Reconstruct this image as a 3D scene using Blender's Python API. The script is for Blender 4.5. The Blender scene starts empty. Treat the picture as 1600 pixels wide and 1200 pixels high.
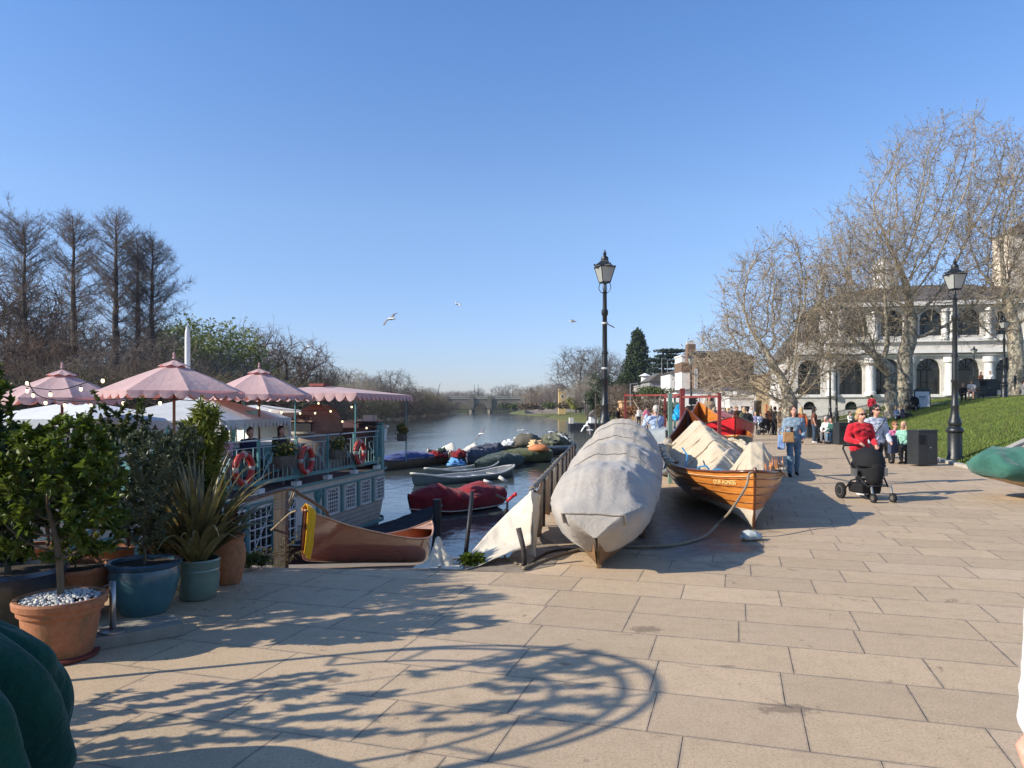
import bpy, bmesh, math, random
import numpy as np
from mathutils import Vector, Matrix, noise
R = math.radians; PI = math.pi
sc = bpy.context.scene
C = sc.collection
random.seed(7)
# ---------------------------------------------------------------- camera, light, exposure
F, HY, H = 1155.0, 637.0, 1.7
cam_d = bpy.data.cameras.new('camera'); cam = bpy.data.objects.new('camera', cam_d); C.objects.link(cam)
cam.location = (0, 0, H); cam.rotation_euler = (R(90), 0, 0)
cam_d.sensor_width = 36; cam_d.lens = 36*F/1600; cam_d.shift_y = (HY-600)/1600
cam_d.clip_start = 0.05; cam_d.clip_end = 9000
sc.camera = cam
SUN_EL, SH_ANG = 29.0, 17.0            # elevation; shadows run along +X turned this much towards +Y
w = bpy.data.worlds.new('World'); sc.world = w; w.use_nodes = True
nt = w.node_tree; nt.nodes.clear()
sky = nt.nodes.new('ShaderNodeTexSky'); sky.sky_type = 'NISHITA'; sky.sun_disc = False
sky.sun_elevation = R(SUN_EL); sky.sun_rotation = R(270-SH_ANG)
sky.air_density = 1.0; sky.dust_density = 0.3; sky.ozone_density = 6.0; sky.altitude = 10
bg = nt.nodes.new('ShaderNodeBackground'); bg.inputs[1].default_value = 0.108
wo = nt.nodes.new('ShaderNodeOutputWorld')
_tc = nt.nodes.new('ShaderNodeTexCoord'); _sp = nt.nodes.new('ShaderNodeSeparateXYZ'); _cr = nt.nodes.new('ShaderNodeValToRGB'); _mx = nt.nodes.new('ShaderNodeMix')
_mx.data_type = 'RGBA'; _mx.blend_type = 'MULTIPLY'; _mx.inputs[0].default_value = 1   # hazy spring sky: milder blue low down, deeper above
nt.links.new(_tc.outputs['Generated'], _sp.inputs[0]); nt.links.new(_sp.outputs[2], _cr.inputs[0])
e = _cr.color_ramp.elements; e[0].position = 0.0; e[0].color = (1.0, .90, 1.02, 1); e[1].position = .45; e[1].color = (1.24, 1.36, 1.50, 1)
_k = e.new(.10); _k.color = (1.25, 1.12, 1.22, 1); _k = e.new(.25); _k.color = (1.5, 1.36, 1.34, 1)
nt.links.new(sky.outputs[0], _mx.inputs[6]); nt.links.new(_cr.outputs[0], _mx.inputs[7]); nt.links.new(_mx.outputs[2], bg.inputs[0]); nt.links.new(bg.outputs[0], wo.inputs[0])
sd = bpy.data.lights.new('sun', 'SUN'); sd.energy = 5.0; sd.angle = R(0.53); sd.color = (1.0, 0.915, 0.785)
so = bpy.data.objects.new('sun', sd); C.objects.link(so)
_l = Vector((math.cos(R(SH_ANG))*math.cos(R(SUN_EL)), math.sin(R(SH_ANG))*math.cos(R(SUN_EL)), -math.sin(R(SUN_EL))))
so.rotation_euler = _l.to_track_quat('-Z', 'Y').to_euler()
sc.view_settings.view_transform = 'Standard'; sc.view_settings.look = 'None'
sc.view_settings.gamma = 1.0; sc.view_settings.exposure = 0.47
sc.cycles.max_bounces = 6; sc.cycles.transparent_max_bounces = 8
sc.cycles.use_denoising = True
sc.cycles.sample_clamp_indirect = 6

def at(px, py, Y): return Vector(((px-800)/F*Y, Y, H-(py-HY)/F*Y))
def gnd(px, py, z=0.0):
    Y = (H-z)*F/(py-HY); return Vector(((px-800)/F*Y, Y, z))
def lerp(a, b, t): return a+(b-a)*t
def clamp(v, a=0., b=1.): return max(a, min(b, v))
def sm(t): t = clamp(t); return t*t*(3-2*t)
def interp(tab, t):
    if t <= tab[0][0]: return tab[0][1]
    for (a, va), (b, vb) in zip(tab, tab[1:]):
        if t <= b: return lerp(va, vb, (t-a)/(b-a))
    return tab[-1][1]
def sinterp(tab, t):
    "smooth (catmull-rom) table lookup"
    n = len(tab)
    if t <= tab[0][0]: return tab[0][1]
    if t >= tab[-1][0]: return tab[-1][1]
    for i in range(n-1):
        if t <= tab[i+1][0]:
            a, va = tab[i]; b, vb = tab[i+1]
            ma = (vb-tab[max(i-1, 0)][1])/(b-tab[max(i-1, 0)][0]) if i > 0 else (vb-va)/(b-a)
            mb = (tab[min(i+2, n-1)][1]-va)/(tab[min(i+2, n-1)][0]-a)
            u = (t-a)/(b-a); d = b-a
            return (2*u**3-3*u*u+1)*va+(u**3-2*u*u+u)*d*ma+(-2*u**3+3*u*u)*vb+(u**3-u*u)*d*mb

# ---------------------------------------------------------------- materials
_mats = {}
def mat(name, col, rough=0.8, var=0.12, scale=6.0, bump=0.0, bscale=40.0, metal=0.0, spec=0.35, col2=None, trans=0.0, sheen=0.0, coat=0.0, stretch=None):
    if name in _mats: return _mats[name]
    m = bpy.data.materials.new(name); m.use_nodes = True; _mats[name] = m
    n = m.node_tree.nodes; l = m.node_tree.links; b = n['Principled BSDF']
    b.inputs['Roughness'].default_value = rough; b.inputs['Metallic'].default_value = metal
    b.inputs['Specular IOR Level'].default_value = spec
    if coat: b.inputs['Coat Weight'].default_value = coat; b.inputs['Coat Roughness'].default_value = 0.08
    tc = n.new('ShaderNodeTexCoord'); co = tc.outputs['Object']
    if stretch:
        mp = n.new('ShaderNodeMapping'); mp.inputs['Scale'].default_value = stretch; l.new(co, mp.inputs[0]); co = mp.outputs[0]
    nz = n.new('ShaderNodeTexNoise'); nz.inputs['Scale'].default_value = scale; nz.inputs['Detail'].default_value = 6; nz.inputs['Roughness'].default_value = 0.65
    l.new(co, nz.inputs['Vector'])
    mx = n.new('ShaderNodeMix'); mx.data_type = 'RGBA'
    rp = n.new('ShaderNodeMapRange'); rp.inputs[1].default_value = 0.3; rp.inputs[2].default_value = 0.7
    l.new(nz.outputs['Fac'], rp.inputs[0]); l.new(rp.outputs[0], mx.inputs[0])
    c2 = col2 if col2 else tuple(c*(1+var) for c in col)
    c1 = col if col2 else tuple(c*(1-var) for c in col)
    mx.inputs[6].default_value = (*c1, 1); mx.inputs[7].default_value = (*c2, 1)
    l.new(mx.outputs[2], b.inputs['Base Color'])
    if bump:
        n2 = n.new('ShaderNodeTexNoise'); n2.inputs['Scale'].default_value = bscale; n2.inputs['Detail'].default_value = 5
        l.new(co, n2.inputs['Vector'])
        bp = n.new('ShaderNodeBump'); bp.inputs['Strength'].default_value = bump; bp.inputs['Distance'].default_value = 0.02
        l.new(n2.outputs['Fac'], bp.inputs['Height']); l.new(bp.outputs[0], b.inputs['Normal'])
    if trans:
        tr = n.new('ShaderNodeBsdfTranslucent'); ms = n.new('ShaderNodeMixShader'); ms.inputs[0].default_value = trans
        l.new(mx.outputs[2], tr.inputs[0]); l.new(b.outputs[0], ms.inputs[1]); l.new(tr.outputs[0], ms.inputs[2])
        l.new(ms.outputs[0], n['Material Output'].inputs[0])
    if sheen: b.inputs['Sheen Weight'].default_value = sheen
    return m
class NT:
    "tiny node builder"
    def __init__(s, name):
        s.m = bpy.data.materials.new(name); s.m.use_nodes = True; s.n = s.m.node_tree.nodes; s.l = s.m.node_tree.links
        s.b = s.n['Principled BSDF']; s.tc = s.n.new('ShaderNodeTexCoord')
    def math(s, op, a, b=None, c=None):
        x = s.n.new('ShaderNodeMath'); x.operation = op
        for i, v in enumerate((a, b, c)):
            if v is None: continue
            if isinstance(v, (int, float)): x.inputs[i].default_value = v
            else: s.l.new(v, x.inputs[i])
        return x.outputs[0]
    def noise(s, vec, scale, detail=5, rough=.6, dist=0.):
        x = s.n.new('ShaderNodeTexNoise'); x.inputs['Scale'].default_value = scale; x.inputs['Detail'].default_value = detail
        x.inputs['Roughness'].default_value = rough; x.inputs['Distortion'].default_value = dist; s.l.new(vec, x.inputs['Vector']); return x.outputs['Fac']
    def ramp(s, v, a, b, lo=0., hi=1.):
        x = s.n.new('ShaderNodeMapRange'); s.l.new(v, x.inputs[0])
        for i, q in enumerate((a, b, lo, hi)): x.inputs[i+1].default_value = q
        return x.outputs[0]
    def mix(s, f, a, b, mode='MIX'):
        x = s.n.new('ShaderNodeMix'); x.data_type = 'RGBA'; x.blend_type = mode
        if isinstance(f, (int, float)): x.inputs[0].default_value = f
        else: s.l.new(f, x.inputs[0])
        for i, v in ((6, a), (7, b)):
            if isinstance(v, tuple): x.inputs[i].default_value = (*v[:3], 1)
            else: s.l.new(v, x.inputs[i])
        return x.outputs[2]
    def mapping(s, scale=(1, 1, 1), rot=(0, 0, 0), loc=(0, 0, 0), src='Object'):
        x = s.n.new('ShaderNodeMapping'); s.l.new(s.tc.outputs[src], x.inputs[0])
        x.inputs['Scale'].default_value = scale; x.inputs['Rotation'].default_value = rot; x.inputs['Location'].default_value = loc
        return x.outputs[0]
    def sep(s, v):
        x = s.n.new('ShaderNodeSeparateXYZ'); s.l.new(v, x.inputs[0]); return x.outputs
    def comb(s, a, b, c=0.):
        x = s.n.new('ShaderNodeCombineXYZ')
        for i, v in enumerate((a, b, c)):
            if isinstance(v, (int, float)): x.inputs[i].default_value = v
            else: s.l.new(v, x.inputs[i])
        return x.outputs[0]
    def bump(s, h, strength, dist=.02):
        x = s.n.new('ShaderNodeBump'); x.inputs['Strength'].default_value = strength; x.inputs['Distance'].default_value = dist
        s.l.new(h, x.inputs['Height']); s.l.new(x.outputs[0], s.b.inputs['Normal'])
    def out(s, col=None, rough=None):
        if col is not None: s.l.new(col, s.b.inputs['Base Color'])
        if rough is not None:
            if isinstance(rough, (int, float)): s.b.inputs['Roughness'].default_value = rough
            else: s.l.new(rough, s.b.inputs['Roughness'])
        return s.m

# ---------------------------------------------------------------- mesh building
class MB:
    def __init__(s): s.v = []; s.f = []
    def add(s, vs, fs):
        o = len(s.v); s.v.extend([tuple(v) for v in vs]); s.f.extend([tuple(i+o for i in f) for f in fs]); return s
    def quad(s, a, b, c, d): return s.add((a, b, c, d), ((0, 1, 2, 3),))
    def box(s, c, size, rz=0., rot=None, taper=1.0):
        M = rot if rot is not None else Matrix.Rotation(rz, 3, 'Z')
        hx, hy, hz = size[0]/2, size[1]/2, size[2]/2; c = Vector(c)
        vs = [c+M@Vector((x*hx*(taper if z > 0 else 1), y*hy*(taper if z > 0 else 1), z*hz)) for z in (-1, 1) for y in (-1, 1) for x in (-1, 1)]
        return s.add(vs, ((0, 2, 3, 1), (4, 5, 7, 6), (0, 1, 5, 4), (2, 6, 7, 3), (0, 4, 6, 2), (1, 3, 7, 5)))
    def box2(s, a, b):
        a = Vector(a); b = Vector(b); return s.box((a+b)/2, [abs(x) for x in (b-a)])
    def bar(s, a, b, wd, hd=None):
        "rectangular bar from a to b"
        a = Vector(a); b = Vector(b); d = b-a; hd = hd or wd
        q = d.to_track_quat('Y', 'Z').to_matrix()
        return s.box((a+b)/2, (wd, d.length, hd), rot=q)
    def tube(s, pts, rad, n=8, cap=True, closed=False):
        pts = [Vector(p) for p in pts]; m = len(pts)
        if not hasattr(rad, '__len__'): rad = [rad]*m
        vs = []; up = None
        for i, p in enumerate(pts):
            if closed: d = pts[(i+1) % m]-pts[i-1]
            else: d = pts[min(i+1, m-1)]-pts[max(i-1, 0)]
            if d.length < 1e-9: d = Vector((0, 0, 1))
            d.normalize()
            if up is None: up = d.orthogonal().normalized()
            else:
                up = up-d*up.dot(d)
                up = up.normalized() if up.length > 1e-6 else d.orthogonal().normalized()
            sd_ = d.cross(up)
            for k in range(n):
                a = 2*PI*k/n; vs.append(p+(up*math.cos(a)+sd_*math.sin(a))*rad[i])
        fs = []
        for i in range(m if closed else m-1):
            j = (i+1) % m
            for k in range(n): fs.append((i*n+k, i*n+(k+1) % n, j*n+(k+1) % n, j*n+k))
        if cap and not closed: fs.append(tuple(range(n-1, -1, -1))); fs.append(tuple((m-1)*n+k for k in range(n)))
        return s.add(vs, fs)
    def lathe(s, prof, c=(0, 0, 0), n=20, sx=1., sy=1., cap=True):
        "prof: (radius, z) from bottom to top"
        c = Vector(c); vs = []; m = len(prof)
        for r, z in prof:
            for k in range(n):
                a = 2*PI*k/n; vs.append(c+Vector((math.cos(a)*r*sx, math.sin(a)*r*sy, z)))
        fs = [(i*n+k, i*n+(k+1) % n, (i+1)*n+(k+1) % n, (i+1)*n+k) for i in range(m-1) for k in range(n)]
        if cap: fs.append(tuple(range(n-1, -1, -1))); fs.append(tuple((m-1)*n+k for k in range(n)))
        return s.add(vs, fs)
    def loft(s, secs, closed=False, cap=False):
        n = len(secs[0]); vs = [p for q in secs for p in q]; fs = []
        kk = n if closed else n-1
        for i in range(len(secs)-1):
            for k in range(kk): fs.append((i*n+k, i*n+(k+1) % n, (i+1)*n+(k+1) % n, (i+1)*n+k))
        if cap: fs.append(tuple(range(n-1, -1, -1))); fs.append(tuple((len(secs)-1)*n+k for k in range(n)))
        return s.add(vs, fs)
    def ball(s, c, r, n=10, sc_=(1, 1, 1), rot=None):
        c = Vector(c); m = max(4, n//2+1); vs = []; fs = []
        for i in range(m+1):
            t = PI*i/m
            for k in range(n):
                a = 2*PI*k/n; p = Vector((math.sin(t)*math.cos(a)*sc_[0], math.sin(t)*math.sin(a)*sc_[1], math.cos(t)*sc_[2]))*r
                vs.append(c+(rot@p if rot else p))
        for i in range(m):
            for k in range(n): fs.append((i*n+k, (i+1)*n+k, (i+1)*n+(k+1) % n, i*n+(k+1) % n))
        return s.add(vs, fs)
    def capsule(s, a, b, ra, rb, n=10):
        "closed tapered capsule, good for voxel union"
        a = Vector(a); b = Vector(b); d = (b-a); L = d.length
        if L < 1e-6: return s.ball(a, ra, n)
        d /= L; pts = []; rr = []
        for t in (0.02, .35, .75): pts.append(a-d*ra*math.cos(t*PI/2)); rr.append(ra*math.sin(t*PI/2))
        pts.append(a); rr.append(ra); pts.append(b); rr.append(rb)
        for t in (.75, .35, 0.02): pts.append(b+d*rb*math.cos(t*PI/2)); rr.append(rb*math.sin(t*PI/2))
        return s.tube(pts, rr, n)
    def prism(s, poly, z0, z1):
        n = len(poly); vs = [(p[0], p[1], z0) for p in poly]+[(p[0], p[1], z1) for p in poly]
        fs = [(i, (i+1) % n, n+(i+1) % n, n+i) for i in range(n)]+[tuple(range(n-1, -1, -1)), tuple(range(n, 2*n))]
        return s.add(vs, fs)
    def build(s, name, m, parent=None, smooth=False, loc=None, rz=0., bevel=0., **props):
        me = bpy.data.meshes.new(name); me.from_pydata(s.v, [], s.f); me.update()
        o = bpy.data.objects.new(name, me); C.objects.link(o)
        if m: me.materials.append(m)
        if smooth == 'auto':
            me.shade_smooth(); me.set_sharp_from_angle(angle=R(38))
        elif smooth: me.shade_smooth()
        if parent is not None: o.parent = parent
        if loc is not None: o.location = loc
        if rz: o.rotation_euler = (0, 0, rz)
        if bevel:
            b = o.modifiers.new('bevel', 'BEVEL'); b.width = bevel; b.segments = 2; b.limit_method = 'ANGLE'
        for k, v in props.items(): o[k] = v
        return o
def npmesh(name, verts, quads, m, parent=None, smooth=False, tris=None):
    "fast mesh from numpy arrays"
    me = bpy.data.meshes.new(name)
    nv = len(verts); me.vertices.add(nv); me.vertices.foreach_set('co', np.asarray(verts, np.float32).ravel())
    nq = 0 if quads is None else len(quads); ntq = 0 if tris is None else len(tris)
    li = np.concatenate(([] if nq == 0 else [np.asarray(quads).ravel()])+([] if ntq == 0 else [np.asarray(tris).ravel()]))
    ls = np.concatenate([np.arange(nq)*4, nq*4+np.arange(ntq)*3]); 
    me.loops.add(len(li)); me.loops.foreach_set('vertex_index', li.astype(np.int32))
    me.polygons.add(nq+ntq); me.polygons.foreach_set('loop_start', ls.astype(np.int32))
    me.update(calc_edges=True); me.validate()
    if m: me.materials.append(m)
    if smooth: me.shade_smooth()
    o = bpy.data.objects.new(name, me); C.objects.link(o)
    if parent is not None: o.parent = parent
    return o
def thing(name, label, cat, loc=(0, 0, 0), rz=0., group=None):
    o = bpy.data.objects.new(name, None); C.objects.link(o); o.location = loc; o.rotation_euler = (0, 0, rz)
    o.empty_display_size = .2; o['label'] = label; o['category'] = cat
    if group: o['group'] = group
    return o
def tag(o, label, cat, group=None):
    o['label'] = label; o['category'] = cat
    if group: o['group'] = group
    return o
def struct(o, kind='structure', label=None, cat=None):
    o['kind'] = kind
    if label: o['label'] = label
    if cat: o['category'] = cat
    return o
def copy_tree(o, loc=None, rz=None, label=None, scale=None, parent=None, group=None):
    c = o.copy(); C.objects.link(c)
    if parent is not None: c.parent = parent
    if loc is not None: c.location = loc
    if rz is not None: c.rotation_euler = (0, 0, rz)
    if scale is not None: c.scale = scale if hasattr(scale, '__len__') else (scale,)*3
    if label: c['label'] = label
    if group: c['group'] = group
    for ch in [x for x in o.children]: copy_tree(ch, parent=c)
    return c
def fuse(mb, name, m, parent, voxel=.02, smooth_it=4, smooth=True, fn=None, loc=None, rz=0.):
    "voxel-union of overlapping closed pieces into one continuous skin"
    me = bpy.data.meshes.new(name+'_src'); me.from_pydata(mb.v, [], mb.f); me.update()
    o = bpy.data.objects.new(name, me); tmp = bpy.data.scenes.new('tmp'); tmp.collection.objects.link(o)
    r = o.modifiers.new('r', 'REMESH'); r.mode = 'VOXEL'; r.voxel_size = voxel; r.adaptivity = 0
    if smooth_it:
        q = o.modifiers.new('s', 'SMOOTH'); q.factor = .5; q.iterations = smooth_it
    with bpy.context.temp_override(scene=tmp, view_layer=tmp.view_layers[0]):
        dg = bpy.context.evaluated_depsgraph_get(); ev = o.evaluated_get(dg); nm = bpy.data.meshes.new_from_object(ev, depsgraph=dg)
    nm.name = name; bpy.data.scenes.remove(tmp); C.objects.link(o)
    o.modifiers.clear(); o.data = nm; bpy.data.meshes.remove(me)
    if fn:
        n_ = len(nm.vertices); co = np.zeros(n_*3, np.float32); no = np.zeros(n_*3, np.float32); nm.vertices.foreach_get('co', co); nm.vertices.foreach_get('normal', no)
        co = co.reshape(-1, 3); no = no.reshape(-1, 3); nm.vertices.foreach_set('co', np.array([tuple(fn(Vector(a), Vector(b))) for a, b in zip(co, no)], np.float32).ravel()); nm.update()
    nm.materials.clear(); nm.materials.append(m)
    if smooth: nm.shade_smooth()
    if parent is not None: o.parent = parent
    if loc is not None: o.location = loc
    o.rotation_euler = (0, 0, rz)
    return o
def text(name, s, m, parent, size=.1, loc=(0, 0, 0), rot=(0, 0, 0), extrude=.002, align='CENTER', sx=1., arc=0.):
    cu = bpy.data.curves.new(name, 'FONT'); cu.body = s; cu.size = size; cu.extrude = extrude; cu.align_x = align; cu.align_y = 'CENTER'
    o = bpy.data.objects.new(name, cu); C.objects.link(o)
    dg = bpy.context.evaluated_depsgraph_get(); me = bpy.data.meshes.new_from_object(o.evaluated_get(dg), depsgraph=dg)
    bpy.data.objects.remove(o); bpy.data.curves.remove(cu)
    for v in me.vertices:
        v.co.x *= sx
        if arc: v.co.y -= arc*v.co.x**2
    me.materials.clear(); me.materials.append(m); me.name = name
    o = bpy.data.objects.new(name, me); C.objects.link(o); o.location = loc; o.rotation_euler = rot
    if parent is not None: o.parent = parent
    return o

def drape(nx, ny, size, pos, coll, floor, steps=160, rot=0., pin=None, seed=1, excess=1.0, rough=.02, sub=6, damp=.96, fric=.55):
    """small position-based cloth: a sheet falls over colliders and is returned as (verts, quads).
    coll: ellipsoids (cx,cy,cz,rx,ry,rz); floor: f(x,y arrays)->z; pin: {(i,j):(x,y,z)}"""
    rs = np.random.RandomState(seed); W_, H_ = size
    u, v = np.meshgrid(np.linspace(-.5, .5, nx), np.linspace(-.5, .5, ny), indexing='ij')
    x = u*W_/excess; y = v*H_/excess; c, s_ = math.cos(rot), math.sin(rot)
    P = np.stack([pos[0]+x*c-y*s_, pos[1]+x*s_+y*c, pos[2]+rs.randn(nx, ny)*rough+.04*np.sin(u*17+seed)*np.cos(v*13)], -1)
    V = np.zeros_like(P); rx, ry = W_/(nx-1), H_/(ny-1)
    cons = []
    def C_(sa, sb, r, k): cons.append((sa, sb, r, k))
    S = slice
    for o in (0, 1):
        a = (S(o, nx-1, 2), S(None)); b = (S(o+1, nx, 2), S(None)); C_(a, b, rx, .5)
        a = (S(None), S(o, ny-1, 2)); b = (S(None), S(o+1, ny, 2)); C_(a, b, ry, .5)
    dg = math.hypot(rx, ry)
    for o in (0, 1):
        C_((S(o, nx-1, 2), S(0, ny-1)), (S(o+1, nx, 2), S(1, ny)), dg, .22); C_((S(o, nx-1, 2), S(1, ny)), (S(o+1, nx, 2), S(0, ny-1)), dg, .22)
    for o in range(3):
        m = (nx-o-2+2)//3
        ia = np.arange(o, nx-2, 3); C_((ia, S(None)), (ia+2, S(None)), 2*rx, .06)
        ja = np.arange(o, ny-2, 3); C_((S(None), ja), (S(None), ja+2), 2*ry, .06)
    for st in range(steps):
        V[..., 2] -= .0035; V *= damp; Q = P.copy(); P = P+V
        for it in range(sub):
            for a, b, r, k in cons:
                A_ = P[a]; B_ = P[b]; n = min(A_.shape[0], B_.shape[0]); d = B_-A_; L = np.linalg.norm(d, axis=-1, keepdims=True)+1e-9
                f = d*((L-r)/L)*k; f = np.where(L < r, f*.55, f); P[a] = A_+f; P[b] = B_-f
            if pin:
                for (i, j), q in pin.items(): P[i, j] = q
            for (cx, cy, cz, ax, ay, az) in coll:
                d = (P-np.array([cx, cy, cz]))/np.array([ax, ay, az]); L = np.linalg.norm(d, axis=-1, keepdims=True)
                hit = L < 1; 
                if hit.any():
                    P = np.where(hit, np.array([cx, cy, cz])+d/np.maximum(L, 1e-6)*np.array([ax, ay, az]), P)
                    if it == sub-1: P = np.where(hit, Q+(P-Q)*np.array([1-fric, 1-fric, 1.]), P)
            fz = floor(P[..., 0], P[..., 1]); low = P[..., 2] < fz
            P[..., 2] = np.where(low, fz, P[..., 2])
            if it == sub-1: P[..., 0] = np.where(low, Q[..., 0]+(P[..., 0]-Q[..., 0])*.4, P[..., 0]); P[..., 1] = np.where(low, Q[..., 1]+(P[..., 1]-Q[..., 1])*.4, P[..., 1])
        V = P-Q; sp = np.linalg.norm(V, axis=-1, keepdims=True); V = V*np.minimum(1, .05/np.maximum(sp, 1e-6))
    idx = np.arange(nx*ny).reshape(nx, ny); q = np.stack([idx[:-1, :-1], idx[1:, :-1], idx[1:, 1:], idx[:-1, 1:]], -1).reshape(-1, 4)
    return P.reshape(-1, 3), q
def cloth(name, m, parent, *a, thick=.006, sub=True, **k):
    cr = k.pop('crease', .0)
    V, q = drape(*a, **k)
    if cr:
        for i in range(len(V)):
            p = Vector(V[i]); w1 = noise.noise(Vector((p.x*2.6+p.z, p.y*2.0, p.z*2.2)))
            d = (1-abs(noise.noise(Vector((p.x*2.2+w1*2.2, p.y*6.5+w1, p.z*1.6+3))))*2.6)*cr+noise.noise(Vector((p.x*7, p.y*13, p.z*6)))*cr*.22-(1-abs(noise.noise(Vector((p.x*1.5+9, p.y*3.1, w1))))*3)*cr*.6
            V[i] = (p.x+d*.35, p.y-d*.5, p.z+d)
    o = npmesh(name, V, q, m, parent, smooth=True)
    if sub: s_ = o.modifiers.new('sub', 'SUBSURF'); s_.levels = s_.render_levels = 1
    t = o.modifiers.new('t', 'SOLIDIFY'); t.thickness = thick
    return o
# ================================================================ THE SETTING
WZ = -2.3                                   # water level
QA = R(16.9)                                # paving turned this much
def paving_mat():
    t = NT('paving'); v = t.mapping(rot=(0, 0, QA)); s = t.sep(v)   # rotates coords so y runs along the quay
    row = t.math('FLOOR', t.math('DIVIDE', s[1], 0.56)); fv = t.math('FRACT', t.math('DIVIDE', s[1], 0.56))
    wn = t.n.new('ShaderNodeTexWhiteNoise'); wn.noise_dimensions = '1D'; t.l.new(row, wn.inputs['W'])
    W = t.math('ADD', t.math('DIVIDE', s[0], 0.84), t.math('MULTIPLY', wn.outputs['Value'], 57.3))
    def vor(feature):
        x = t.n.new('ShaderNodeTexVoronoi'); x.voronoi_dimensions = '1D'; x.feature = feature; x.inputs['Scale'].default_value = 1.0
        x.inputs['Randomness'].default_value = 0.42; t.l.new(W, x.inputs['W']); return x
    de = vor('DISTANCE_TO_EDGE').outputs['Distance']; fc = vor('F1').outputs['Color']
    wob = t.noise(t.tc.outputs['Object'], 9, 3)
    ju = t.math('LESS_THAN', de, t.ramp(wob, .3, .7, .0018, .0042))
    dv = t.math('MINIMUM', fv, t.math('SUBTRACT', 1.0, fv)); jv = t.math('LESS_THAN', dv, t.ramp(wob, .3, .7, .0022, .0048))
    joint = t.math('MAXIMUM', ju, jv)
    O = t.tc.outputs['Object']
    spk = t.noise(O, 120, 3, .85); grit = t.noise(O, 55, 5, .75); cloud = t.noise(O, 1.1, 6, .65); mid = t.noise(O, 7, 5, .7)
    fcs = t.sep(fc)
    base = t.mix(t.ramp(fcs[0], 0, 1), (0.416, 0.303, 0.189), (0.548, 0.406, 0.252))
    base = t.mix(t.ramp(fcs[1], .75, 1, 0, .3), base, (0.416, 0.334, 0.220))
    base = t.mix(t.ramp(spk, .50, .60, 0, .75), base, (0.693, 0.530, 0.341))
    base = t.mix(t.ramp(grit, .5, .66, 0, .7), base, (0.264, 0.194, 0.124))
    base = t.mix(t.ramp(mid, .46, .7, 0, .34), base, (0.298, 0.218, 0.137))
    base = t.mix(t.ramp(cloud, .5, .72, 0, .38), base, (0.347, 0.258, 0.162))
    st = t.noise(O, 2.6, 4, .6, 1.5); base = t.mix(t.ramp(st, .655, .70, 0, .6), base, (0.166, 0.117, 0.076))   # old spills
    vs = t.n.new('ShaderNodeTexVoronoi'); vs.inputs['Scale'].default_value = 3.1; t.l.new(O, vs.inputs['Vector'])
    gum = t.math('LESS_THAN', vs.outputs['Distance'], .055); base = t.mix(t.math('MULTIPLY', gum, .45), base, (0.181, 0.136, 0.088))
    slab = t.sep(fc)[2]; base = t.mix(t.ramp(slab, .55, 1, 0, .08), base, (0.215, 0.167, 0.152)); base = t.mix(t.ramp(slab, 0, .3, .10, 0), base, (0.500, 0.389, 0.351))
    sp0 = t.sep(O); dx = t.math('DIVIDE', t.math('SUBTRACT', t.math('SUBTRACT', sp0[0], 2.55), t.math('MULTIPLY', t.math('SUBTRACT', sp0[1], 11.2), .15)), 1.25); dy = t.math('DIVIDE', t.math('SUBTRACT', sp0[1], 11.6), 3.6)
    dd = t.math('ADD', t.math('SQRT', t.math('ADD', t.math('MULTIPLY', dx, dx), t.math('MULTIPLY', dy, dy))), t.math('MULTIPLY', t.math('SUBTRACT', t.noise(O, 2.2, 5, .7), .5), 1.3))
    for sx, sy, rx, ry in ((1.03, 5.67, .17, .12), (1.55, 4.17, .24, .10), (-1.1, 4.6, .08, .05), (.35, 4.9, .05, .04)):    # food and drink spills
        ex = t.math('DIVIDE', t.math('SUBTRACT', sp0[0], sx), rx); ey = t.math('DIVIDE', t.math('SUBTRACT', sp0[1], sy), ry)
        ed = t.math('ADD', t.math('SQRT', t.math('ADD', t.math('MULTIPLY', ex, ex), t.math('MULTIPLY', ey, ey))), t.math('MULTIPLY', t.math('SUBTRACT', t.noise(O, 16, 5, .75), .5), 2.6))
        base = t.mix(t.ramp(ed, .45, .85, .55, 0), base, (.105, .075, .05))
    damp = t.ramp(dd, .75, 1.05, .8, 0); base = t.mix(damp, base, (.045, .04, .036))      # wet ground round the boats, painted darker to deepen their shade
    # darker moss and grime beside the joints
    gr = t.math('MAXIMUM', t.math('LESS_THAN', de, .016), t.math('LESS_THAN', dv, .03))
    base = t.mix(t.math('MULTIPLY', gr, t.ramp(mid, .4, .7, .12, .5)), base, (.20, .175, .145))
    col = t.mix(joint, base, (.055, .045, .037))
    hgt = t.math('SUBTRACT', t.math('ADD', t.math('MULTIPLY', grit, .25), t.math('MULTIPLY', spk, .16)), joint)
    t.bump(hgt, .55, .006)
    t.b.inputs['Specular IOR Level'].default_value = .3
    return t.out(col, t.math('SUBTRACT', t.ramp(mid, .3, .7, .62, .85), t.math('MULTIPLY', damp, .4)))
def grass_mat(name, a, b, c):
    t = NT(name); O = t.tc.outputs['Object']
    n1 = t.noise(O, 1.2, 6, .7); n2 = t.noise(O, 14, 6, .8); n3 = t.noise(O, .25, 4)
    col = t.mix(t.ramp(n2, .35, .65), a, b); col = t.mix(t.ramp(n1, .42, .68, 0, .75), col, c)
    col = t.mix(t.ramp(n3, .45, .65, 0, .35), col, tuple(x*1.3 for x in b))
    t.bump(n2, 1.0, .12); t.b.inputs['Specular IOR Level'].default_value = .15
    return t.out(col, .95)
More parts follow.
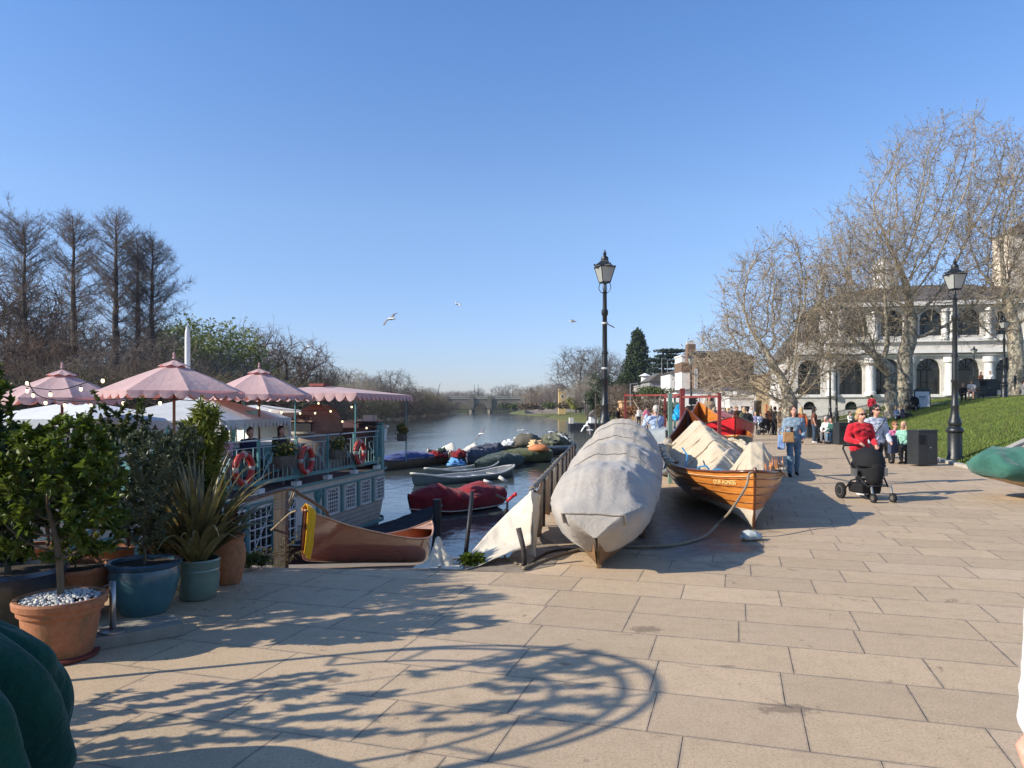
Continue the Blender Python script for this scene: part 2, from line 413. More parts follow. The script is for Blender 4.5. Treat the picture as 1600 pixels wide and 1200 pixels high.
def stonewall_mat(name, c1, c2, bw=.6, bh=.25):
    t = NT(name); s = t.sep(t.tc.outputs['Object']); u = t.math('ADD', s[0], s[1])
    br = t.n.new('ShaderNodeTexBrick'); t.l.new(t.comb(u, s[2]), br.inputs['Vector'])
    br.inputs['Scale'].default_value = 1; br.inputs['Brick Width'].default_value = bw; br.inputs['Row Height'].default_value = bh
    br.inputs['Mortar Size'].default_value = .012; br.inputs['Color1'].default_value = (*c1, 1); br.inputs['Color2'].default_value = (*c2, 1)
    br.inputs['Mortar'].default_value = (*[x*.55 for x in c1], 1)
    n = t.noise(t.tc.outputs['Object'], 3, 6, .7)
    col = t.mix(t.ramp(n, .4, .7, 0, .5), br.outputs['Color'], tuple(x*.5 for x in c1))
    t.bump(n, .4, .02); return t.out(col, .9)
def water_mat():
    t = NT('river_water'); O = t.mapping(scale=(1, .55, 1))
    n1 = t.noise(O, 2.1, 4, .6, .6); n2 = t.noise(O, .22, 3, .5); n3 = t.noise(O, 6.5, 3, .5)
    h = t.math('ADD', t.math('ADD', t.math('MULTIPLY', n1, .5), t.math('MULTIPLY', n2, 1.5)), t.math('MULTIPLY', n3, .10))
    t.bump(h, .12, .42)
    c = t.mix(t.ramp(n2, .4, .6), (.050, .062, .058), (.065, .078, .070))
    t.b.inputs['IOR'].default_value = 1.33; t.b.inputs['Specular IOR Level'].default_value = .5
    return t.out(c, .07)
PAVE = paving_mat()
M_LAWN = grass_mat('lawn_grass', (.060, .090, .018), (.135, .165, .032), (.20, .175, .075))
M_BANK = grass_mat('bank_grass', (.050, .065, .018), (.085, .10, .030), (.10, .082, .045))
M_QWALL = stonewall_mat('quay_stone', (.17, .155, .13), (.13, .125, .10))
M_CONC = mat('worn_concrete', (.25, .20, .145), .9, .35, 5, .5, 60)
M_STONE = mat('kerb_stone', (.42, .39, .33), .85, .2, 8, .3, 50)
# land: top polygon with walls down into the water
RB = [(-.04, 8.36), (1.30, 18.5), (3.6, 30), (10, 60), (19.5, 120), (27, 175), (31, 231), (25, 355), (9, 515), (10, 660), (60, 720), (400, 900), (3200, 3200)]
LAND = [(-14, -40), (-6.6, 2.0), (-4.7, 6.3), (-3.50, 7.96), (-.88, 7.70), (-.86, 8.40)]+RB+[(3200, -40)]
def land(name, poly, z, m, wall_m, depth=5.):
    mb = MB(); n = len(poly); mb.add([(x, y, z) for x, y in poly], [tuple(range(n))])
    o = struct(mb.build(name, m)); 
    wb = MB()
    for i in range(n):
        a = poly[i]; b = poly[(i+1) % n]
        if max(abs(a[0]), abs(b[0]), abs(a[1]), abs(b[1])) > 2500: continue
        wb.quad((a[0], a[1], z-.006), (b[0], b[1], z-.006), (b[0], b[1], z-depth), (a[0], a[1], z-depth))
    if wall_m: q = wb.build(name+'_edge', wall_m, o)
    return o
land('ground', LAND, -.008, M_BANK, None)
wb = MB()
for i in range(len(LAND)-1):
    a = LAND[i]; b = LAND[i+1]
    if b[1] > 2500: continue
    wb.quad((a[0], a[1], -.004), (b[0], b[1], -.004), (b[0], b[1], -5), (a[0], a[1], -5))
tag(wb.build('quay_wall', M_QWALL), 'stone retaining wall holding the riverside pavement above the water', 'wall')
pv = [(-14, -40), (-6.6, 2.0), (-4.7, 6.3), (-3.50, 7.96), (-.88, 7.70), (-.86, 8.40)]+RB[:6]+[(90, 175), (90, -40)]
struct(MB().add([(x, y, 0) for x, y in pv], [tuple(range(len(pv)))]).build('pavement', PAVE))
# rough concrete apron by the rail, slipway
ap = [(-.86, 7.70), (.10, 7.62), (.45, 7.95), (.62, 8.9), (.28, 10.2), (.06, 8.8), (-.04, 8.37), (-.84, 8.38)]
struct(MB().prism(ap, -.02, .005).build('concrete_apron', M_CONC))
sl = MB(); N = 24
for i in range(N):
    y0, y1 = 7.6+i*.65, 7.6+(i+1)*.65
    z0, z1 = -.2*(y0-7.85)-.02, -.2*(y1-7.85)-.02
    if i == 0: z0 = -.02
    sl.quad((-4.6+.21*(y0-7.8), y0, z0), (0.2+.13*(y0-8), y0, z0), (0.2+.13*(y1-8), y1, z1), (-4.6+.21*(y1-7.8), y1, z1))
struct(sl.build('slipway', M_CONC))
# retaining strip on the left of the slip (weedy ground the posts stand on)
# river
struct(MB().quad((-3500, -400, WZ), (3500, -400, WZ), (3500, 3500, WZ), (-3500, 3500, WZ)).build('river_water', water_mat()))
# far banks
LB = [(-34, -40), (-36, 40), (-44, 100), (-52, 220), (-59, 400), (-54, 560), (-70, 700), (-400, 900), (-3200, 3200), (-3200, -40)]
o = land('far_bank', [(x-4, y) for x, y in LB], -.9, M_BANK, None)
sb = MB()
for a, b in zip(LB[:7], LB[1:8]):
    sb.quad((a[0]+1.5, a[1], WZ-.3), (b[0]+1.5, b[1], WZ-.3), (b[0]-4, b[1], -.9), (a[0]-4, a[1], -.9))
struct(sb.build('bank_slope', M_BANK))
sb = MB()
we = [(20.5, 125), (19, 175), (17, 231), (12, 355), (-3, 512), (2, 660)]; te = [(19.5, 120), (27, 175), (31, 231), (25, 355), (9, 515), (10, 660)]
for i in range(5):
    K = 8
    for k in range(K):
        f0, f1 = k/K, (k+1)/K
        P = lambda a, b, f: (lerp(a[0], b[0], f), lerp(a[1], b[1], f), lerp(WZ-.2, -.01, f**.7))
        sb.quad(P(we[i], te[i], f0), P(we[i+1], te[i+1], f0), P(we[i+1], te[i+1], f1), P(we[i], te[i], f1))
struct(sb.build('marsh_bank', grass_mat('marsh_grass', (.085, .105, .03), (.13, .145, .045), (.15, .12, .06)), smooth=True))
land('far_land', [(-110, 690), (120, 705), (900, 2600), (-900, 2600)], -.5, M_BANK, M_BANK)

# lawn on the right, rising away from the promenade
def lawn_s(x, y): return (x-12.7-.306*(y-20.5))*.957
def lawnz(x, y):
    s = lawn_s(x, y)
    if s <= 0: return 0.
    z = .27*min(s, 8.5)+.075*max(0, s-8.5)
    z = z-.25*math.exp(-((s-8.5)/1.5)**2)*.5
    return max(0, z*sm(s/1.2)**.5)+.05*noise.noise(Vector((x*.5, y*.5, 0)))*sm(s/2)
lv = []; ND, NS = 100, 60
for i in range(ND+1):
    d = 95*(i/ND)**1.3
    for j in range(NS+1):
        s = 70*(j/NS)**1.6
        x = 12.7+.306*d+.8*s; y = 20.5+d+.6*s
        lv.append((x, y, lawnz(x, y)+.012))
lq = [(i*(NS+1)+j, i*(NS+1)+j+1, (i+1)*(NS+1)+j+1, (i+1)*(NS+1)+j) for i in range(ND) for j in range(NS)]
struct(npmesh('lawn', lv, lq, M_LAWN, smooth=True))
# paved ramp between the flat pavement and the front edge of the lawn
rv = []
for j in range(40):
    s = 40*(j/39)**1.3; x0 = 12.7+.8*s; y0 = 20.5+.6*s; z0 = lawnz(x0, y0)
    for k in range(8):
        f = k/7; rv.append((x0+.6*7*f, y0-.8*7*f, z0*(1-sm(f))+.004))
rq = [(j*8+k, j*8+k+1, (j+1)*8+k+1, (j+1)*8+k) for j in range(39) for k in range(7)]
struct(npmesh('ramp_pavement', rv, rq, PAVE, smooth=True))
# kerb along both lawn edges
kb = MB(); pts = []
for j in range(26): s = 30*(1-j/25); x = 12.7+.8*s; y = 20.5+.6*s; pts.append((x, y, lawnz(x, y)))
for j in range(1, 60): d = 80*(j/59); pts.append((12.7+.306*d, 20.5+d, 0))
secs = []
for i, p in enumerate(pts):
    a = Vector(pts[max(i-1, 0)]); b = Vector(pts[min(i+1, len(pts)-1)]); d = (b-a).normalized(); n_ = Vector((-d.y, d.x, 0))
    P = Vector(p); secs.append([P-n_*.09+Vector((0, 0, -.05)), P-n_*.09+Vector((0, 0, .09)), P+n_*.09+Vector((0, 0, .085)), P+n_*.09+Vector((0, 0, -.05))])
kb.loft(secs, closed=True, cap=True); struct(kb.build('lawn_kerb', M_STONE, smooth='auto'))
# stone path across the lawn
pb = []
PP = [(28.2, 64), (29.2, 60), (30.1, 54), (32.0, 50.5), (37, 48.5), (46, 47), (58, 46)]
for i, (x, y) in enumerate(PP):
    a = PP[max(i-1, 0)]; b = PP[min(i+1, len(PP)-1)]; d = Vector((b[0]-a[0], b[1]-a[1], 0)).normalized(); n_ = Vector((-d.y, d.x, 0))
    pb.append([Vector((x, y, 0))+n_*k for k in (-.45, -.2, .2, .45)])
pl = []
for q in pb: pl.append([Vector((p.x, p.y, lawnz(p.x, p.y)+.06)) for p in q])
struct(MB().loft(pl).build('lawn_path', M_STONE, smooth=True))
# grass blades on the near lawn
def blades(name, n, xyz, h, wd, m, seed=1):
    rs = np.random.RandomState(seed); V = np.zeros((n, 3, 3)); 
    for i in range(n):
        x, y, z = xyz(rs); a = rs.rand()*6.28; hh = h*(.5+rs.rand()); t = rs.rand(2)*.8-.4
        V[i, 0] = (x-math.cos(a)*wd, y-math.sin(a)*wd, z); V[i, 1] = (x+math.cos(a)*wd, y+math.sin(a)*wd, z); V[i, 2] = (x+t[0]*hh, y+t[1]*hh, z+hh)
    return npmesh(name, V.reshape(-1, 3), None, m, tris=np.arange(3*n).reshape(-1, 3))
def _lx(rs):
    while 1:
        d = 32*rs.rand()**1.6; s = 16*rs.rand()**1.2; x = 12.75+.306*d+.8*s; y = 20.5+d+.6*s
        return x, y, lawnz(x, y)
struct(blades('lawn_grass_blades', 42000, _lx, .075, .014, mat('blade', (.085, .16, .025), .8, .5, 2, trans=.2, col2=(.21, .25, .05))), 'stuff')
# ================================================================ TREES
def colonize(att, root, trunk_h, step, infl, kill, iters=90, up=.05, seed=1, lean=(0, 0)):
    "space colonisation; returns nodes, parents"
    rs = np.random.RandomState(seed)
    nodes = [np.array(root, float)]; par = [-1]
    k = max(2, int(trunk_h/step))
    for i in range(1, k+1):
        p = nodes[-1]+np.array([lean[0]*step/trunk_h+rs.randn()*.03*step, lean[1]*step/trunk_h+rs.randn()*.03*step, step]); nodes.append(p); par.append(len(nodes)-2)
    A = np.array(att, float); alive = np.ones(len(A), bool)
    N = np.array(nodes); D = np.linalg.norm(A[:, None]-N[None], axis=2); near = D.argmin(1); nd = D.min(1)
    for it in range(iters):
        act = alive & (nd < infl)
        if not act.any():
            if it == 0 or not alive.any():
                if not alive.any(): break
            j = np.where(alive)[0]
            if len(j) < len(A)*.02: break
            act = np.zeros(len(A), bool); act[j[nd[j].argmin()]] = True
        idx = near[act]; vec = A[act]-N[idx]; vec /= np.linalg.norm(vec, axis=1)[:, None]+1e-9
        u, inv = np.unique(idx, return_inverse=True); S = np.zeros((len(u), 3)); np.add.at(S, inv, vec)
        S[:, 2] += up; S += rs.randn(*S.shape)*.12
        S /= np.linalg.norm(S, axis=1)[:, None]+1e-9
        new = N[u]+S*step; o = len(N)
        N = np.vstack([N, new]); par.extend(u.tolist())
        D = np.linalg.norm(A[alive][:, None]-new[None], axis=2); m = D.min(1); am = D.argmin(1)
        ai = np.where(alive)[0]; b = m < nd[ai]; near[ai[b]] = o+am[b]; nd[ai[b]] = m[b]
        alive &= nd > kill
        if len(N) > 9000: break
    return N, np.array(par)
def radii(N, par, rtip, expo=2.3):
    n = len(N); acc = np.zeros(n); kids = np.zeros(n, int)
    for i in range(n-1, 0, -1):
        if kids[i] == 0: acc[i] = rtip**expo
        acc[par[i]] += acc[i]; kids[par[i]] += 1
    if kids[0] == 0: acc[0] = rtip**expo
    return acc**(1/expo), kids
def skin_tubes(chains):
    "chains: list of (pts Nx3, radii, sides) -> verts, quads"
    V = []; Q = []; o = 0
    for P, r, k in chains:
        P = np.asarray(P, float); m = len(P)
        T = np.zeros_like(P); T[1:-1] = P[2:]-P[:-2]; T[0] = P[1]-P[0]; T[-1] = P[-1]-P[-2]
        T /= np.linalg.norm(T, axis=1)[:, None]+1e-9
        ref = np.where(np.abs(T[:, 2:3]) < .9, np.array([[0, 0, 1.]]), np.array([[1., 0, 0]])); 
        if m > 2: ref = np.repeat(ref[m//2:m//2+1], m, 0)
        U = np.cross(T, ref); U /= np.linalg.norm(U, axis=1)[:, None]+1e-9; W = np.cross(T, U)
        a = np.arange(k)*2*PI/k
        ring = P[:, None]+(U[:, None]*np.cos(a)[None, :, None]+W[:, None]*np.sin(a)[None, :, None])*np.asarray(r)[:, None, None]
        V.append(ring.reshape(-1, 3))
        i = np.arange(m-1)[:, None]*k+np.arange(k)[None]; j = np.arange(m-1)[:, None]*k+(np.arange(k)[None]+1) % k
        Q.append(np.stack([i, j, j+k, i+k], -1).reshape(-1, 4)+o); o += m*k
    return np.vstack(V), np.vstack(Q)
def chains_from(N, par, r, kids, rmin=0.):
    ch = [[] for _ in N]
    for i in range(1, len(N)): ch[par[i]].append(i)
    out = []; stack = [(0, None)]
    while stack:
        s, pr = stack.pop(); c = [s] if pr is None else [pr, s]; cur = s
        while ch[cur]:
            k = max(ch[cur], key=lambda q: r[q])
            for q in ch[cur]:
                if q != k: stack.append((q, cur))
            c.append(k); cur = k
        out.append(c)
    return out
def leaf_cards(P, size, rs, elong=1.0):
    n = len(P); d = rs.randn(n, 3); d /= np.linalg.norm(d, axis=1)[:, None]; e = np.cross(d, rs.randn(n, 3)); e /= np.linalg.norm(e, axis=1)[:, None]
    s = size*(.5+rs.rand(n, 1)); a = d*s*elong; b = e*s*.5
    V = np.stack([P-a, P+b, P+a, P-b], 1).reshape(-1, 3); return V, np.arange(4*n).reshape(-1, 4)
def bare_tree(name, env, trunk_h, r_base, seed=1, natt=2200, step=.6, kill=1.1, infl=5., twigs=3, tl=1.1, tr=.012, bark=None, twigm=None,
              lean=(0, 0), root=(0, 0, 0), leaves=0, leafsize=.1, leafm=None, up=.05, rtip=.02, droop=0., split=.09):
    "env: list of ellipsoids (cx,cy,cz,rx,ry,rz,weight). Returns an Empty with trunk + crown"
    rs = np.random.RandomState(seed); att = []; wts = np.array([e[6] for e in env]); wts = wts/wts.sum()
    for e, wt in zip(env, wts):
        k = int(natt*wt); q = rs.randn(k, 3); q /= np.linalg.norm(q, axis=1)[:, None]; q *= rs.rand(k, 1)**(1/2.6)
        att.append(q*np.array(e[3:6])+np.array(e[:3]))
    att = np.vstack(att)
    N, par = colonize(att, root, trunk_h, step, infl, kill, seed=seed, up=up, lean=lean)
    r, kids = radii(N, par, rtip); r = r*(r_base/r[0])**np.clip((r-rtip)/(r[0]-rtip), 0, 1)
    r[0] *= 1.35; r[1] *= 1.1
    ch = chains_from(N, par, r, kids); thick = []; thin = []
    for c in ch:
        P = N[c].copy(); rr = r[c].copy()
        if len(c) > 1 and c[0] != 0: rr[0] = rr[1]
        rr[-1] *= .6
        if len(P) < 2: continue
        if len(P) > 3: P[1:-1] += rs.randn(len(P)-2, 3)*step*.07
        m = rr.max(); k = 12 if m > .2 else 7 if m > .08 else 5 if m > .045 else 3
        cut = np.where(rr < split)[0]; cut = cut[0] if len(cut) else len(rr)
        if cut >= 2: thick.append((P[:cut+1], rr[:cut+1], k))
        if cut < len(rr)-1: thin.append((P[max(cut, 0):], rr[max(cut, 0):], 3 if m < .06 else 4))
    tips = np.where(r < .07)[0]
    pdir = N-N[np.maximum(par, 0)]
    tw = []; tp = []
    if twigs:
        reps = np.repeat(tips, twigs); n = len(reps)
        d = pdir[reps]/(np.linalg.norm(pdir[reps], axis=1)[:, None]+1e-9)*.8+rs.randn(n, 3)*.65; d[:, 2] += .12-droop; d /= np.linalg.norm(d, axis=1)[:, None]
        L = tl*(.4+rs.rand(n)); p0 = N[reps]; bend = rs.randn(n, 3)*.18; bend[:, 2] -= droop*.6
        p1 = p0+d*L[:, None]*.5; p2 = p1+(d+bend)*L[:, None]*.5
        for i in range(n):
            tw.append((np.array([p0[i], p1[i], p2[i]]), np.array([tr*1.3, tr, tr*.35]), 3))
        # side shoots
        for q in range(2):
            s = p1+(p2-p1)*(rs.rand(n, 1)*.8); dd = d+rs.randn(n, 3)*.7; dd /= np.linalg.norm(dd, axis=1)[:, None]; e = s+dd*(L*.45)[:, None]
            for i in range(n): tw.append((np.array([s[i], e[i]]), np.array([tr*.8, tr*.3]), 3))
            tp.append(e)
        tp.append(p2); tp = np.vstack(tp)
    root_o = thing(name, 'x', 'tree')
    V, Q = skin_tubes(thick); npmesh('trunk', V, Q, bark, root_o, smooth=True)
    V, Q = skin_tubes(thin+tw); cr = npmesh('crown', V, Q, twigm, root_o)
    if leaves:
        sel = tp[rs.randint(0, len(tp), leaves)]+rs.randn(leaves, 3)*.06
        V, Q = leaf_cards(sel, leafsize, rs, .9); npmesh('foliage', V, Q, leafm, root_o)
    return root_o
def plane_bark():
    t = NT('plane_bark'); O = t.mapping(scale=(1, 1, .6)); n = t.noise(O, 3.2, 5, .7, .8); n2 = t.noise(O, 9, 4, .6)
    c = t.mix(t.ramp(n, .45, .52), (.17, .145, .105), (.42, .375, .275)); c = t.mix(t.ramp(n2, .55, .62, 0, .8), c, (.085, .072, .055)); t.bump(n2, .5, .03); return t.out(c, .9)
M_PLANE = plane_bark()
M_TWIG = mat('twig_brown', (.24, .195, .145), .9, .35, 1.5, col2=(.42, .355, .245))
M_TWIGY = mat('twig_grey', (.12, .105, .09), .9, .3, .5, col2=(.19, .165, .135))
M_SEED = mat('seed_brown', (.13, .075, .05), .9, .5, 1.0, col2=(.23, .15, .105))
M_DBARK = mat('dark_bark', (.085, .068, .058), .95, .3, 3, .4, 30)
M_DTWIG = mat('dark_twig', (.17, .135, .112), .95, .3, .6)
M_RTWIG = mat('red_twig', (.13, .085, .062), .95, .35, .3, col2=(.17, .12, .085))
M_BUD = mat('green_bud', (.24, .27, .075), .9, .3, .6, trans=.2)
# --- three big planes on the right -------------------------------------------------
def zat(py, Y): return H-(py-HY)/F*Y
def xat(px, Y): return (px-800)/F*Y
def put(o, x, y, z, label, group=None, cat='tree'):
    o.location = (x, y, z); tag(o, label, cat, group); return o
# A: px 1070-1290, top py 355, Y 45
A = bare_tree('plane_tree', [(-.6, 0, 6.9, 3.9, 3.6, 5.4, 1.3), (-3.4, 0, 4.6, 2.7, 3, 2.8, .6), (2.0, 0, 7.2, 2.3, 3, 3.8, .5), (-1.6, 0, 4.0, 4.2, 3, 1.8, .4)], 2.8, .50, seed=3, natt=2600, step=.42,
              kill=.75, infl=3.5, twigs=5, tl=.95, tr=.012, bark=M_PLANE, twigm=M_TWIG, leaves=4200, leafsize=.055, leafm=M_SEED, rtip=.016)
put(A, xat(1232, 45), 45, -.05, 'spreading bare plane tree with the short thick dark trunk behind the promenade crowd', 'plane trees')
# B: twin trunks px 1392 & 1412, top py 170, Y 52
B = bare_tree('plane_tree', [(2.8, 0, 15.9, 5.8, 4.5, 5.4, 1.2), (-.8, 0, 11.2, 5.4, 4.5, 4.8, 1.2), (4.2, 0, 10.5, 3.0, 4, 6.0, .6), (-3.2, 0, 11.5, 2.6, 3, 4.2, .5)], 4.2, .50, seed=11, natt=3800, step=.5,
              kill=.85, infl=4.5, twigs=3, tl=1.05, tr=.012, bark=M_PLANE, twigm=M_TWIG, leaves=4500, leafsize=.06, leafm=M_SEED, rtip=.017, up=.12)
bx_, by_ = xat(1413, 52), 52
put(B, bx_, by_, lawnz(bx_, by_)-.1, 'tallest bare plane tree with pale mottled trunk standing on the lawn', 'plane trees')
B2 = bare_tree('plane_tree', [(-2.4, 0, 8.0, 3.6, 4, 5.0, 1.2), (-3.2, 0, 5.0, 2.6, 3, 2.0, .3), (-.6, 0, 11, 2.0, 3, 3.2, .4)], 3.4, .42, seed=21, natt=1900, step=.45,
               kill=.8, infl=4., twigs=5, tl=1.0, tr=.012, bark=M_PLANE, twigm=M_TWIG, leaves=2600, leafsize=.055, leafm=M_SEED, rtip=.016)
bx2, by2 = xat(1391, 50), 50
put(B2, bx2, by2, lawnz(bx2, by2)-.1, 'shorter bare plane tree with dark leaning trunk just left of the tallest tree', 'plane trees')
Ct = bare_tree('plane_tree', [(1.6, 0, 11.5, 6.0, 4.5, 6.2, 1.3), (-1.6, 0, 6.8, 2.6, 3, 3.2, .35)], 4., .48, seed=31, natt=2600, step=.5,
               kill=.9, infl=4.5, twigs=4, tl=1.05, tr=.012, bark=M_PLANE, twigm=M_TWIG, leaves=3500, leafsize=.06, leafm=M_SEED, rtip=.017, up=.1)
cx_, cy_ = xat(1588, 50), 50
put(Ct, cx_, cy_, lawnz(cx_, cy_)-.1, 'bare plane tree at the right edge in front of the building corner', 'plane trees')

# --- tall swamp cypresses on the far bank -------------------------------------------
def cypress(h, wr, seed, sparse=1.0, prof=None):
    rs = np.random.RandomState(seed); th = []; tn = []
    n = 40; z = np.linspace(0, h, n); P = np.stack([np.cumsum(rs.randn(n)*.035), np.cumsum(rs.randn(n)*.035), z], 1)
    rr = .55*(1-z/h)**.85*(h/26)+.03; rr[0] *= 1.5; th.append((P, rr, 9))
    prof = prof or [(0.12, .25), (.3, .75), (.5, 1.), (.72, .98), (.9, .72), (1, .2)]
    for i in range(int(150*sparse)):
        t = .13+.86*rs.rand()**.85; zz = t*h; L = wr*interp(prof, t)*(.65+.5*rs.rand()); a = rs.rand()*6.283
        p = np.array([np.interp(zz, z, P[:, 0]), np.interp(zz, z, P[:, 1]), zz]); d = np.array([math.cos(a), math.sin(a), .25+.5*t])
        m = 7; B = [p]; 
        for k in range(m): B.append(B[-1]+(d/np.linalg.norm(d))*L/m+rs.randn(3)*L*.03); d = d+np.array([0, 0, .06])+rs.randn(3)*.05
        B = np.array(B); tn.append((B, np.linspace(.036+.012*L/3, .009, m+1), 3))
        for k in range(int(L*7)):
            u = .15+.85*rs.rand(); q = B[min(m, int(u*m))]+rs.randn(3)*.08; e = d*.35+rs.randn(3)*.5; e[2] += .15; e /= np.linalg.norm(e); l2 = (.35+rs.rand()*.8)
            q2 = q+e*l2; tn.append((np.array([q, q2]), np.array([.013, .007]), 3))
            for w_ in range(3):
                e2 = e+rs.randn(3)*.8; e2 /= np.linalg.norm(e2); q3 = q+(q2-q)*rs.rand(); tn.append((np.array([q3, q3+e2*l2*.6]), np.array([.009, .006]), 3))
    o = thing('cypress_tree', 'x', 'tree'); V, Q = skin_tubes(th); npmesh('trunk', V, Q, M_DBARK, o, smooth=True); V, Q = skin_tubes(tn); npmesh('crown', V, Q, M_DTWIG, o); return o
YC = 88.
for i, (px, top, wr, sd_, dy, lab) in enumerate([(42, 348, 4.8, 1, 2, 'leftmost bare swamp cypress with open spreading top on the far bank'),
        (117, 334, 4.6, 2, 0, 'second tall bare cypress from the left on the far bank'), (180, 329, 4.4, 3, -2, 'tallest bare cypress with a narrow cone crown on the far bank'),
        (216, 368, 3.6, 4, 3, 'slim shorter bare cypress between two taller ones on the far bank'), (243, 372, 4.9, 5, 0, 'rightmost bare cypress with crown leaning out over the river side')]):
    Y = YC+dy; h = zat(top, Y)+1; pr = None
    if i == 0: pr = [(.12, .5), (.4, .9), (.6, .8), (.8, .95), (.93, 1.15), (1, .3)]
    c = cypress(h, wr, 40+sd_, .95, pr); put(c, xat(px, Y), Y, -1.2, lab, 'tall cypresses on the far bank')
# --- generic bare trees and thickets, reused ------------------------------------------
def generic(seed, twigm, bark, h=12, w_=5, natt=700, leaves=0, leafm=None, tr=.02, trunk=.25, twigs=5, tl=1.5):
    return bare_tree('bare_tree', [(0, 0, h*.62, w_, w_, h*.4, 1)], h*trunk, .28*h/12, seed=seed, natt=natt, step=.75, kill=1.25, infl=6, twigs=twigs, tl=tl, tr=tr, bark=bark, twigm=twigm,
                     leaves=leaves, leafsize=.16, leafm=leafm, rtip=.035)
gens = {'dark': generic(51, M_DTWIG, M_DBARK), 'red': generic(52, M_RTWIG, M_DBARK, 11, 5.2), 'grey': generic(53, M_TWIGY, M_DBARK, 13, 5.5),
        'green': generic(54, M_BUD, M_DBARK, 13, 6, leaves=9000, leafm=M_BUD, natt=800), 'brown': generic(55, M_TWIG, M_DBARK, 12, 5.4)}
thk = bare_tree('thicket_bush', [(0, 0, 2.4, 4.2, 3.4, 2.9, 1)], .5, .16, seed=61, natt=700, step=.5, kill=.85, infl=4, twigs=6, tl=1.4, tr=.02, bark=M_DBARK, twigm=M_RTWIG, rtip=.03, droop=.1)
thk2 = bare_tree('thicket_bush', [(0, 0, 2.4, 4.2, 3.4, 2.9, 1)], .5, .16, seed=62, natt=700, step=.5, kill=.85, infl=4, twigs=6, tl=1.4, tr=.02, bark=M_DBARK, twigm=mat('olive_twig', (.19, .165, .09), .95, .3, .5), rtip=.03, droop=.1)
used = set()
def gtree(kind, px, top, Y, z0=-1., wide=1., label=None, group='bare trees on the far bank'):
    src = {'thk': thk, 'thk2': thk2}.get(kind) or gens[kind]
    base_h = 5.4 if kind.startswith('thk') else {'dark': 12.6, 'red': 11.6, 'grey': 13.6, 'green': 13.6, 'brown': 12.6}[kind]
    s = (zat(top, Y)-z0)/base_h
    if kind in used: o = copy_tree(src)
    else: o = src; used.add(kind)
    o.location = (xat(px, Y), Y, z0); o.rotation_euler = (0, 0, random.random()*6.28); o.scale = (s*wide, s*wide, s)
    return tag(o, label, 'bush' if kind.startswith('thk') else 'tree', group)
bank = [('dark', 8, 430, 100, 1.1), ('red', -30, 400, 96, 1.2), ('red', 12, 505, 82, 1.1), ('dark', 75, 470, 104, 1.), ('red', 90, 520, 84, 1.1), ('red', 140, 500, 100, 1.2), ('dark', 165, 540, 80, 1.1), ('red', 205, 525, 104, 1.2),
        ('dark', 262, 520, 84, 1.1), ('green', 316, 497, 102, 1.25), ('green', 286, 512, 120, 1.1), ('dark', 352, 548, 96, 1.2), ('dark', 392, 506, 112, 1.0), ('red', 448, 522, 112, 1.35), ('brown', 425, 545, 124, 1.2), ('red', 474, 550, 120, 1.0),
        ('red', 30, 560, 74, 1.2), ('dark', 120, 560, 76, 1.2), ('red', 240, 560, 80, 1.1), ('red', 180, 566, 76, 1.1), ('dark', 60, 540, 90, 1.2), ('brown', 330, 560, 92, 1.2), ('brown', 380, 566, 98, 1.2),
        ('green', 505, 592, 210, 1.6), ('grey', 520, 575, 200, 1.2), ('brown', 545, 574, 215, 1.2), ('dark', 573, 586, 230, 1.3), ('grey', 612, 580, 240, 1.5), ('grey', 590, 590, 260, 1.3), ('dark', 640, 602, 280, 1.4), ('green', 490, 596, 190, 1.5), ('brown', 560, 592, 190, 1.4)]
adj = {'dark': 'dark bare', 'red': 'reddish bare', 'green': 'budding green', 'brown': 'brown bare', 'grey': 'pale grey bare'}
def where(px):
    return ('behind the leftmost pink parasol' if px < 60 else 'between the tall cypresses above the left parasol' if px < 165 else 'behind the large middle pink parasol' if px < 262 else
            'beside the white mast tip' if px < 340 else 'above the right pink parasol' if px < 420 else 'above the flat pink awning end nearest the parasols' if px < 500 else 'above the flat pink awning' if px < 590 else 'where the far tree line drops to the river')
for k, px, top, Y, wd in bank:
    gtree(k, px, top, Y, wide=wd, label=adj[k]+' tree '+where(px)+(', farther back' if Y > 98 else ', near the water'))
for i, (px, top, Y, wd) in enumerate([(575, 612, 240, 1.5), (605, 610, 260, 1.5), (632, 606, 290, 1.6), (655, 612, 330, 1.6), (672, 618, 370, 1.6), (686, 624, 410, 1.4), (540, 610, 190, 1.5), (510, 610, 150, 1.5), (470, 600, 110, 1.4),
        (620, 622, 235, 1.2), (646, 622, 300, 1.4), (664, 620, 350, 1.6), (596, 620, 210, 1.3), (430, 585, 90, 1.5), (390, 590, 84, 1.5), (345, 590, 80, 1.5), (300, 590, 78, 1.5), (255, 588, 74, 1.5), (210, 588, 74, 1.5), (160, 590, 72, 1.5), (110, 585, 72, 1.5), (60, 585, 70, 1.5), (10, 590, 70, 1.5), (-40, 560, 74, 1.5), (694, 627, 450, 1.4)]):
    gtree('thk' if i % 2 else 'thk2', px, top, Y, z0=-1.6, wide=wd, label='tangled waterside bush '+where(px)+(', reddish' if i % 2 else ', olive brown'), group='bushes along the left bank')
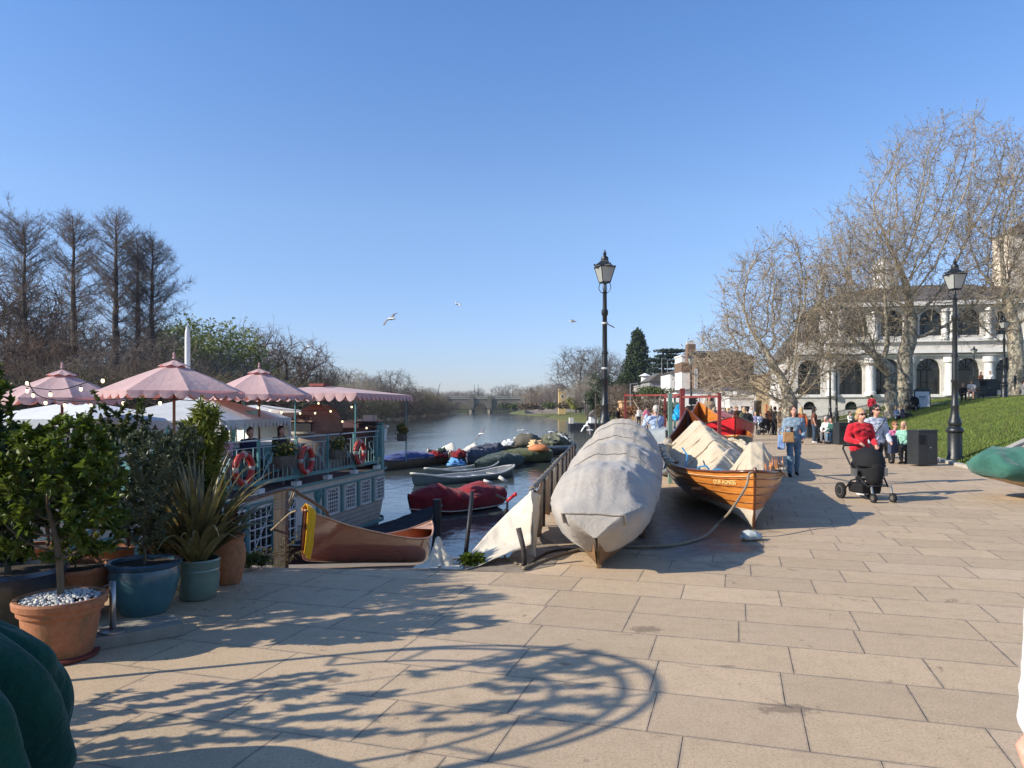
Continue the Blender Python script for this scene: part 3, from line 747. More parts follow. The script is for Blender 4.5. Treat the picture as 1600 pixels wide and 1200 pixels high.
# beyond the bridge and along the right bank
far = [('grey', 672, 606, 900, 1.3), ('dark', 690, 611, 880, 1.6), ('dark', 705, 610, 860, 1.8), ('red', 722, 611, 860, 1.8), ('dark', 738, 609, 850, 1.6), ('grey', 748, 607, 850, 1.1), ('dark', 713, 612, 840, 2.2), ('grey', 779, 604, 700, 1.2), ('grey', 800, 601, 690, 1.35), ('dark', 790, 613, 760, 1.6), ('dark', 762, 616, 900, 2.),
       ('brown', 822, 603, 560, 1.5), ('red', 838, 602, 520, 1.6), ('red', 850, 598, 480, 1.4), ('brown', 862, 599, 430, 1.4), ('dark', 872, 597, 400, 1.2), ('brown', 830, 612, 470, 1.6), ('red', 845, 612, 430, 1.6), ('dark', 860, 610, 380, 1.5),
       ('grey', 905, 545, 260, 1.25), ('grey', 932, 546, 280, 1.2), ('grey', 950, 560, 270, 1.1), ('brown', 925, 585, 230, 1.3), ('brown', 958, 600, 190, 1.1), ('red', 968, 598, 170, 1.2), ('brown', 900, 600, 240, 1.2), ('dark', 915, 604, 200, 1.3)]
for k, px, top, Y, wd in far:
    wh = ('over the left half of the bridge' if px < 735 else 'over the bridge middle' if px < 770 else 'over the right end of the bridge' if px < 826 else 'on the marsh bank left of the yellow tower' if px < 880 else 'beside the central street lamp')
    gtree(k, px, top, Y, z0=-.5 if Y > 600 else 0, wide=wd, label=adj[k]+' tree '+wh+(' , taller' if top < 604 else ', lower'), group='bare trees along the distant river')
for k, px, top, Y, wd in [('brown', 1110, 578, 130, 1.6), ('brown', 1140, 575, 128, 1.4), ('brown', 1175, 580, 125, 1.3), ('brown', 1215, 575, 110, 1.2), ('dark', 1190, 590, 118, 1.2), ('brown', 1095, 560, 150, 1.1)]:
    gtree(k, px, top, Y, z0=0, wide=wd*.8, label=adj[k]+' tree over the white pub roofs near '+('the street lamp' if px < 1120 else 'the chimney' if px < 1160 else 'the thick plane trunk'), group='trees around the pub')
for px in (668, 690, 712, 734, 756, 778, 800, 822):
    gtree('thk' if px % 4 else 'thk2', px, 619, 720+px % 7*10, z0=-1, wide=2.6, label='low dark bush seen over and under the bridge arches', group='bushes beyond the bridge')
# evergreens
def leafy_mass(name, blobs, n, size, m, seed=1, trunk=None, elong=1.):
    rs = np.random.RandomState(seed); P = []; tot = sum(b[6] for b in blobs)
    for b in blobs:
        k = int(n*b[6]/tot); q = rs.randn(k, 3); q /= np.linalg.norm(q, axis=1)[:, None]; q *= (.62+.38*rs.rand(k, 1)**.5)*(1+.16*rs.randn(k, 1))
        P.append(q*np.array(b[3:6])+np.array(b[:3]))
    P = np.vstack(P); V, Q = leaf_cards(P, size, rs, elong)
    o = thing(name, 'x', 'tree')
    if trunk: MB().tube([(0, 0, 0), (0, 0, trunk[1])], [trunk[0], trunk[0]*.5], 8).build('trunk', M_DBARK, o, smooth=True)
    npmesh('foliage', V, Q, m, o); return o
M_EVG = mat('evergreen', (.020, .036, .014), .9, .4, .4, col2=(.045, .066, .022))
M_EVG2 = mat('cedar', (.018, .032, .022), .9, .4, .4, col2=(.036, .056, .034))
M_SHR = mat('shrub_green', (.040, .062, .018), .9, .4, .8, col2=(.085, .11, .03))
Yc = 210
blobs = []
rs_ = np.random.RandomState(5)
for i in range(90):
    t = rs_.rand(); z = 1+21.5*t; rad = 6.2*(1-t)**.72*(1 if t > .1 else .8); a = rs_.rand()*6.28
    blobs.append((math.cos(a)*rad*.65, math.sin(a)*rad*.65, z, 1.5+1.2*(1-t), 1.5+1.2*(1-t), 1.9, 1.2-t*.6))
cf = leafy_mass('conifer_tree', blobs, 15000, .38, M_EVG, 3, (.7, 21)); put(cf, xat(996, Yc), Yc, 0, 'tall dark conical conifer right of the central street lamp')
blobs = []
for i in range(9):
    z = 6.5+i*1.35
    for k in range(7):
        a = rs_.rand()*6.28; rr_ = (7.5-.55*i)*(.35+.65*rs_.rand()); blobs.append((math.cos(a)*rr_+1, math.sin(a)*rr_, z+rr_*.08, 2.1, 2.1, .42, 1))
cd = leafy_mass('cedar_tree', blobs, 9000, .32, M_EVG2, 4, (.6, 17)); put(cd, xat(1036, 200), 200, -.5, 'dark cedar with flat layered branches behind the conical conifer')
def shrub(px, py, Y, wpx, hpx, label, m=M_SHR, n=1400, seed=1, z0=None, size=None, cat='shrub', name='garden_shrub'):
    wr = wpx/2/F*Y; hh = hpx/F*Y; rs = np.random.RandomState(seed)
    bl = [(rs.randn()*wr*.4, rs.randn()*wr*.4, hh*(.25+.5*rs.rand()), wr*.55, wr*.5, hh*.28, 1) for _ in range(9)]
    o = leafy_mass(name, bl, n, size or max(.05, Y/F*1.5), m, seed); 
    zb = zat(py, Y) if z0 is None else z0
    o.location = (xat(px, Y), Y, zb); return tag(o, label, cat)
M_SHRY = mat('shrub_yellow', (.22, .22, .035), .9, .3, .8); M_MAG = mat('magnolia', (.62, .57, .50), .9, .2, 1); M_BRZ = mat('shrub_brown', (.12, .085, .05), .9, .4, .8)
shrub(950, 640, 215, 40, 60, 'dark evergreen bush behind the central street lamp', M_EVG, 3500, 11)
shrub(975, 632, 212, 34, 52, 'dark green bush left of the conical conifer', M_EVG, 3500, 12)
shrub(926, 650, 180, 30, 42, 'dark bush left of the central street lamp', M_EVG, 2500, 13)
shrub(894, 640, 240, 16, 20, 'bright yellow green bush beside the yellow tower', M_SHRY, 1200, 14)
shrub(1030, 614, 190, 26, 22, 'rounded green shrub below the grey gabled roof', M_SHR, 1800, 15)
shrub(1052, 618, 180, 30, 16, 'olive shrub on the terrace by the white house', M_SHR, 1500, 16)
shrub(1005, 622, 185, 22, 22, 'pale flowering magnolia above the red frame', M_MAG, 1300, 17)
shrub(1000, 636, 175, 60, 24, 'brown winter hedge behind the red frame', M_BRZ, 2500, 18)
shrub(962, 655, 120, 60, 34, 'brown riverside scrub beside the central street lamp', M_BRZ, 2600, 19)
shrub(978, 660, 60, 24, 26, 'rust coloured shrub at the left foot of the red frame', mat('rust_shrub', (.24, .11, .05), .9, .3, 2), 1500, 20)
shrub(1178, 618, 100, 34, 16, 'dark climber over the white garden wall', M_EVG, 1500, 21)
shrub(1205, 640, 100, 26, 36, 'dark ivy hedge left of the brick building', M_EVG, 2200, 22)
for px, py, Y, wd, hh, m, lab in [(1012, 652, 95, 70, 42, M_BRZ, 'brown leafless hedge right of the red frame left post'), (1048, 640, 96, 44, 30, M_SHR, 'green garden hedge below the white house'), (1075, 634, 105, 30, 26, M_BRZ, 'brown shrub in front of the white house corner'), (1020, 628, 120, 60, 26, M_SHR, 'green hillside shrubs below the grey gabled house')]:
    shrub(px, py, Y, wd, hh, lab, m, 2600, int(px), z0=0 if py > 639 else None)
for i, (px, wd, hh) in enumerate([(800, 30, 10), (830, 36, 11), (860, 30, 12), (885, 26, 14), (905, 26, 14)]):
    shrub(px, 640, 330-i*20, wd, hh, ['low reed clump at the marsh end nearest the bridge', 'low scrub on the marsh bank near the bridge', 'brown scrub on the middle of the marsh bank', 'scrub at the foot of the yellow tower', 'scrub right of the yellow tower'][i], M_BRZ if i % 2 else M_SHR, 1200, 30+i)
# ================================================================ BRIDGE AND BUILDINGS
M_WHITE = mat('painted_stone', (.42, .405, .365), .8, .14, 1.6, .3, 20, col2=(.60, .58, .53))
M_WHITE2 = mat('white_render', (.66, .65, .62), .8, .08, 1.5, .1, 30)
M_STN = mat('bridge_stone', (.13, .118, .09), .9, .3, .12)
M_IRON = mat('black_iron', (.012, .014, .014), .38, .3, 12, .25, 60, spec=.5)
M_SLATE = mat('slate_roof', (.105, .092, .082), .8, .25, 1.2, .3, 12)
M_GLASS = mat('window_dark', (.012, .015, .016), .08, .2, 2, spec=.6)
M_BRICK = stonewall_mat('yellow_brick', (.33, .25, .14), (.27, .20, .115), .5, .16)
M_RBRICK = stonewall_mat('brown_brick', (.20, .125, .08), (.16, .10, .065), .5, .16)
M_YEL = mat('yellow_render', (.56, .40, .17), .85, .12, .6)
# --- bridge: three river spans with solid spandrels
YB = 545.
def bridge():
    o = thing('arch_bridge', 'low stone arch railway bridge crossing the river in the distance', 'bridge', (0, 0, 0))
    zt = zat(623.5, YB); z_pr = zat(620.0, YB)
    W0, W1 = YB, YB+13
    piers = [(640, 648), (693, 700), (733, 741), (762, 769), (809, 822)]
    g = MB(); N = 18
    for (a, b), (c, d) in zip(piers, piers[1:]):
        x0, x1 = xat(b, YB), xat(c, YB); zs = zat(640, YB); zc = zat(628.5, YB)
        P = []
        for i in range(N+1):
            t = i/N; x = lerp(x0, x1, t); z = zs+(zc-zs)*(1-(2*t-1)**2); P.append((x, z))
        for (xa, za), (xb, zb) in zip(P, P[1:]):
            for Y in (W0, W1): g.quad((xa, Y, za), (xb, Y, zb), (xb, Y, zt), (xa, Y, zt))
            g.quad((xa, W0, za), (xb, W0, zb), (xb, W1, zb), (xa, W1, za))
    for a, b in piers: g.box2((xat(a, YB), W0, WZ-1), (xat(b, YB), W1, zt))
    g.box2((xat(560, YB), W0, WZ-1), (xat(641, YB), W1, zt)); g.box2((xat(821, YB), W0, WZ-1), (xat(845, YB), W1, zt-.4))
    g.build('arches', M_STN, o)
    for a, b in piers[1:4]: q = MB(); q.prism([(xat(a, YB), W0), ((xat(a, YB)+xat(b, YB))/2, W0-2.5), (xat(b, YB), W0)], WZ-1, zat(641, YB)); q.box2((xat(a, YB)+.3, W0-1.2, zat(638, YB)), (xat(b, YB)-.3, W0, z_pr+.6)); q.build('pier', M_STN, o)
    d = MB(); d.box2((xat(560, YB), W0-.5, zt+.01), (xat(845, YB), W0+.3, zt+.5)); d.build('cornice', mat('pale_stone', (.30, .285, .24), .9, .15, .3), o)
    r = MB(); r.box2((xat(560, YB), W0-.1, zt+1.8), (xat(815, YB), W0+.1, zt+2.05))
    x = xat(560, YB)
    while x < xat(812, YB): r.box2((x, W0-.1, zt+.5), (x+.28, W0+.1, zt+1.8)); x += 1.1
    r.build('parapet_railing', mat('grey_green_paint', (.27, .30, .26), .7, .15, .5), o)
    for px in (740.5, 746.5): m = MB(); m.tube([(xat(px, YB), YB+5, zt), (xat(px, YB), YB+5, zat(600, YB))], .16, 6); m.build('mast', M_IRON, o)
bridge()
cr = thing('tower_crane', 'thin grey tower crane jib far behind the bridge', 'crane', (xat(685, 900), 900, 0))
MB().tube([(0, 0, 0), (0, 0, zat(608, 900))], .5, 5).build('mast', M_SLATE, cr); MB().tube([(0, 0, zat(608, 900)), (xat(688, 900)-xat(685, 900), 0, zat(599, 900))], .4, 5).build('jib', M_SLATE, cr)

def arch_opening(mb, x0, x1, z0, z1, cx, hw, zs, zsp, y, depth, N=14):
    "wall panel x0..x1, z0..z1 facing -y at y with an arched hole (half width hw, sill zs, spring zsp)"
    a, b = cx-hw, cx+hw
    q = lambda p, r: mb.quad((p[0], y, p[1]), (r[0], y, p[1]), (r[0], y, r[1]), (p[0], y, r[1]))
    q((x0, z0), (a, z1)); q((b, z0), (x1, z1))
    if zs > z0: q((a, z0), (b, zs))
    P = [(cx-hw*math.cos(PI*i/N), zsp+hw*math.sin(PI*i/N)) for i in range(N+1)]
    for (xa, za), (xb, zb) in zip(P, P[1:]):
        mb.quad((xa, y, za), (xb, y, zb), (xb, y, z1), (xa, y, z1)); mb.quad((xa, y, za), (xa, y+depth, za), (xb, y+depth, zb), (xb, y, zb))
    mb.quad((a, y, zs), (a, y+depth, zs), (a, y+depth, zsp), (a, y, zsp)); mb.quad((b, y, zs), (b, y, zsp), (b, y+depth, zsp), (b, y+depth, zs))
    mb.quad((a, y, zs), (b, y, zs), (b, y+depth, zs), (a, y+depth, zs))
def arched_window(parent, cx, hw, zs, zsp, y, bars=True, fanlight=False, door=False):
    p = MB(); N = 14; pts = [(cx-hw, y, zs), (cx+hw, y, zs)]+[(cx+hw*math.cos(PI*i/N), y, zsp+hw*math.sin(PI*i/N)) for i in range(N+1)]
    p.add(pts, [tuple(range(len(pts)))]); g = p.build('window_pane', M_GLASS, parent)
    f = MB(); yy = y-.05
    f.bar((cx-hw, yy, zsp), (cx+hw, yy, zsp), .08, .14)
    for k in range(7): a = PI*k/6; f.bar((cx+hw*.16*math.cos(a), yy, zsp+hw*.16*math.sin(a)), (cx+hw*math.cos(a), yy, zsp+hw*math.sin(a)), .05, .05)
    if bars:
        for t in (-.5, 0, .5): f.bar((cx+hw*t, yy, zs), (cx+hw*t, yy, zsp), .05, .05)
        f.bar((cx-hw, yy, (zs+zsp)/2), (cx+hw, yy, (zs+zsp)/2), .05, .05)
    f.bar((cx-hw+.04, yy, zs), (cx-hw+.04, yy, zsp), .07, .08); f.bar((cx+hw-.04, yy, zs), (cx+hw-.04, yy, zsp), .07, .08)
    f.build('window_frame', mat('dark_frame', (.03, .035, .03), .5), g if not fanlight else g)
    return g
def riverside_house():
    Y = 71.; X = lambda px: xat(px, Y); Z = lambda py: zat(py, Y)
    global RB_; o = RB_ = thing('white_riverside_building', 'two storey white building with tall round arched windows and a hipped slate roof', 'building')
    xl0, xl1, xu0, xr = X(1240), X(1290), X(1290), X(1597)
    zb, zf, zc, zu, ze = -.3, Z(617), Z(553), Z(533), Z(478)
    w_ = MB(); cen = [1267, 1328, 1381, 1438, 1492, 1547]; hwL = 1.06
    edges = [1240]+[(a+b)/2 for a, b in zip(cen, cen[1:])]+[1597]
    for i, c in enumerate(cen):
        zs = zf if i < 4 else Z(611); arch_opening(w_, X(edges[i]), X(edges[i+1]), zf-.02 if i < 4 else zf-.02, zc, X(c), hwL, zs+.02, Z(579), Y, .55)
    cu = [1336, 1387, 1441, 1494, 1546]; eu = [1290]+[(a+b)/2 for a, b in zip(cu, cu[1:])]+[1597]
    for i, c in enumerate(cu): arch_opening(w_, X(eu[i]), X(eu[i+1]), zu, ze, X(c), .98, zu+.35, Z(503), Y, .5)
    # basement wall with half-round lights, return walls
    cb = [1267, 1328, 1385]; eb = [1240, 1297, 1356, 1420]
    for i, c in enumerate(cb): arch_opening(w_, X(eb[i]), X(eb[i+1]), zb, zf-.02, X(c), .55, Z(633)-.45, Z(633)-.2, Y, .3, 10)
    w_.quad((X(1420), Y, zb), (xr, Y, zb), (xr, Y, zf-.02), (X(1420), Y, zf-.02))
    w_.quad((xl0, Y, zb), (xl0, Y+16, zb), (xl0, Y+16, zc), (xl0, Y, zc)); w_.quad((xr, Y, zb), (xr, Y+16, zb), (xr, Y+16, ze), (xr, Y, ze))
    w_.quad((xu0, Y, zc), (xu0, Y+16, zc), (xu0, Y+16, ze), (xu0, Y, ze)); w_.quad((xl0, Y, zc), (xu0, Y, zc), (xu0, Y+1, zu), (xl0, Y+1, zu))
    w_.quad((xu0, Y, zc), (xr, Y, zc), (xr, Y, zu), (xu0, Y, zu))
    w_.build('wall', M_WHITE, o)
    t = MB()
    for z, h, d, x0, x1 in [(zf-.1, .28, .14, xl0, xr), (zc-.26, .16, .16, xl0, xr), (zc+.1, .34, .5, xl0, xr), (zu-.1, .25, .3, xu0, xr), (ze-.42, .16, .16, xu0, xr), (ze, .5, .6, xu0-.3, xr)]:
        t.box2((x0-.1, Y-d, z-h/2), (x1+.1, Y-.003, z+h/2))
    t.build('cornice', M_WHITE2, o)
    c_ = MB()
    for px in [1299, 1355, 1411, 1466, 1520, 1576]:   # half columns between the ground floor arches
        c_ = MB(); c_.lathe([(.52, zf-.1), (.52, zf+.25), (.40, zf+.3), (.36, Z(570)), (.5, Z(568)), (.55, zc-.45)], (X(px), Y-.12, 0), 14); c_.build('column', M_WHITE2, o, smooth='auto')
    c_ = MB()
    for px in [1300, 1312, 1362, 1414, 1460, 1470, 1520, 1572, 1585]:
        c_ = MB(); c_.lathe([(.34, zu), (.34, zu+.25), (.26, zu+.3), (.24, Z(490)), (.34, Z(487)), (.38, ze-.8)], (X(px), Y-.1, 0), 12); c_.build('upper_column', M_WHITE2, o, smooth='auto')
    for i, c in enumerate(cen): arched_window(o, X(c), hwL, zf if i < 4 else Z(611), Z(579), Y+.5, i < 4)
    for c in cu: arched_window(o, X(c), .98, zu+.35, Z(503), Y+.45)
    for c in cb: arched_window(o, X(c), .55, Z(633)-.45, Z(633)-.2, Y+.28, False)
    r = MB(); zt = ze+.25; zr = Z(430); x0, x1 = xu0-.7, xr+.7
    A_, B_, C_, D_ = (x0, Y-.7, zt), (x1, Y-.7, zt), (x1, Y+17, zt), (x0, Y+17, zt); E_, G_ = (x0+7, Y+8.2, zr), (x1-5, Y+8.2, zr)
    r.add([A_, B_, C_, D_, E_, G_], [(0, 1, 5, 4), (1, 2, 5), (2, 3, 4, 5), (3, 0, 4), (3, 2, 1, 0)])
    for i in range(30):   # lead rolls
        t_ = i/29; r.bar(Vector(A_).lerp(Vector(B_), t_)+Vector((0, 0, .03)), Vector(E_).lerp(Vector(G_), clamp((t_-.25)*2))+Vector((0, 0, .03)), .08)
    r.build('roof', M_SLATE, o)
    q = MB(); q.add([(xl0-.6, Y+3, zc-.2), (xu0, Y+3, zc+.3), (xu0, Y+3, Z(482)), (xl0-.6, Y+16, zc-.2), (xu0, Y+16, zc+.3), (xu0, Y+16, Z(482))], [(0, 1, 2), (3, 5, 4), (0, 2, 5, 3), (0, 3, 4, 1)])
    q.build('side_roof', M_SLATE, o)
    cp = MB(); cpx, cpz = X(1408), Z(440); cp.lathe([(1.2, cpz-1), (1.2, cpz), (1.0, cpz+.1), (1.0, cpz+2.1), (1.25, cpz+2.2), (1.1, cpz+2.6), (.7, cpz+3.2), (.1, cpz+3.7)], (cpx, Y+8, 0), 12); cp.build('cupola', M_WHITE2, o, smooth='auto')
    # shop lettering over the dark door arches (illegible in the picture beyond a row of pale letters)
    for px in (1546,):
        dd = MB(); dd.box2((X(px)-1.2, Y+.38, Z(611)), (X(px)+1.2, Y+.44, Z(611)+.9)); dd.build('door', M_IRON, o)
riverside_house()
def swing(o, px, Y, deg):
    "turn a building built in world coordinates about the point under pixel column px at depth Y"
    p = Vector((xat(px, Y), Y, 0)); M = Matrix.Rotation(R(deg), 4, 'Z'); o.location = p-(M@p); o.rotation_euler = (0, 0, R(deg))
swing(RB_, 1300, 71, -12)
tb = thing('cream_tower_block', 'tall cream building rising behind the trees at the right edge', 'building')
MB().box2((xat(1577, 85), 85, 0), (xat(1700, 85), 88, zat(365, 85))).build('wall', mat('cream_render', (.66, .56, .43), .85, .1, .4), tb)
for py in (430, 500): wn = MB(); wn.box2((xat(1600, 85), 84.9, zat(py+18, 85)), (xat(1612, 85), 84.99, zat(py-18, 85))); wn.build('window', M_GLASS, tb)
r_ = MB(); X0, X1, Zt = xat(1574, 85), xat(1703, 85), zat(365, 85); r_.add([(X0, 84.7, Zt), (X1, 84.7, Zt), (X1, 88.3, Zt), (X0, 88.3, Zt), ((X0+X1)/2, 86.5, zat(325, 85))], [(0, 1, 4), (1, 2, 4), (2, 3, 4), (3, 0, 4), (3, 2, 1, 0)]); r_.build('roof', M_SLATE, tb)

def sash(parent, x0, x1, z0, z1, y, nx=2, nz=2, fm=None, name='window'):
    g = MB(); g.box2((x0, y-.01, z0), (x1, y+.05, z1)); o = g.build(name, M_GLASS, parent)
    f = MB(); t = .07
    for a in (x0, x1): f.box2((a-t, y-.07, z0-t), (a+t, y+.0, z1+t))
    for b in (z0, z1): f.box2((x0+t, y-.065, b-t), (x1-t, y-.002, b+t))
    for i in range(1, nx): x = lerp(x0, x1, i/nx); f.box2((x-.03, y-.05, z0+t), (x+.03, y-.005, z1-t))
    for i in range(1, nz): z = lerp(z0, z1, i/nz); f.box2((x0+t, y-.045, z-.03), (x1-t, y-.006, z+.03))
    f.build('window_frame', fm or M_WHITE2, o); return o
def house(name, label, px0, px1, Y, pys, wm, roof=None, depth=9, wins=(), chim=(), cat='building', base=0., overhang=.4, zr=None, nx=2, nz=3):
    "pys: (eaves py, ridge py)"
    o = thing(name, label, cat); X0, X1 = xat(px0, Y), xat(px1, Y); ze, zr = zat(pys[0], Y), zat(pys[1], Y)
    MB().box2((X0, Y, base-1), (X1, Y+depth, ze)).build('wall', wm, o)
    if roof == 'gable_x':
        r = MB(); v = overhang; r.add([(X0-v, Y-v, ze), (X1+v, Y-v, ze), (X1+v, Y+depth+v, ze), (X0-v, Y+depth+v, ze), (X0-v, Y+depth/2, zr), (X1+v, Y+depth/2, zr)], [(0, 1, 5, 4), (2, 3, 4, 5), (0, 4, 3), (1, 2, 5), (3, 2, 1, 0)]); r.build('roof', M_SLATE, o)
    elif roof == 'gable_y':
        r = MB(); v = overhang; xm = (X0+X1)/2; r.add([(X0-v, Y-v, ze), (X1+v, Y-v, ze), (xm, Y-v, zr), (X0-v, Y+depth, ze), (X1+v, Y+depth, ze), (xm, Y+depth, zr)], [(0, 1, 2), (3, 5, 4), (1, 4, 5, 2), (3, 0, 2, 5), (0, 3, 4, 1)]); r.build('roof', M_SLATE, o)
    elif roof == 'hip':
        r = MB(); v = overhang; k = min(X1-X0, depth)*.45; r.add([(X0-v, Y-v, ze), (X1+v, Y-v, ze), (X1+v, Y+depth+v, ze), (X0-v, Y+depth+v, ze), (X0+k, Y+depth/2, zr), (X1-k, Y+depth/2, zr)], [(0, 1, 5, 4), (1, 2, 5), (2, 3, 4, 5), (3, 0, 4), (3, 2, 1, 0)]); r.build('roof', M_SLATE, o)
    else: MB().box2((X0-.15, Y-.15, ze), (X1+.15, Y+depth+.1, ze+.25)).build('parapet', wm, o)
    for (a, b, c, d) in wins: sash(o, xat(a, Y), xat(b, Y), zat(d, Y), zat(c, Y), Y-.03, nx, nz)
    for (a, b, c, d) in chim:
        ch = MB(); ch.box2((xat(a, Y), Y+2, zat(d, Y)), (xat(b, Y), Y+3.6, zat(c, Y))); co = ch.build('chimney', M_RBRICK, o)
        pt = MB(); n = max(2, int((b-a)/3)); 
        for i in range(n): pt.lathe([(.16, 0), (.13, .55), (.17, .6)], (lerp(xat(a, Y), xat(b, Y), (i+.5)/n), Y+2.8, zat(c, Y)), 8)
        pt.build('chimney_pot', mat('pot_pale', (.55, .48, .38), .9), co)
    return o
house('yellow_tower', 'narrow yellow rendered tower house on the right bank upriver', 873, 884, 300, (606, 600), M_YEL, 'hip', 4, [(877, 880, 608, 611), (877, 880, 617, 622)], nx=1, nz=1)
house('brick_building', 'dark brown brick building with a tall chimney stack above the pub', 1087, 1160, 118, (552, 545), M_RBRICK, 'gable_x', 9, [(1085.5, 1089, 577, 606)], [(1079, 1092, 536, 566)])
house('brick_block', 'brown brick block behind the bare tree over the pub', 1112, 1178, 124, (558, 541), M_RBRICK, 'hip', 10)
house('white_house', 'white rendered house with an overhanging roof left of the dark brick building', 1047, 1084, 128, (583, 576), M_WHITE2, 'hip', 8, [(1053, 1057, 596, 601)])
wb_ = house('white_wall_house', 'small white upper storey with brown band left of the brick chimney', 1065, 1086, 122, (557, 556), M_WHITE2, None, 5); MB().box2((xat(1064.5, 122), 121.9, zat(581, 122)), (xat(1086.5, 122), 127.2, zat(566, 122))).build('brown_band', M_RBRICK, wb_)
house('grey_gabled_house', 'low grey gabled roof house on the hillside below the cedar', 1015, 1046, 150, (596, 583), mat('grey_render', (.25, .25, .24), .9), 'gable_y', 10)
go = thing('white_gazebo', 'tiny white lookout turret with a pointed roof on the hillside', 'gazebo', (xat(1008, 165), 165, 0))
MB().lathe([(.9, 0), (.9, zat(588, 165)), (1.5, zat(588, 165)+.05), (.1, zat(583, 165))], n=8).build('turret', M_WHITE2, go)
pub = house('white_pub', 'long white riverside pub with dark sash windows behind the street lamp', 1056, 1211, 100, (610, 604), M_WHITE2, 'hip', 10,
      [(1078, 1090, 620, 637), (1126, 1133, 619, 632), (1140, 1144, 619, 630), (1100, 1105, 622, 636), (1060, 1066, 622, 634)], (), nx=3, nz=4)
swing(pub, 1056, 100, -9)
MB().box2((xat(1108, 100), 99.9, 0), (xat(1114, 100), 99.98, zat(621, 100))).build('door', M_IRON, pub)
bb = MB(); bb.box2((xat(1122, 100), 99.2, zat(637, 100)), (xat(1147, 100), 99.99, zat(612, 100))); bb.build('bay', M_WHITE2, pub)
house('white_garage_wall', 'low white wall with a dark garage opening beside the pub', 1140, 1178, 96, (622, 622), M_WHITE2, None, 2, [(1157, 1172, 634, 640)], nx=1, nz=1)
house('yellow_brick_building', 'yellow brick house with white sash windows left of the thick plane trunk', 1208, 1243, 92, (585, 580), M_BRICK, None, 9, [(1215, 1222, 628, 644), (1216, 1224, 602, 610), (1228, 1236, 628, 644)])
house('brick_terrace', 'brown brick terrace wall in shade between the pub and the yellow brick house', 1165, 1210, 108, (606, 600), M_BRICK, None, 9, [(1185, 1190, 612, 622)])
gp = MB().box2((xat(1197, 94), 94, 0), (xat(1201, 94), 94.4, zat(631, 94))).build('brick_pillar', mat('orange_brick', (.36, .14, .06), .9, .2, 3)); tag(gp, 'orange brick gate pillar left of the yellow brick building', 'pillar')
house('pink_kiosk', 'low terracotta coloured kiosk behind the red frame', 972, 992, 100, (629, 628), mat('terracotta_render', (.50, .30, .15), .9, .2, 1), None, 3, cat='kiosk')
house('river_terrace', 'long low pale terrace wall by the promenade beyond the reeds', 820, 905, 330, (633.5, 633), mat('terrace_stone', (.36, .30, .25), .9, .4, .4), None, 2)
house('white_boathouse', 'small white steep roofed hut by the water beside the central lamp', 923, 934, 150, (650, 641), M_WHITE2, 'gable_y', 4, cat='hut', base=-1)

# --- street lamps ------------------------------------------------------------
M_LGLASS = mat('lamp_glass', (.62, .63, .58), .12, .05, 2, spec=.6, trans=.5)
def street_lamp(h=6.35, detail=True):
    o = thing('street_lamp', 'x', 'street lamp', group='black Victorian street lamps')
    p = MB(); s = h/6.35
    prof = [(.235, 0), (.235, .16), (.205, .2), (.205, .9), (.235, .93), (.25, .98), (.235, 1.04), (.19, 1.08), (.165, 1.12), (.2, 1.2), (.19, 1.26), (.13, 1.45), (.105, 1.7), (.12, 1.74), (.12, 1.8), (.095, 1.84), (.09, 2.5), (.11, 2.53), (.11, 2.58), (.086, 2.6),
            (.08, 3.3), (.10, 3.32), (.10, 3.37), (.075, 3.4), (.068, 4.45), (.10, 4.5), (.10, 4.62), (.066, 4.66), (.06, 5.12), (.075, 5.16), (.04, 5.2), (.03, 5.45)]
    p.lathe([(r, z*s) for r, z in prof], n=16); p.build('post', M_IRON, o, smooth='auto')
    b = MB()
    for k in range(4):
        a = PI/4+k*PI/2; c, q = math.cos(a), math.sin(a)
        b.tube([(c*.05, q*.05, 5.13*s), (c*.13, q*.13, 5.18*s), (c*.19, q*.19, 5.28*s), (c*.17, q*.17, 5.4*s), (c*.12, q*.12, 5.46*s)], .012, 5)
    b.build('scroll_bracket', M_IRON, o)
    z0, z1 = 5.46*s, 5.92*s; r0, r1 = .125, .235
    f = MB()
    for k in range(4):
        a0, a1 = PI/4+k*PI/2, PI/4+(k+1)*PI/2
        P = lambda a, r, z: (math.cos(a)*r*1.414*.98, math.sin(a)*r*1.414*.98, z)
        f.bar(P(a0, r0, z0), P(a0, r1, z1), .022); f.bar(P(a0, r0, z0), P(a1, r0, z0), .03); f.bar(P(a0, r1, z1), P(a1, r1, z1), .035)
    f.build('lantern_frame', M_IRON, o)
    g = MB()
    for k in range(4):
        a0, a1 = PI/4+k*PI/2, PI/4+(k+1)*PI/2; P = lambda a, r, z: (math.cos(a)*r*1.38, math.sin(a)*r*1.38, z)
        g.quad(P(a0, r0, z0), P(a1, r0, z0), P(a1, r1, z1), P(a0, r1, z1))
    g.build('lantern_glass', M_LGLASS, o)
    c = MB(); q = .255*1.414
    c.lathe([(q, z1), (q*.98, z1+.03), (q*.62, z1+.11), (q*.42, z1+.17), (q*.40, z1+.19)], n=4)
    c.lathe([(.10, z1+.18), (.115, z1+.24), (.10, z1+.30), (.06, z1+.33), (.035, z1+.36), (.055, z1+.40), (.03, z1+.46), (.008, z1+.53)], n=12)
    for k in range(4): a = k*PI/2; c.ball((math.cos(a)*q*.97, math.sin(a)*q*.97, z1+.05), .03, 6)
    cc = c.build('lantern_cap', M_IRON, o, smooth='auto')
    bl = MB(); bl.ball((0, 0, z1-.12), .06, 8, (1, 1, 1.3)); bl.build('bulb', mat('bulb_off', (.7, .7, .66), .3), o)
    return o
L0 = street_lamp(); 
L0.location = (xat(945, 22.2), 22.2, 0); tag(L0, 'tall black lamp post rising behind the grey covered boat at the quay', 'street lamp')
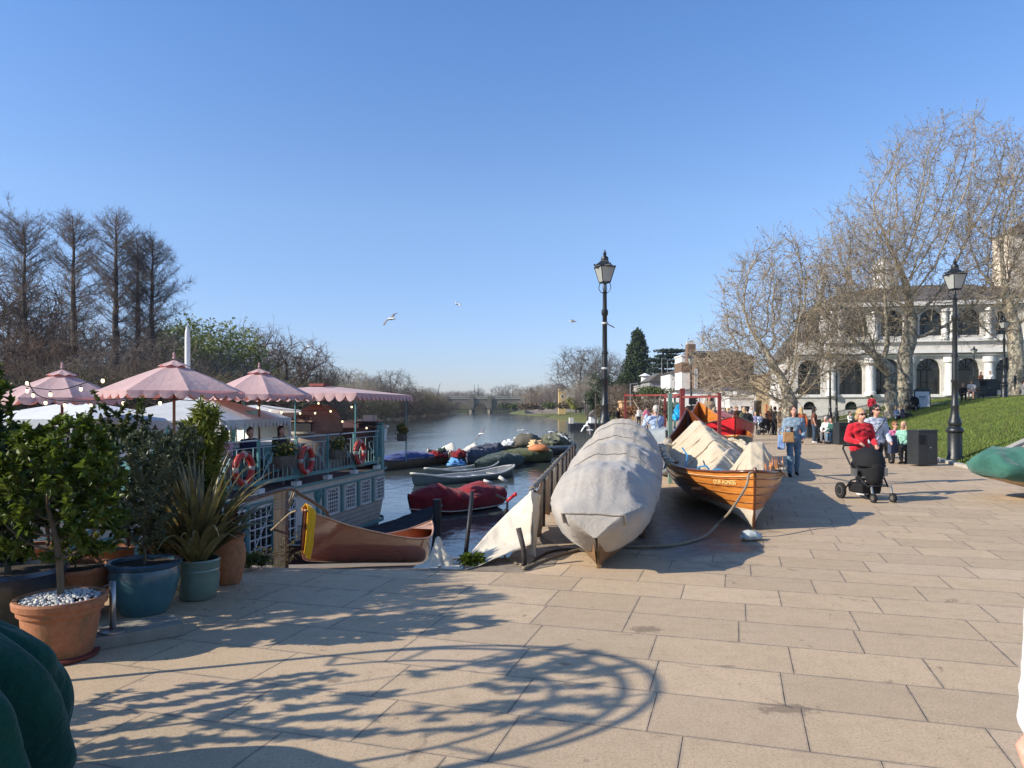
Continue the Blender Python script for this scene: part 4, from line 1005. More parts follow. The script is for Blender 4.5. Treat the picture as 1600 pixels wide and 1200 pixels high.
L0.rotation_euler = (0, 0, R(20))
bd = MB()
for z in (4.2, 2.85): bd.lathe([(.1, z), (.105, z+.03), (.1, z+.06)], n=12)
bd.bar((.08, 0, 4.22), (.32, 0, 4.12), .03); bd.build('bracket_band', mat('galv', (.45, .45, .43), .5, metal=.3), L0)
for px, top, Y, z, lab in [(1492, 403, 23.0, 0.02, 'large black lamp post on the lawn corner beside the litter bin'), (1569, 493, 46, None, 'black lamp post on the lawn near the right edge in front of the white building'),
        (1297, 547, 55, 0, 'left one of two thin lamp posts by the white building basement'), (1307, 555, 62, 0, 'right one of two thin lamp posts by the white building basement'),
        (1080, 550, 62, 0, 'distant lamp post with small sign in front of the white pub'), (1522, 540, 66, None, 'distant lamp post by the building door right of the big lamp')]:
    x = xat(px, Y); z = lawnz(x, Y) if z is None else z; zt_ = zat(top, Y); s_ = (zt_-z)/6.45
    l_ = copy_tree(L0, (x, Y, z), R(10), lab); l_.scale = (s_**.5, s_**.5, s_)
    for ch in list(l_.children):
        if ch.name.startswith('bracket_band'): bpy.data.objects.remove(ch)
sg = thing('lamp_sign', 'small dark sign plates fixed to the lamp post by the pub', 'sign', (xat(1080, 62), 61.8, 0))
MB().box2((-.45, -.02, zat(648, 62)), (.15, .02, zat(634, 62))).build('plate', M_IRON, sg); MB().box2((-.25, -.02, zat(632, 62)), (.35, .02, zat(619, 62))).build('upper_plate', M_IRON, sg)
for px, py0, py1, Y, lab in [(985, 600, 660, 90, 'slim grey lamp column left of the red frame'), (1034, 560, 600, 150, 'thin grey mast in front of the cedar'), (1043, 563, 600, 150, 'thin hooked grey mast beside the cedar')]:
    m_ = thing('lamp_column', lab, 'lamp column', (xat(px, Y), Y, 0)); MB().tube([(0, 0, 0), (0, 0, zat(py0, Y)), ], .07, 6).build('column', mat('grey_post', (.2, .2, .2), .6), m_)
    MB().bar((0, 0, zat(py0, Y)), (.9, 0, zat(py0, Y)+.1), .12).build('lamp_head', mat('grey_post', (.2, .2, .2), .6), m_)
# iron fence below the white building and along the steps
fo = thing('iron_fence', 'black iron railings along the lawn edge below the white building', 'fence')
fp = MB(); fr = MB()
a = Vector((xat(1256, 60), 60, 0)); b = Vector((xat(1395, 57), 57, 0)); n = 70
for i in range(n+1):
    p = a.lerp(b, i/n); z = lawnz(p.x, p.y); fp.bar((p.x, p.y, z), (p.x, p.y, z+1.05), .03)
for h in (.15, .95):
    for i in range(n): p = a.lerp(b, i/n); q = a.lerp(b, (i+1)/n); fr.bar((p.x, p.y, lawnz(p.x, p.y)+h), (q.x, q.y, lawnz(q.x, q.y)+h), .035)
fp.build('baluster', M_IRON, fo); fr.build('rail', M_IRON, fo)
# ================================================================ BOATS
def varnish_mat():
    t = NT('varnished_wood'); v = t.mapping(scale=(3, .5, 14)); n = t.noise(v, 3, 6, .6, .5); n2 = t.noise(t.tc.outputs['Object'], 2.2, 4)
    c = t.mix(t.ramp(n, .35, .65), (.42, .13, .022), (.60, .235, .045)); c = t.mix(t.ramp(n2, .5, .7, 0, .5), c, (.26, .07, .014))
    t.b.inputs['Coat Weight'].default_value = .6; t.b.inputs['Coat Roughness'].default_value = .12; t.b.inputs['Specular IOR Level'].default_value = .5
    return t.out(c, .38)
M_VARN = varnish_mat()
M_VARN_D = mat('dark_varnish', (.12, .035, .010), .3, .4, 4, spec=.5, coat=.4, stretch=(3, .4, 8))
M_CEDAR = mat('cedar_strip', (.19, .040, .018), .2, .35, 5, spec=.55, coat=1.0, col2=(.36, .098, .045), stretch=(2, .35, 22))
M_BOOT = mat('cream_boot_paint', (.62, .54, .42), .6, .12, 4)
def canvas_mat(name, col, col2, bump=.6, dirt=(.2, .17, .12)):
    t = NT(name); O = t.tc.outputs['Object']; n = t.noise(O, 2.2, 5, .6); n2 = t.noise(O, 9, 6, .7); w_ = t.noise(O, 420, 2)
    c = t.mix(t.ramp(n, .38, .62), col, col2); c = t.mix(t.ramp(n2, .58, .74, 0, .35), c, dirt)
    h = t.math('ADD', t.math('MULTIPLY', t.noise(O, 6, 5, .62, .5), 1.0), t.math('MULTIPLY', w_, .03)); t.bump(h, bump, .05)
    t.b.inputs['Specular IOR Level'].default_value = .15; t.b.inputs['Sheen Weight'].default_value = .15
    return t.out(c, .9)
M_GREYCV = canvas_mat('grey_canvas', (.325, .295, .255), (.395, .36, .312), .5)
M_CREAM = canvas_mat('cream_canvas', (.44, .365, .255), (.52, .44, .32), .35)
M_SAIL = canvas_mat('sail_cloth', (.54, .475, .36), (.62, .56, .45), .5, (.40, .27, .12))
M_REDCV = canvas_mat('red_canvas', (.17, .013, .018), (.25, .020, .026), .6, (.1, .01, .012))
M_BLUECV = canvas_mat('blue_tarp', (.022, .045, .15), (.04, .075, .22), .7, (.01, .02, .06))
M_NAVY = canvas_mat('navy_tarp', (.03, .042, .065), (.055, .07, .10), .8, (.15, .13, .1))
M_GRNCV = canvas_mat('green_tarp', (.030, .105, .080), (.05, .16, .12), .6, (.02, .05, .04))
M_MOSS = canvas_mat('mossy_cover', (.055, .065, .022), (.09, .10, .03), .8, (.03, .035, .012))
M_DKGRN = canvas_mat('dark_green_cover', (.018, .04, .03), (.03, .055, .04), .8, (.01, .02, .015))
M_ROPE = mat('rope', (.30, .24, .16), .95, .3, 30, .6, 200)
M_BLACK = mat('black_rubber', (.015, .015, .016), .7, .3, 5)
M_TAR = mat('dark_hull', (.020, .022, .026), .5, .4, 2, .2, 10)
class Hull:
    """local +Y from near stem (0) to far end (L). tables over t in 0..1: b half beam at gunwale, zs sheer, zk keel, yk keel y shift, ex fullness"""
    def __init__(s, L, b, zs, zk, rake=(0, 0), ex=.6, cx=None):
        s.L, s.b, s.zs, s.zk, s.rake, s.ex, s.cx = L, b, zs, zk, rake, ex, cx
    def pt(s, t, u, off=0.):
        "u in -1..1 around the section: 0 keel, +-1 gunwale"
        b = max(sinterp(s.b, t), 0)-off; zs = sinterp(s.zs, t); zk = sinterp(s.zk, t)+off*1.2; a = abs(u); sg = 1 if u >= 0 else -1
        b = max(b, 0)
        ex = s.ex if not isinstance(s.ex, list) else interp(s.ex, t)
        x = b*(math.sin(a*PI/2)**ex if a > 0 else 0); z = zk+(zs-zk)*(1-math.cos(a*PI/2))**(1.0 if ex < .8 else .8)
        f = a
        y = s.L*t-(s.rake[0]*max(0, 1-t/.12)*f if t < .12 else 0)+(s.rake[1]*max(0, (t-.85)/.15)*f if t > .85 else 0)
        c = sinterp(s.cx, t) if s.cx else 0
        return Vector((sg*x+c, y, z))
    def skin(s, off=0., nt=34, nu=22, t0=0., t1=1., u0=-1., u1=1.):
        return [[s.pt(lerp(t0, t1, i/nt), lerp(u0, u1, j/nu), off) for j in range(nu+1)] for i in range(nt+1)]
    def build(s, o, m_out, m_in=None, m_gun=None, boot=None, gun=.025, thwarts=(), bottom=True, th_m=None, strakes=True, name='hull'):
        mb = MB(); mb.loft(s.skin()); h = mb.build(name, m_out, o, smooth=True)
        if m_in: q = MB(); q.loft([list(reversed(r)) for r in s.skin(.022)]); q.build('lining', m_in, o, smooth=True)
        if m_gun:
            g = MB()
            for u in (-1, 1): g.tube([s.pt(i/40, u)+Vector((0, 0, .004)) for i in range(41)], gun, 6)
            g.build('gunwale', m_gun, o, smooth=True)
        if boot:
            b_ = MB()
            for sg in (-1, 1):
                rows = []
                for i in range(31):
                    t = i/30; r = []
                    for j in range(5):
                        u = sg*boot[1]*j/4; p = s.pt(t, u); p.x += sg*.004 if j else 0; p.z -= .003; 
                        if t < .02: p.y -= .004
                        r.append(p)
                    rows.append(r)
                b_.loft(rows)
            b_.build('boot_paint', boot[0], o, smooth=True)
        for t in thwarts:
            b = sinterp(s.b, t)*.93; z = lerp(sinterp(s.zk, t), sinterp(s.zs, t), .72); c = sinterp(s.cx, t) if s.cx else 0
            MB().box((c, s.L*t, z), (2*b*.93, .2, .03)).build('thwart', th_m or m_in or m_out, o)
        return h
def cover_loft(s, topf, nt=60, nu=26, skirt=.1, wob=.02, seed=0, bulge=.02, pleat=0., kx=0):
    "canvas over a hull: topf(t)->(height above sheer, roundness). wraps below gunwale by skirt (as u fraction)"
    rows = []
    for i in range(nt+1):
        t = i/nt; r = []; hgt = topf(t); n1 = 6
        gl, gr = s.pt(t, -1), s.pt(t, 1)
        for j in range(n1): u = -1+skirt*(1-j/n1); p = s.pt(t, u, -bulge); r.append(p)
        for j in range(nu+1):
            v = j/nu; p = gl.lerp(gr, v); k = math.sin(v*PI)**.55 if not kx else min(1, (1-abs(2*v-1))*1.7); p.z += .02+hgt*k; p.x += (-bulge if v == 0 else bulge if v == 1 else 0); r.append(p)
        for j in range(n1): u = 1-skirt*((j+1)/n1); p = s.pt(t, u, -bulge); r.append(p)
        for p in r:
            q = Vector((p.x*2.2, p.y*2.2, p.z*1.2+seed)); d = noise.noise(q)*wob*1.3+abs(noise.noise(Vector((p.x*5+seed, p.y*7, p.z*2))))*wob-.4*wob
            p.z += d*.8; p.x += d*.5*(1 if p.x > 0 else -1)
            if pleat: f_ = pleat*(abs(math.sin(p.y*4.3+2*noise.noise(p*1.3)))**.5-.6)+pleat*.5*noise.noise(Vector((p.x*4, p.y*11, 0))); p.z += f_*sm((p.z-gl.z+.1)/.3)
        rows.append(r)
    return rows
QB = R(-11.5)   # boats lie along the quay
# --- 1. the big grey covered boat --------------------------------------------------
g1 = thing('covered_boat', 'long boat wrapped in pale grey canvas lying nearest the camera on the quay', 'boat', (.92, 7.86, .02), R(-11))
H1 = Hull(7.6, [(0, .03), (.03, .20), (.07, .36), (.13, .48), (.25, .55), (.5, .58), (.75, .56), (.9, .44), (1, .15)], [(0, .60), (.1, .62), (.4, .72), (.8, .9), (1, 1.0)],
          [(0, .0), (.05, .02), (.12, .04), (.5, .08), (.9, .12), (1, .3)], rake=(.36, .1), ex=.62)
H1.build(g1, mat('old_varnish', (.20, .115, .055), .55, .35, 3, .3, 30, stretch=(1, .4, 8)), None, None, None)
def hump(t):
    y = t*7.6; base = interp([(0, .0), (.35, .25), (.7, .30), (2.2, .33), (4, .38), (6, .44), (6.9, .42), (7.6, .05)], y)
    saw = 0
    for y0, y1, a in [(.35, 2.1, .13), (2.1, 3.9, .19), (3.9, 5.6, .21), (5.6, 7.2, .18)]:
        if y0 <= y < y1: f = (y-y0)/(y1-y0); saw = a*(min(1, f/.09))*(1-f)**.9*1.15
    return base*.9+saw
H1c = Hull(7.6, [(0, .30), (.025, .43), (.06, .52), (.13, .58), (.25, .63), (.5, .67), (.75, .64), (.9, .52), (1, .24)], [(0, .60), (.1, .62), (.4, .72), (.8, .9), (1, 1.0)],
          [(0, .16), (.03, .10), (.12, .05), (.5, .08), (.9, .12), (1, .3)], rake=(.42, .1), ex=.95)
rows = cover_loft(H1c, hump, 190, 44, .93, .012, 3.3, .02)
for i, r in enumerate(rows):
    t = i/190
    for j, p in enumerate(r):
        # gathers hanging from each hump, deeper towards the sides
        a = math.sin(p.y*8.0+2.2*math.sin(p.x*3)+noise.noise(p*1.7)*6); p.x += .024*a*(1 if p.x > 0 else -1)*sm(abs(p.x)/.4)
        f = noise.noise(Vector((p.x*8, p.y*.8, 7.1)))*.028+noise.noise(Vector((p.x*22, p.y*2.0, 2.1)))*.010+.05*noise.noise(Vector((p.x*2, p.y*2.2, 4.4)))*.45
        if 6 < j < 51: p.z += f*sm(t/.05)
n0 = Vector((0, -.30, .40))
nose = []
for f, dy in ((.05, -.085), (.45, -.07), (.78, -.035)):
    nose.append([Vector((lerp(0, p.x, f), p.y+dy*(1-f*.3)*sm((p.z-.1)/.35), lerp(.36 if p.z > .36 else p.z, p.z, f**.8))) for p in rows[0]])
rows = nose+rows
fl = MB(); fl.tube([p+Vector((0, -.012, -.005)) for p in rows[3][5:52]], .014, 5)   # hem roll across the nose
fl.build('cover_hem', M_GREYCV, g1, smooth=True)
sp_ = MB(); sp_.tube([(0, -.02, -.02), (0, -.06, .12), (0, -.12, .26), (0, -.20, .36)], [.028, .024, .022, .02], 6); sp_.build('stem', mat('worn_stem', (.34, .24, .13), .8, .4, 6), g1, smooth=True)
g1c = MB().loft(rows)
# closed nose
g1c.build('canvas_cover', M_GREYCV, g1, smooth=True)
for y0 in (2.1, 3.9, 5.6):
    sm_ = MB(); t = y0/7.6; i = int(t*190)+5; sm_.tube([p+Vector((0, -.01, .004)) for p in rows[i][6:51]], .0045, 5); sm_.build('cover_seam', M_GREYCV, g1, smooth=True)
st = MB()
for k in range(15): st.ball((-.18+.028*k, .42+.02*math.sin(k*.5), .985-.25*abs(.0)), .006, 5)
lt = thing('wooden_trestle', 'low wooden chocks propping the grey covered boat', 'trestle', (.92, 7.86, 0), R(-11))
for y in (2.0, 5.6):
    MB().box((0, y, .06), (.92, .14, .11)).build('beam', M_VARN_D, lt)
    for x in (-.42, .42): MB().box((x, y, .24), (.12, .12, .26)).build('chock', M_VARN_D, lt)
# --- 2. the varnished skiff ----------------------------------------------------------
g2 = thing('rowing_skiff', 'varnished orange wooden rowing boat with canvas heaped inside and cream keel tip', 'boat', (3.36, 10.28, .02), R(-6.5))
H2 = Hull(7.3, [(0, .02), (.03, .24), (.08, .46), (.16, .68), (.28, .84), (.45, .90), (.62, .84), (.78, .60), (.9, .30), (1, .02)],
          [(0, .80), (.06, .745), (.2, .70), (.4, .72), (.6, .86), (.75, 1.0), (.88, 1.22), (1, 1.62)], [(0, .0), (.04, .02), (.1, .05), (.5, .08), (.85, .12), (.95, .3), (1, .7)],
          rake=(.10, .2), ex=[(0, 1.25), (.1, 1.1), (.3, .75), (.8, .8), (1, 1.1)])
H2.build(g2, M_VARN, M_VARN_D, M_VARN_D, (M_BOOT, .46), gun=.022, thwarts=(.3, .42, .56, .7))
lp = MB()
for u in (.56, .68, .79, .90):   # lands of the clinker planking
    for sg in (-1, 1): lp.tube([H2.pt(i/44, sg*u)+Vector((sg*.004, 0, -.004)) for i in range(45)], .0065, 4)
lp.build('plank_edge', M_VARN_D, g2, smooth=True)
st_ = MB(); st_.tube([(0, -.012, .005), (0, -.03, .25), (0, -.06, .5), (0, -.10, .80), (0, -.11, .85)], .022, 6); st_.tube([(0, 7.2, .7), (0, 7.35, 1.15), (0, 7.5, 1.62), (0, 7.52, 1.68)], .03, 6); st_.build('stem_post', M_VARN_D, g2, smooth=True)
lb = MB()
for sg in (-1, 1): lb.tube([H2.pt(i/40, sg*.965)+Vector((sg*.012, 0, -.03)) for i in range(41)], .008, 4)
lb.build('gilt_line', mat('gilt_line', (.55, .38, .2), .5), g2)
M_GILT = mat('gilt_letters', (.80, .62, .26), .4, .1, 9)
p0 = H2.pt(.078, -.86); p1 = H2.pt(.02, -.86); dd = (p1-p0); ang = math.atan2(dd.y, dd.x)
up_ = (H2.pt(.05, -.93)-H2.pt(.05, -.80)).normalized(); xr_ = dd.normalized(); zr_ = xr_.cross(up_).normalized(); up2 = zr_.cross(xr_)
Mr = Matrix((xr_, up2, zr_)).transposed()
pc = H2.pt(.052, -.845)+zr_*.005
text('name_lettering', 'OUR AGNESS', M_GILT, g2, .085, pc, Mr.to_euler(), .002, sx=.95)
# rowlock spikes, oars and gear inside
sc_r = MB()
rnd = random.Random(4)
for k in range(15):
    if k in (6, 7): continue
    y = .50+k*.03+(.12 if k % 2 else 0); x = .30+.022*k; tl_ = .22+.1*rnd.random(); b0 = Vector((x, y, .64)); lean = Vector((rnd.uniform(-.04, .05), rnd.uniform(-.03, .03), 0))
    sp = MB(); sp.tube([b0, b0+lean*.4+Vector((0, 0, tl_*.45)), b0+lean*.7+Vector((0, 0, tl_*.62)), b0+lean+Vector((0, 0, tl_))], [.006, .013, .010, .002], 6); sp.build('wooden_spindle', M_VARN, g2, smooth=True)
oar = MB(); oar.tube([(-.35, .9, .60), (-.1, 2.6, .62), (.1, 4.6, .8)], .03, 8); oar.tube([(-.1, .55, .66), (-.25, 2.2, .62)], .028, 8); oar.build('oar', M_BOOT, g2, smooth=True)
bs = MB()
for (x, y, a) in [(-.30, 1.25, .3), (-.17, .95, .2), (-.42, 1.9, .4)]: bs.tube([(x-.12, y, .62), (x-.06, y+.02, .70), (x+.05, y, .72), (x+.12, y-.04, .62)], .016, 6)
bs.tube([(-.62, 3.1, .95), (-.55, 2.9, .82), (-.62, 2.6, .66), (-.5, 2.2, .6)], .014, 6)
bs.build('blue_strap', mat('blue_strap', (.05, .22, .42), .7), g2, smooth=True)
for k in range(16): jk = MB(); jk.box((rnd.uniform(-.6, .3), rnd.uniform(.9, 3.2), rnd.uniform(.42, .56)), (rnd.uniform(.1, .5), rnd.uniform(.05, .3), .04), rz=rnd.random()*3); jk.build('loose_board', M_VARN_D, g2)
def heap(name, parent, peaks, xr, yr, zf, m, n=64, k=9, amp=.05, seed=1, thick=True, mask=None):
    "draped cloth: height = soft max of tents, with pleats running down from each peak"
    vs = []; fs = []; idx = {}
    for i in range(n+1):
        for j in range(n+1):
            x = lerp(xr[0], xr[1], i/n); y = lerp(yr[0], yr[1], j/n)
            # ragged outline
            z = -9; 
            for (px_, py_, ph, rx, ry) in peaks:
                dx, dy = (x-px_)/rx, (y-py_)/ry; r = math.hypot(dx, dy); th = math.atan2(dy, dx)
                pl = math.sin(th*k+seed+2.5*noise.noise(Vector((px_, th*1.5, seed))))*.5+noise.noise(Vector((th*2.2, r*1.4, seed)))*1.2
                q = ph*(1-r**.85)+amp*pl*sm(r*2.2)*(1.15-.3*r)
                z = max(z, q)
            c = noise.noise(Vector((x*4, y*4, seed)))*amp*.5+abs(noise.noise(Vector((x*7+3, y*5, seed))))*amp*.5
            z = zf(x, y)+max(z, -.03)+c
            idx[i, j] = len(vs); vs.append((x, y, z, mask(x, y, z) if mask else True))
    for i in range(n):
        for j in range(n):
            q = [idx[i, j], idx[i+1, j], idx[i+1, j+1], idx[i, j+1]]
            if all(vs[a][3] for a in q): fs.append(q)
    mb = MB(); mb.add([v[:3] for v in vs], fs); o = mb.build(name, m, parent, smooth=True)
    if thick: s_ = o.modifiers.new('s', 'SOLIDIFY'); s_.thickness = .008
    return o
def msk(peaks, lim=1.02, seed=0):
    def f(x, y, z): return min(math.hypot((x-p[0])/p[3], (y-p[1])/p[4]) for p in peaks)*(1+.14*noise.noise(Vector((x*3, y*3, seed)))) < lim
    return f
_ty = np.array([t for t, v in H2.b])*7.3; _bv = np.array([v for t, v in H2.b]); _tz = np.array([t for t, v in H2.zs])*7.3; _zv = np.array([v for t, v in H2.zs])
def inb(x, y, zin):
    b = np.interp(y, _ty, _bv); z = np.interp(y, _tz, _zv)+.035; a = np.abs(x); return np.where(a < b-.06, zin, np.where(a < b+.05, z, .12))
def f1(x, y): return np.maximum(inb(x, y, .44), 1.42-np.where(x < -.10, 1.05, .72)*np.abs(x+.10+.10*(y-4.7))-.30*np.maximum(0, 4.7-y)-.9*np.maximum(0, y-5.1))
def f2(x, y): return np.maximum(inb(x, y, .56), 1.00-.85*np.abs(x-.05-.45*(y-2.4))-.30*np.maximum(0, 2.6-y)-1.2*np.maximum(0, y-2.75))
def f3(x, y): return np.maximum(inb(x, y, .60), 1.14-1.5*np.maximum(np.abs(x-.24-.15*(y-1))-.09, 0)-1.2*np.maximum(np.abs(y-1.05)-.14, 0))
cloth('cream_canvas_heap', M_CREAM, g2, 96, 110, (2.75, 3.5), (-.10, 4.05, 1.62), [], f1, 110, seed=3, excess=1.30, crease=.014, rough=.03, sub=9)
cloth('folded_canvas', M_CREAM, g2, 76, 64, (2.0, 1.6), (.08, 2.35, 1.22), [], f2, 100, rot=.5, seed=5, excess=1.34, crease=.012, rough=.03, sub=9)
cloth('canvas_bundle', M_CREAM, g2, 76, 76, (1.45, 1.45), (.22, 1.04, 1.3), [], f3, 100, rot=.3, seed=8, excess=1.32, crease=.012, rough=.03, sub=9)
# mooring rope from skiff to the railing foot
rp = MB(); W2 = lambda p: g2.matrix_world@p
bpy.context.view_layer.update()
a0 = Vector((3.36-.12, 10.30, .80))
rpts = [Vector((3.42, 10.25, .80)), Vector((3.25, 10.12, .80)), Vector((3.16, 10.0, .62)), gnd(1140, 800, .35), gnd(1122, 818, .14), gnd(1100, 838, .03), gnd(1060, 850, .02), gnd(1000, 854, .02), gnd(950, 853, .02), gnd(910, 858, .02), gnd(870, 868, .02), gnd(838, 880, .02), gnd(818, 888, .03)]
def smooth_pts(P, n=6):
    out = []
    for i in range(len(P)-1):
        p0, p1, p2, p3 = P[max(i-1, 0)], P[i], P[i+1], P[min(i+2, len(P)-1)]
        for k in range(n):
            t = k/n; out.append(.5*((2*p1)+(p2-p0)*t+(2*p0-5*p1+4*p2-p3)*t*t+(3*p1-p0-3*p2+p3)*t**3))
    out.append(P[-1]); return out
tag(MB().tube(smooth_pts(rpts), .017, 7).build('mooring_rope', M_ROPE, smooth=True), 'rope hanging from the skiff bow and trailing to the railing post', 'rope')
tag(MB().tube(smooth_pts([gnd(818, 889, .02), gnd(836, 874, .02), gnd(860, 862, .02), gnd(890, 858, .02), gnd(925, 862, .02)]), .016, 6).build('mooring_rope', mat('wet_rope', (.06, .05, .04), .9, .3, 30), smooth=True), 'second dark rope lying along the slabs under the grey covered boat', 'rope')
# plastic bag by the skiff
def lump(mb_center, r, sc_, name, m, parent, seed=1, amp=.25, fr=6, n=20, **kw):
    mb = MB(); mb.ball((0, 0, 0), 1, n, (1, 1, 1)); vs = []
    for v in mb.v:
        p = Vector(v); d = 1+amp*noise.noise(p*fr*.3+Vector((seed, 0, 0)))+amp*.6*abs(noise.noise(p*fr*.7+Vector((0, seed, 0)))); q = p*d*r; vs.append((q.x*sc_[0], q.y*sc_[1], max(q.z*sc_[2], -r*sc_[2]*.55)))
    mb.v = vs; return mb.build(name, m, parent, smooth=True, loc=mb_center, **kw)
b_ = lump(gnd(1174, 838, .05), .09, (1.3, 1, .7), 'plastic_bag', mat('thin_plastic', (.55, .6, .58), .25, .15, 20, trans=.3), None, 3, .5, 9)
tag(b_, 'crumpled pale plastic bag on the slabs under the skiff bow', 'plastic bag')
M_WGREY = mat('white_boat_inside', (.55, .53, .47), .7, .2, 3)
# --- boats behind ---------------------------------------------------------------------
def simple_boat(name, label, loc, rz, L, b, h, m_out, m_in=None, m_gun=None, cover=None, topf=None, sheer=.25, raise_=0., skirt=.3, thw=(), group=None, cat='boat', tuck=0.05, blunt=False, boot=None, wob=.03, tilt=0.):
    o = thing(name, label, cat, loc, rz, group)
    bt = [(0, .02), (.08, b*.42), (.2, b*.78), (.45, b), (.75, b*.9), (.92, b*.55), (1, .02 if not blunt else b*.5)] if not blunt else [(0, .02), (.1, b*.5), (.25, b*.85), (.5, b), (.8, b*.97), (1, b*.8)]
    hl = Hull(L, bt, [(0, h+sheer), (.25, h+.08*sheer), (.5, h), (.75, h+.06*sheer), (1, h+sheer*(.9 if not blunt else .2))], [(0, raise_+.12), (.1, raise_), (.9, raise_), (1, raise_+.1)], rake=(.25, .15), ex=.7)
    hl.build(o, m_out, m_in, m_gun, boot, thwarts=thw, gun=.055 if m_in is M_WGREY else .025)
    if blunt: MB().add([hl.pt(1, -1+2*j/12) for j in range(13)], [tuple(range(13))]).build('transom', m_out, o)
    if cover:
        rows = cover_loft(hl, topf, 50, 22, skirt, wob, random.random()*9, pleat=.09 if loc[2] < -1 else .03); MB().loft(rows).build('cover', cover, o, smooth=True)
    if tilt: o.rotation_euler = (0, tilt, rz)
    return o, hl
# grey boat between, green and red boats
simple_boat('grey_boat', 'grey hulled boat with a pale cabin cover between the two big boats', (xat(1040, 17.5)+.05, 17.6, .05), R(-10), 5, .72, .85, mat('grey_boat_paint', (.20, .215, .22), .6, .25, 2), cover=canvas_mat('pale_grey_cover', (.21, .24, .25), (.28, .31, .32)), topf=lambda t: .22*math.sin(PI*clamp(t*1.1))**.5, sheer=.25, skirt=.25)
gb = thing('green_skiff', 'green hulled skiff with orange varnished inside and raised stern behind the varnished skiff', 'boat', (5.02, 16.7, .12), R(-8))
HG = Hull(7.0, [(0, .02), (.08, .38), (.25, .72), (.5, .85), (.8, .5), (1, .02)], [(0, .95), (.2, .85), (.5, .95), (.8, 1.25), (1, 1.75)], [(0, .15), (.1, .05), (.9, .12), (1, .7)], rake=(.2, .2), ex=[(0, 1.2), (.3, .8), (1, 1.1)])
HG.build(gb, mat('green_paint', (.020, .075, .055), .45, .25, 2, spec=.5), M_VARN, M_VARN, (mat('dark_red_boot', (.12, .02, .02), .6), .3), thwarts=(.3, .5, .7))
rb = thing('red_skiff', 'bright red hulled wooden boat with upturned bow raised on chocks', 'boat', (xat(1146, 20.0), 19.9, .22), R(-12))
HR = Hull(6.6, [(0, .02), (.06, .36), (.2, .78), (.45, .98), (.8, .7), (1, .1)], [(0, 1.38), (.12, 1.22), (.4, 1.1), (.7, 1.15), (1, 1.5)], [(0, .35), (.06, .1), (.5, .05), (.9, .15), (1, .5)], rake=(.25, .2), ex=[(0, 1.1), (.3, .8), (1, 1.)])
rb.scale = (.75, .8, .9)
HR.build(rb, mat('red_paint', (.46, .016, .022), .4, .22, 1.5, spec=.5), mat('dark_inside', (.05, .03, .02), .8), M_VARN_D, None, thwarts=(.4, .6))
cover_ = MB().loft([[HR.pt(i/20, -1).lerp(HR.pt(i/20, 1), j/8)+Vector((0, 0, .01+.05*math.sin(PI*j/8))) for j in range(9)] for i in range(21)]).build('cover', canvas_mat('dull_red_cover', (.22, .02, .025), (.28, .035, .04)), rb, smooth=True)
ck = thing('boat_trolley', 'dark wheeled trolley under the red boat', 'trolley', (xat(1160, 20.6), 21.2, 0), R(-12))
MB().box((0, 0, .22), (1.3, .15, .12)).build('axle_beam', M_VARN_D, ck); MB().box((-.2, .6, .2), (.12, 2.4, .1)).build('chassis', M_VARN_D, ck)
for x in (-.62, .62): MB().tube([(x-.06, 0, .18), (x+.06, 0, .18)], .18, 14).build('wheel', M_BLACK, ck)
# --- canoe on the slipway ----------------------------------------------------------------
cn = thing('canoe', 'polished cedar strip canoe tilted down the slipway with yellow canvas strip on its bow', 'canoe')
a = Vector((-2.30, 8.02, 0.03)); b = Vector((-1.36, 11.9, -.78)); d_ = b-a; Lc = d_.length
cn.location = a; cn.rotation_euler = Vector((d_.x, d_.y, d_.z)).to_track_quat('Y', 'Z').to_euler()
HC = Hull(Lc, [(0, .012), (.03, .07), (.10, .20), (.22, .34), (.4, .43), (.55, .44), (.75, .38), (.9, .2), (.97, .08), (1, .012)], [(0, .55), (.05, .50), (.14, .42), (.3, .36), (.5, .325), (.7, .35), (.86, .45), (.95, .56), (1, .65)],
          [(0, .12), (.02, .03), (.07, .0), (.5, -.01), (.93, .0), (.98, .04), (1, .12)], rake=(.03, .03), ex=.42)
HC.build(cn, M_CEDAR, mat('cedar_inside', (.40, .14, .05), .35, .3, 6, coat=.4, stretch=(2, .4, 16)), mat('ash_gunwale', (.50, .27, .15), .35, .2, 6), None, gun=.014)
dk = MB()
for t0, t1 in ((0.004, .09), (.91, .996)):
    dk.loft([[HC.pt(lerp(t0, t1, i/6), -1).lerp(HC.pt(lerp(t0, t1, i/6), 1), j/4)+Vector((0, 0, .004)) for j in range(5)] for i in range(7)])
dk.build('end_deck', mat('ash_gunwale', (.50, .27, .15), .35, .2, 6), cn, smooth=True)
for t in (.3, .5, .72): b2 = sinterp(HC.b, t)*.97; MB().box((0, Lc*t, sinterp(HC.zs, t)-.02), (2*b2, .05, .018)).build('thwart', M_VARN, cn)
M_YCV = canvas_mat('yellow_canvas', (.72, .36, .012), (.80, .44, .02), .5, (.55, .25, .01))
ys = []
for i in range(30):
    u = 1.02-.90*i/29; q = []
    for j in range(9):
        t = .004+.024*(j/8)*(1+.03*math.sin(i*.5)); p = HC.pt(t, clamp(u)); p.x += .014+.006*math.sin(j*1.6+i*.1); p.z += max(0, u-1)*1.5+.004*math.sin(j*2+i); q.append(p)
    ys.append(q)
top_ = [Vector((p.x*.2, p.y, p.z+.045)) for p in ys[0]]; over = [Vector((-p.x*.6-.02, p.y, p.z-.01)) for p in ys[0]]; ys = [over, top_]+ys
yo = MB().loft(ys).build('yellow_strip', M_YCV, cn, smooth=True); yo.modifiers.new('s', 'SOLIDIFY').thickness = .008
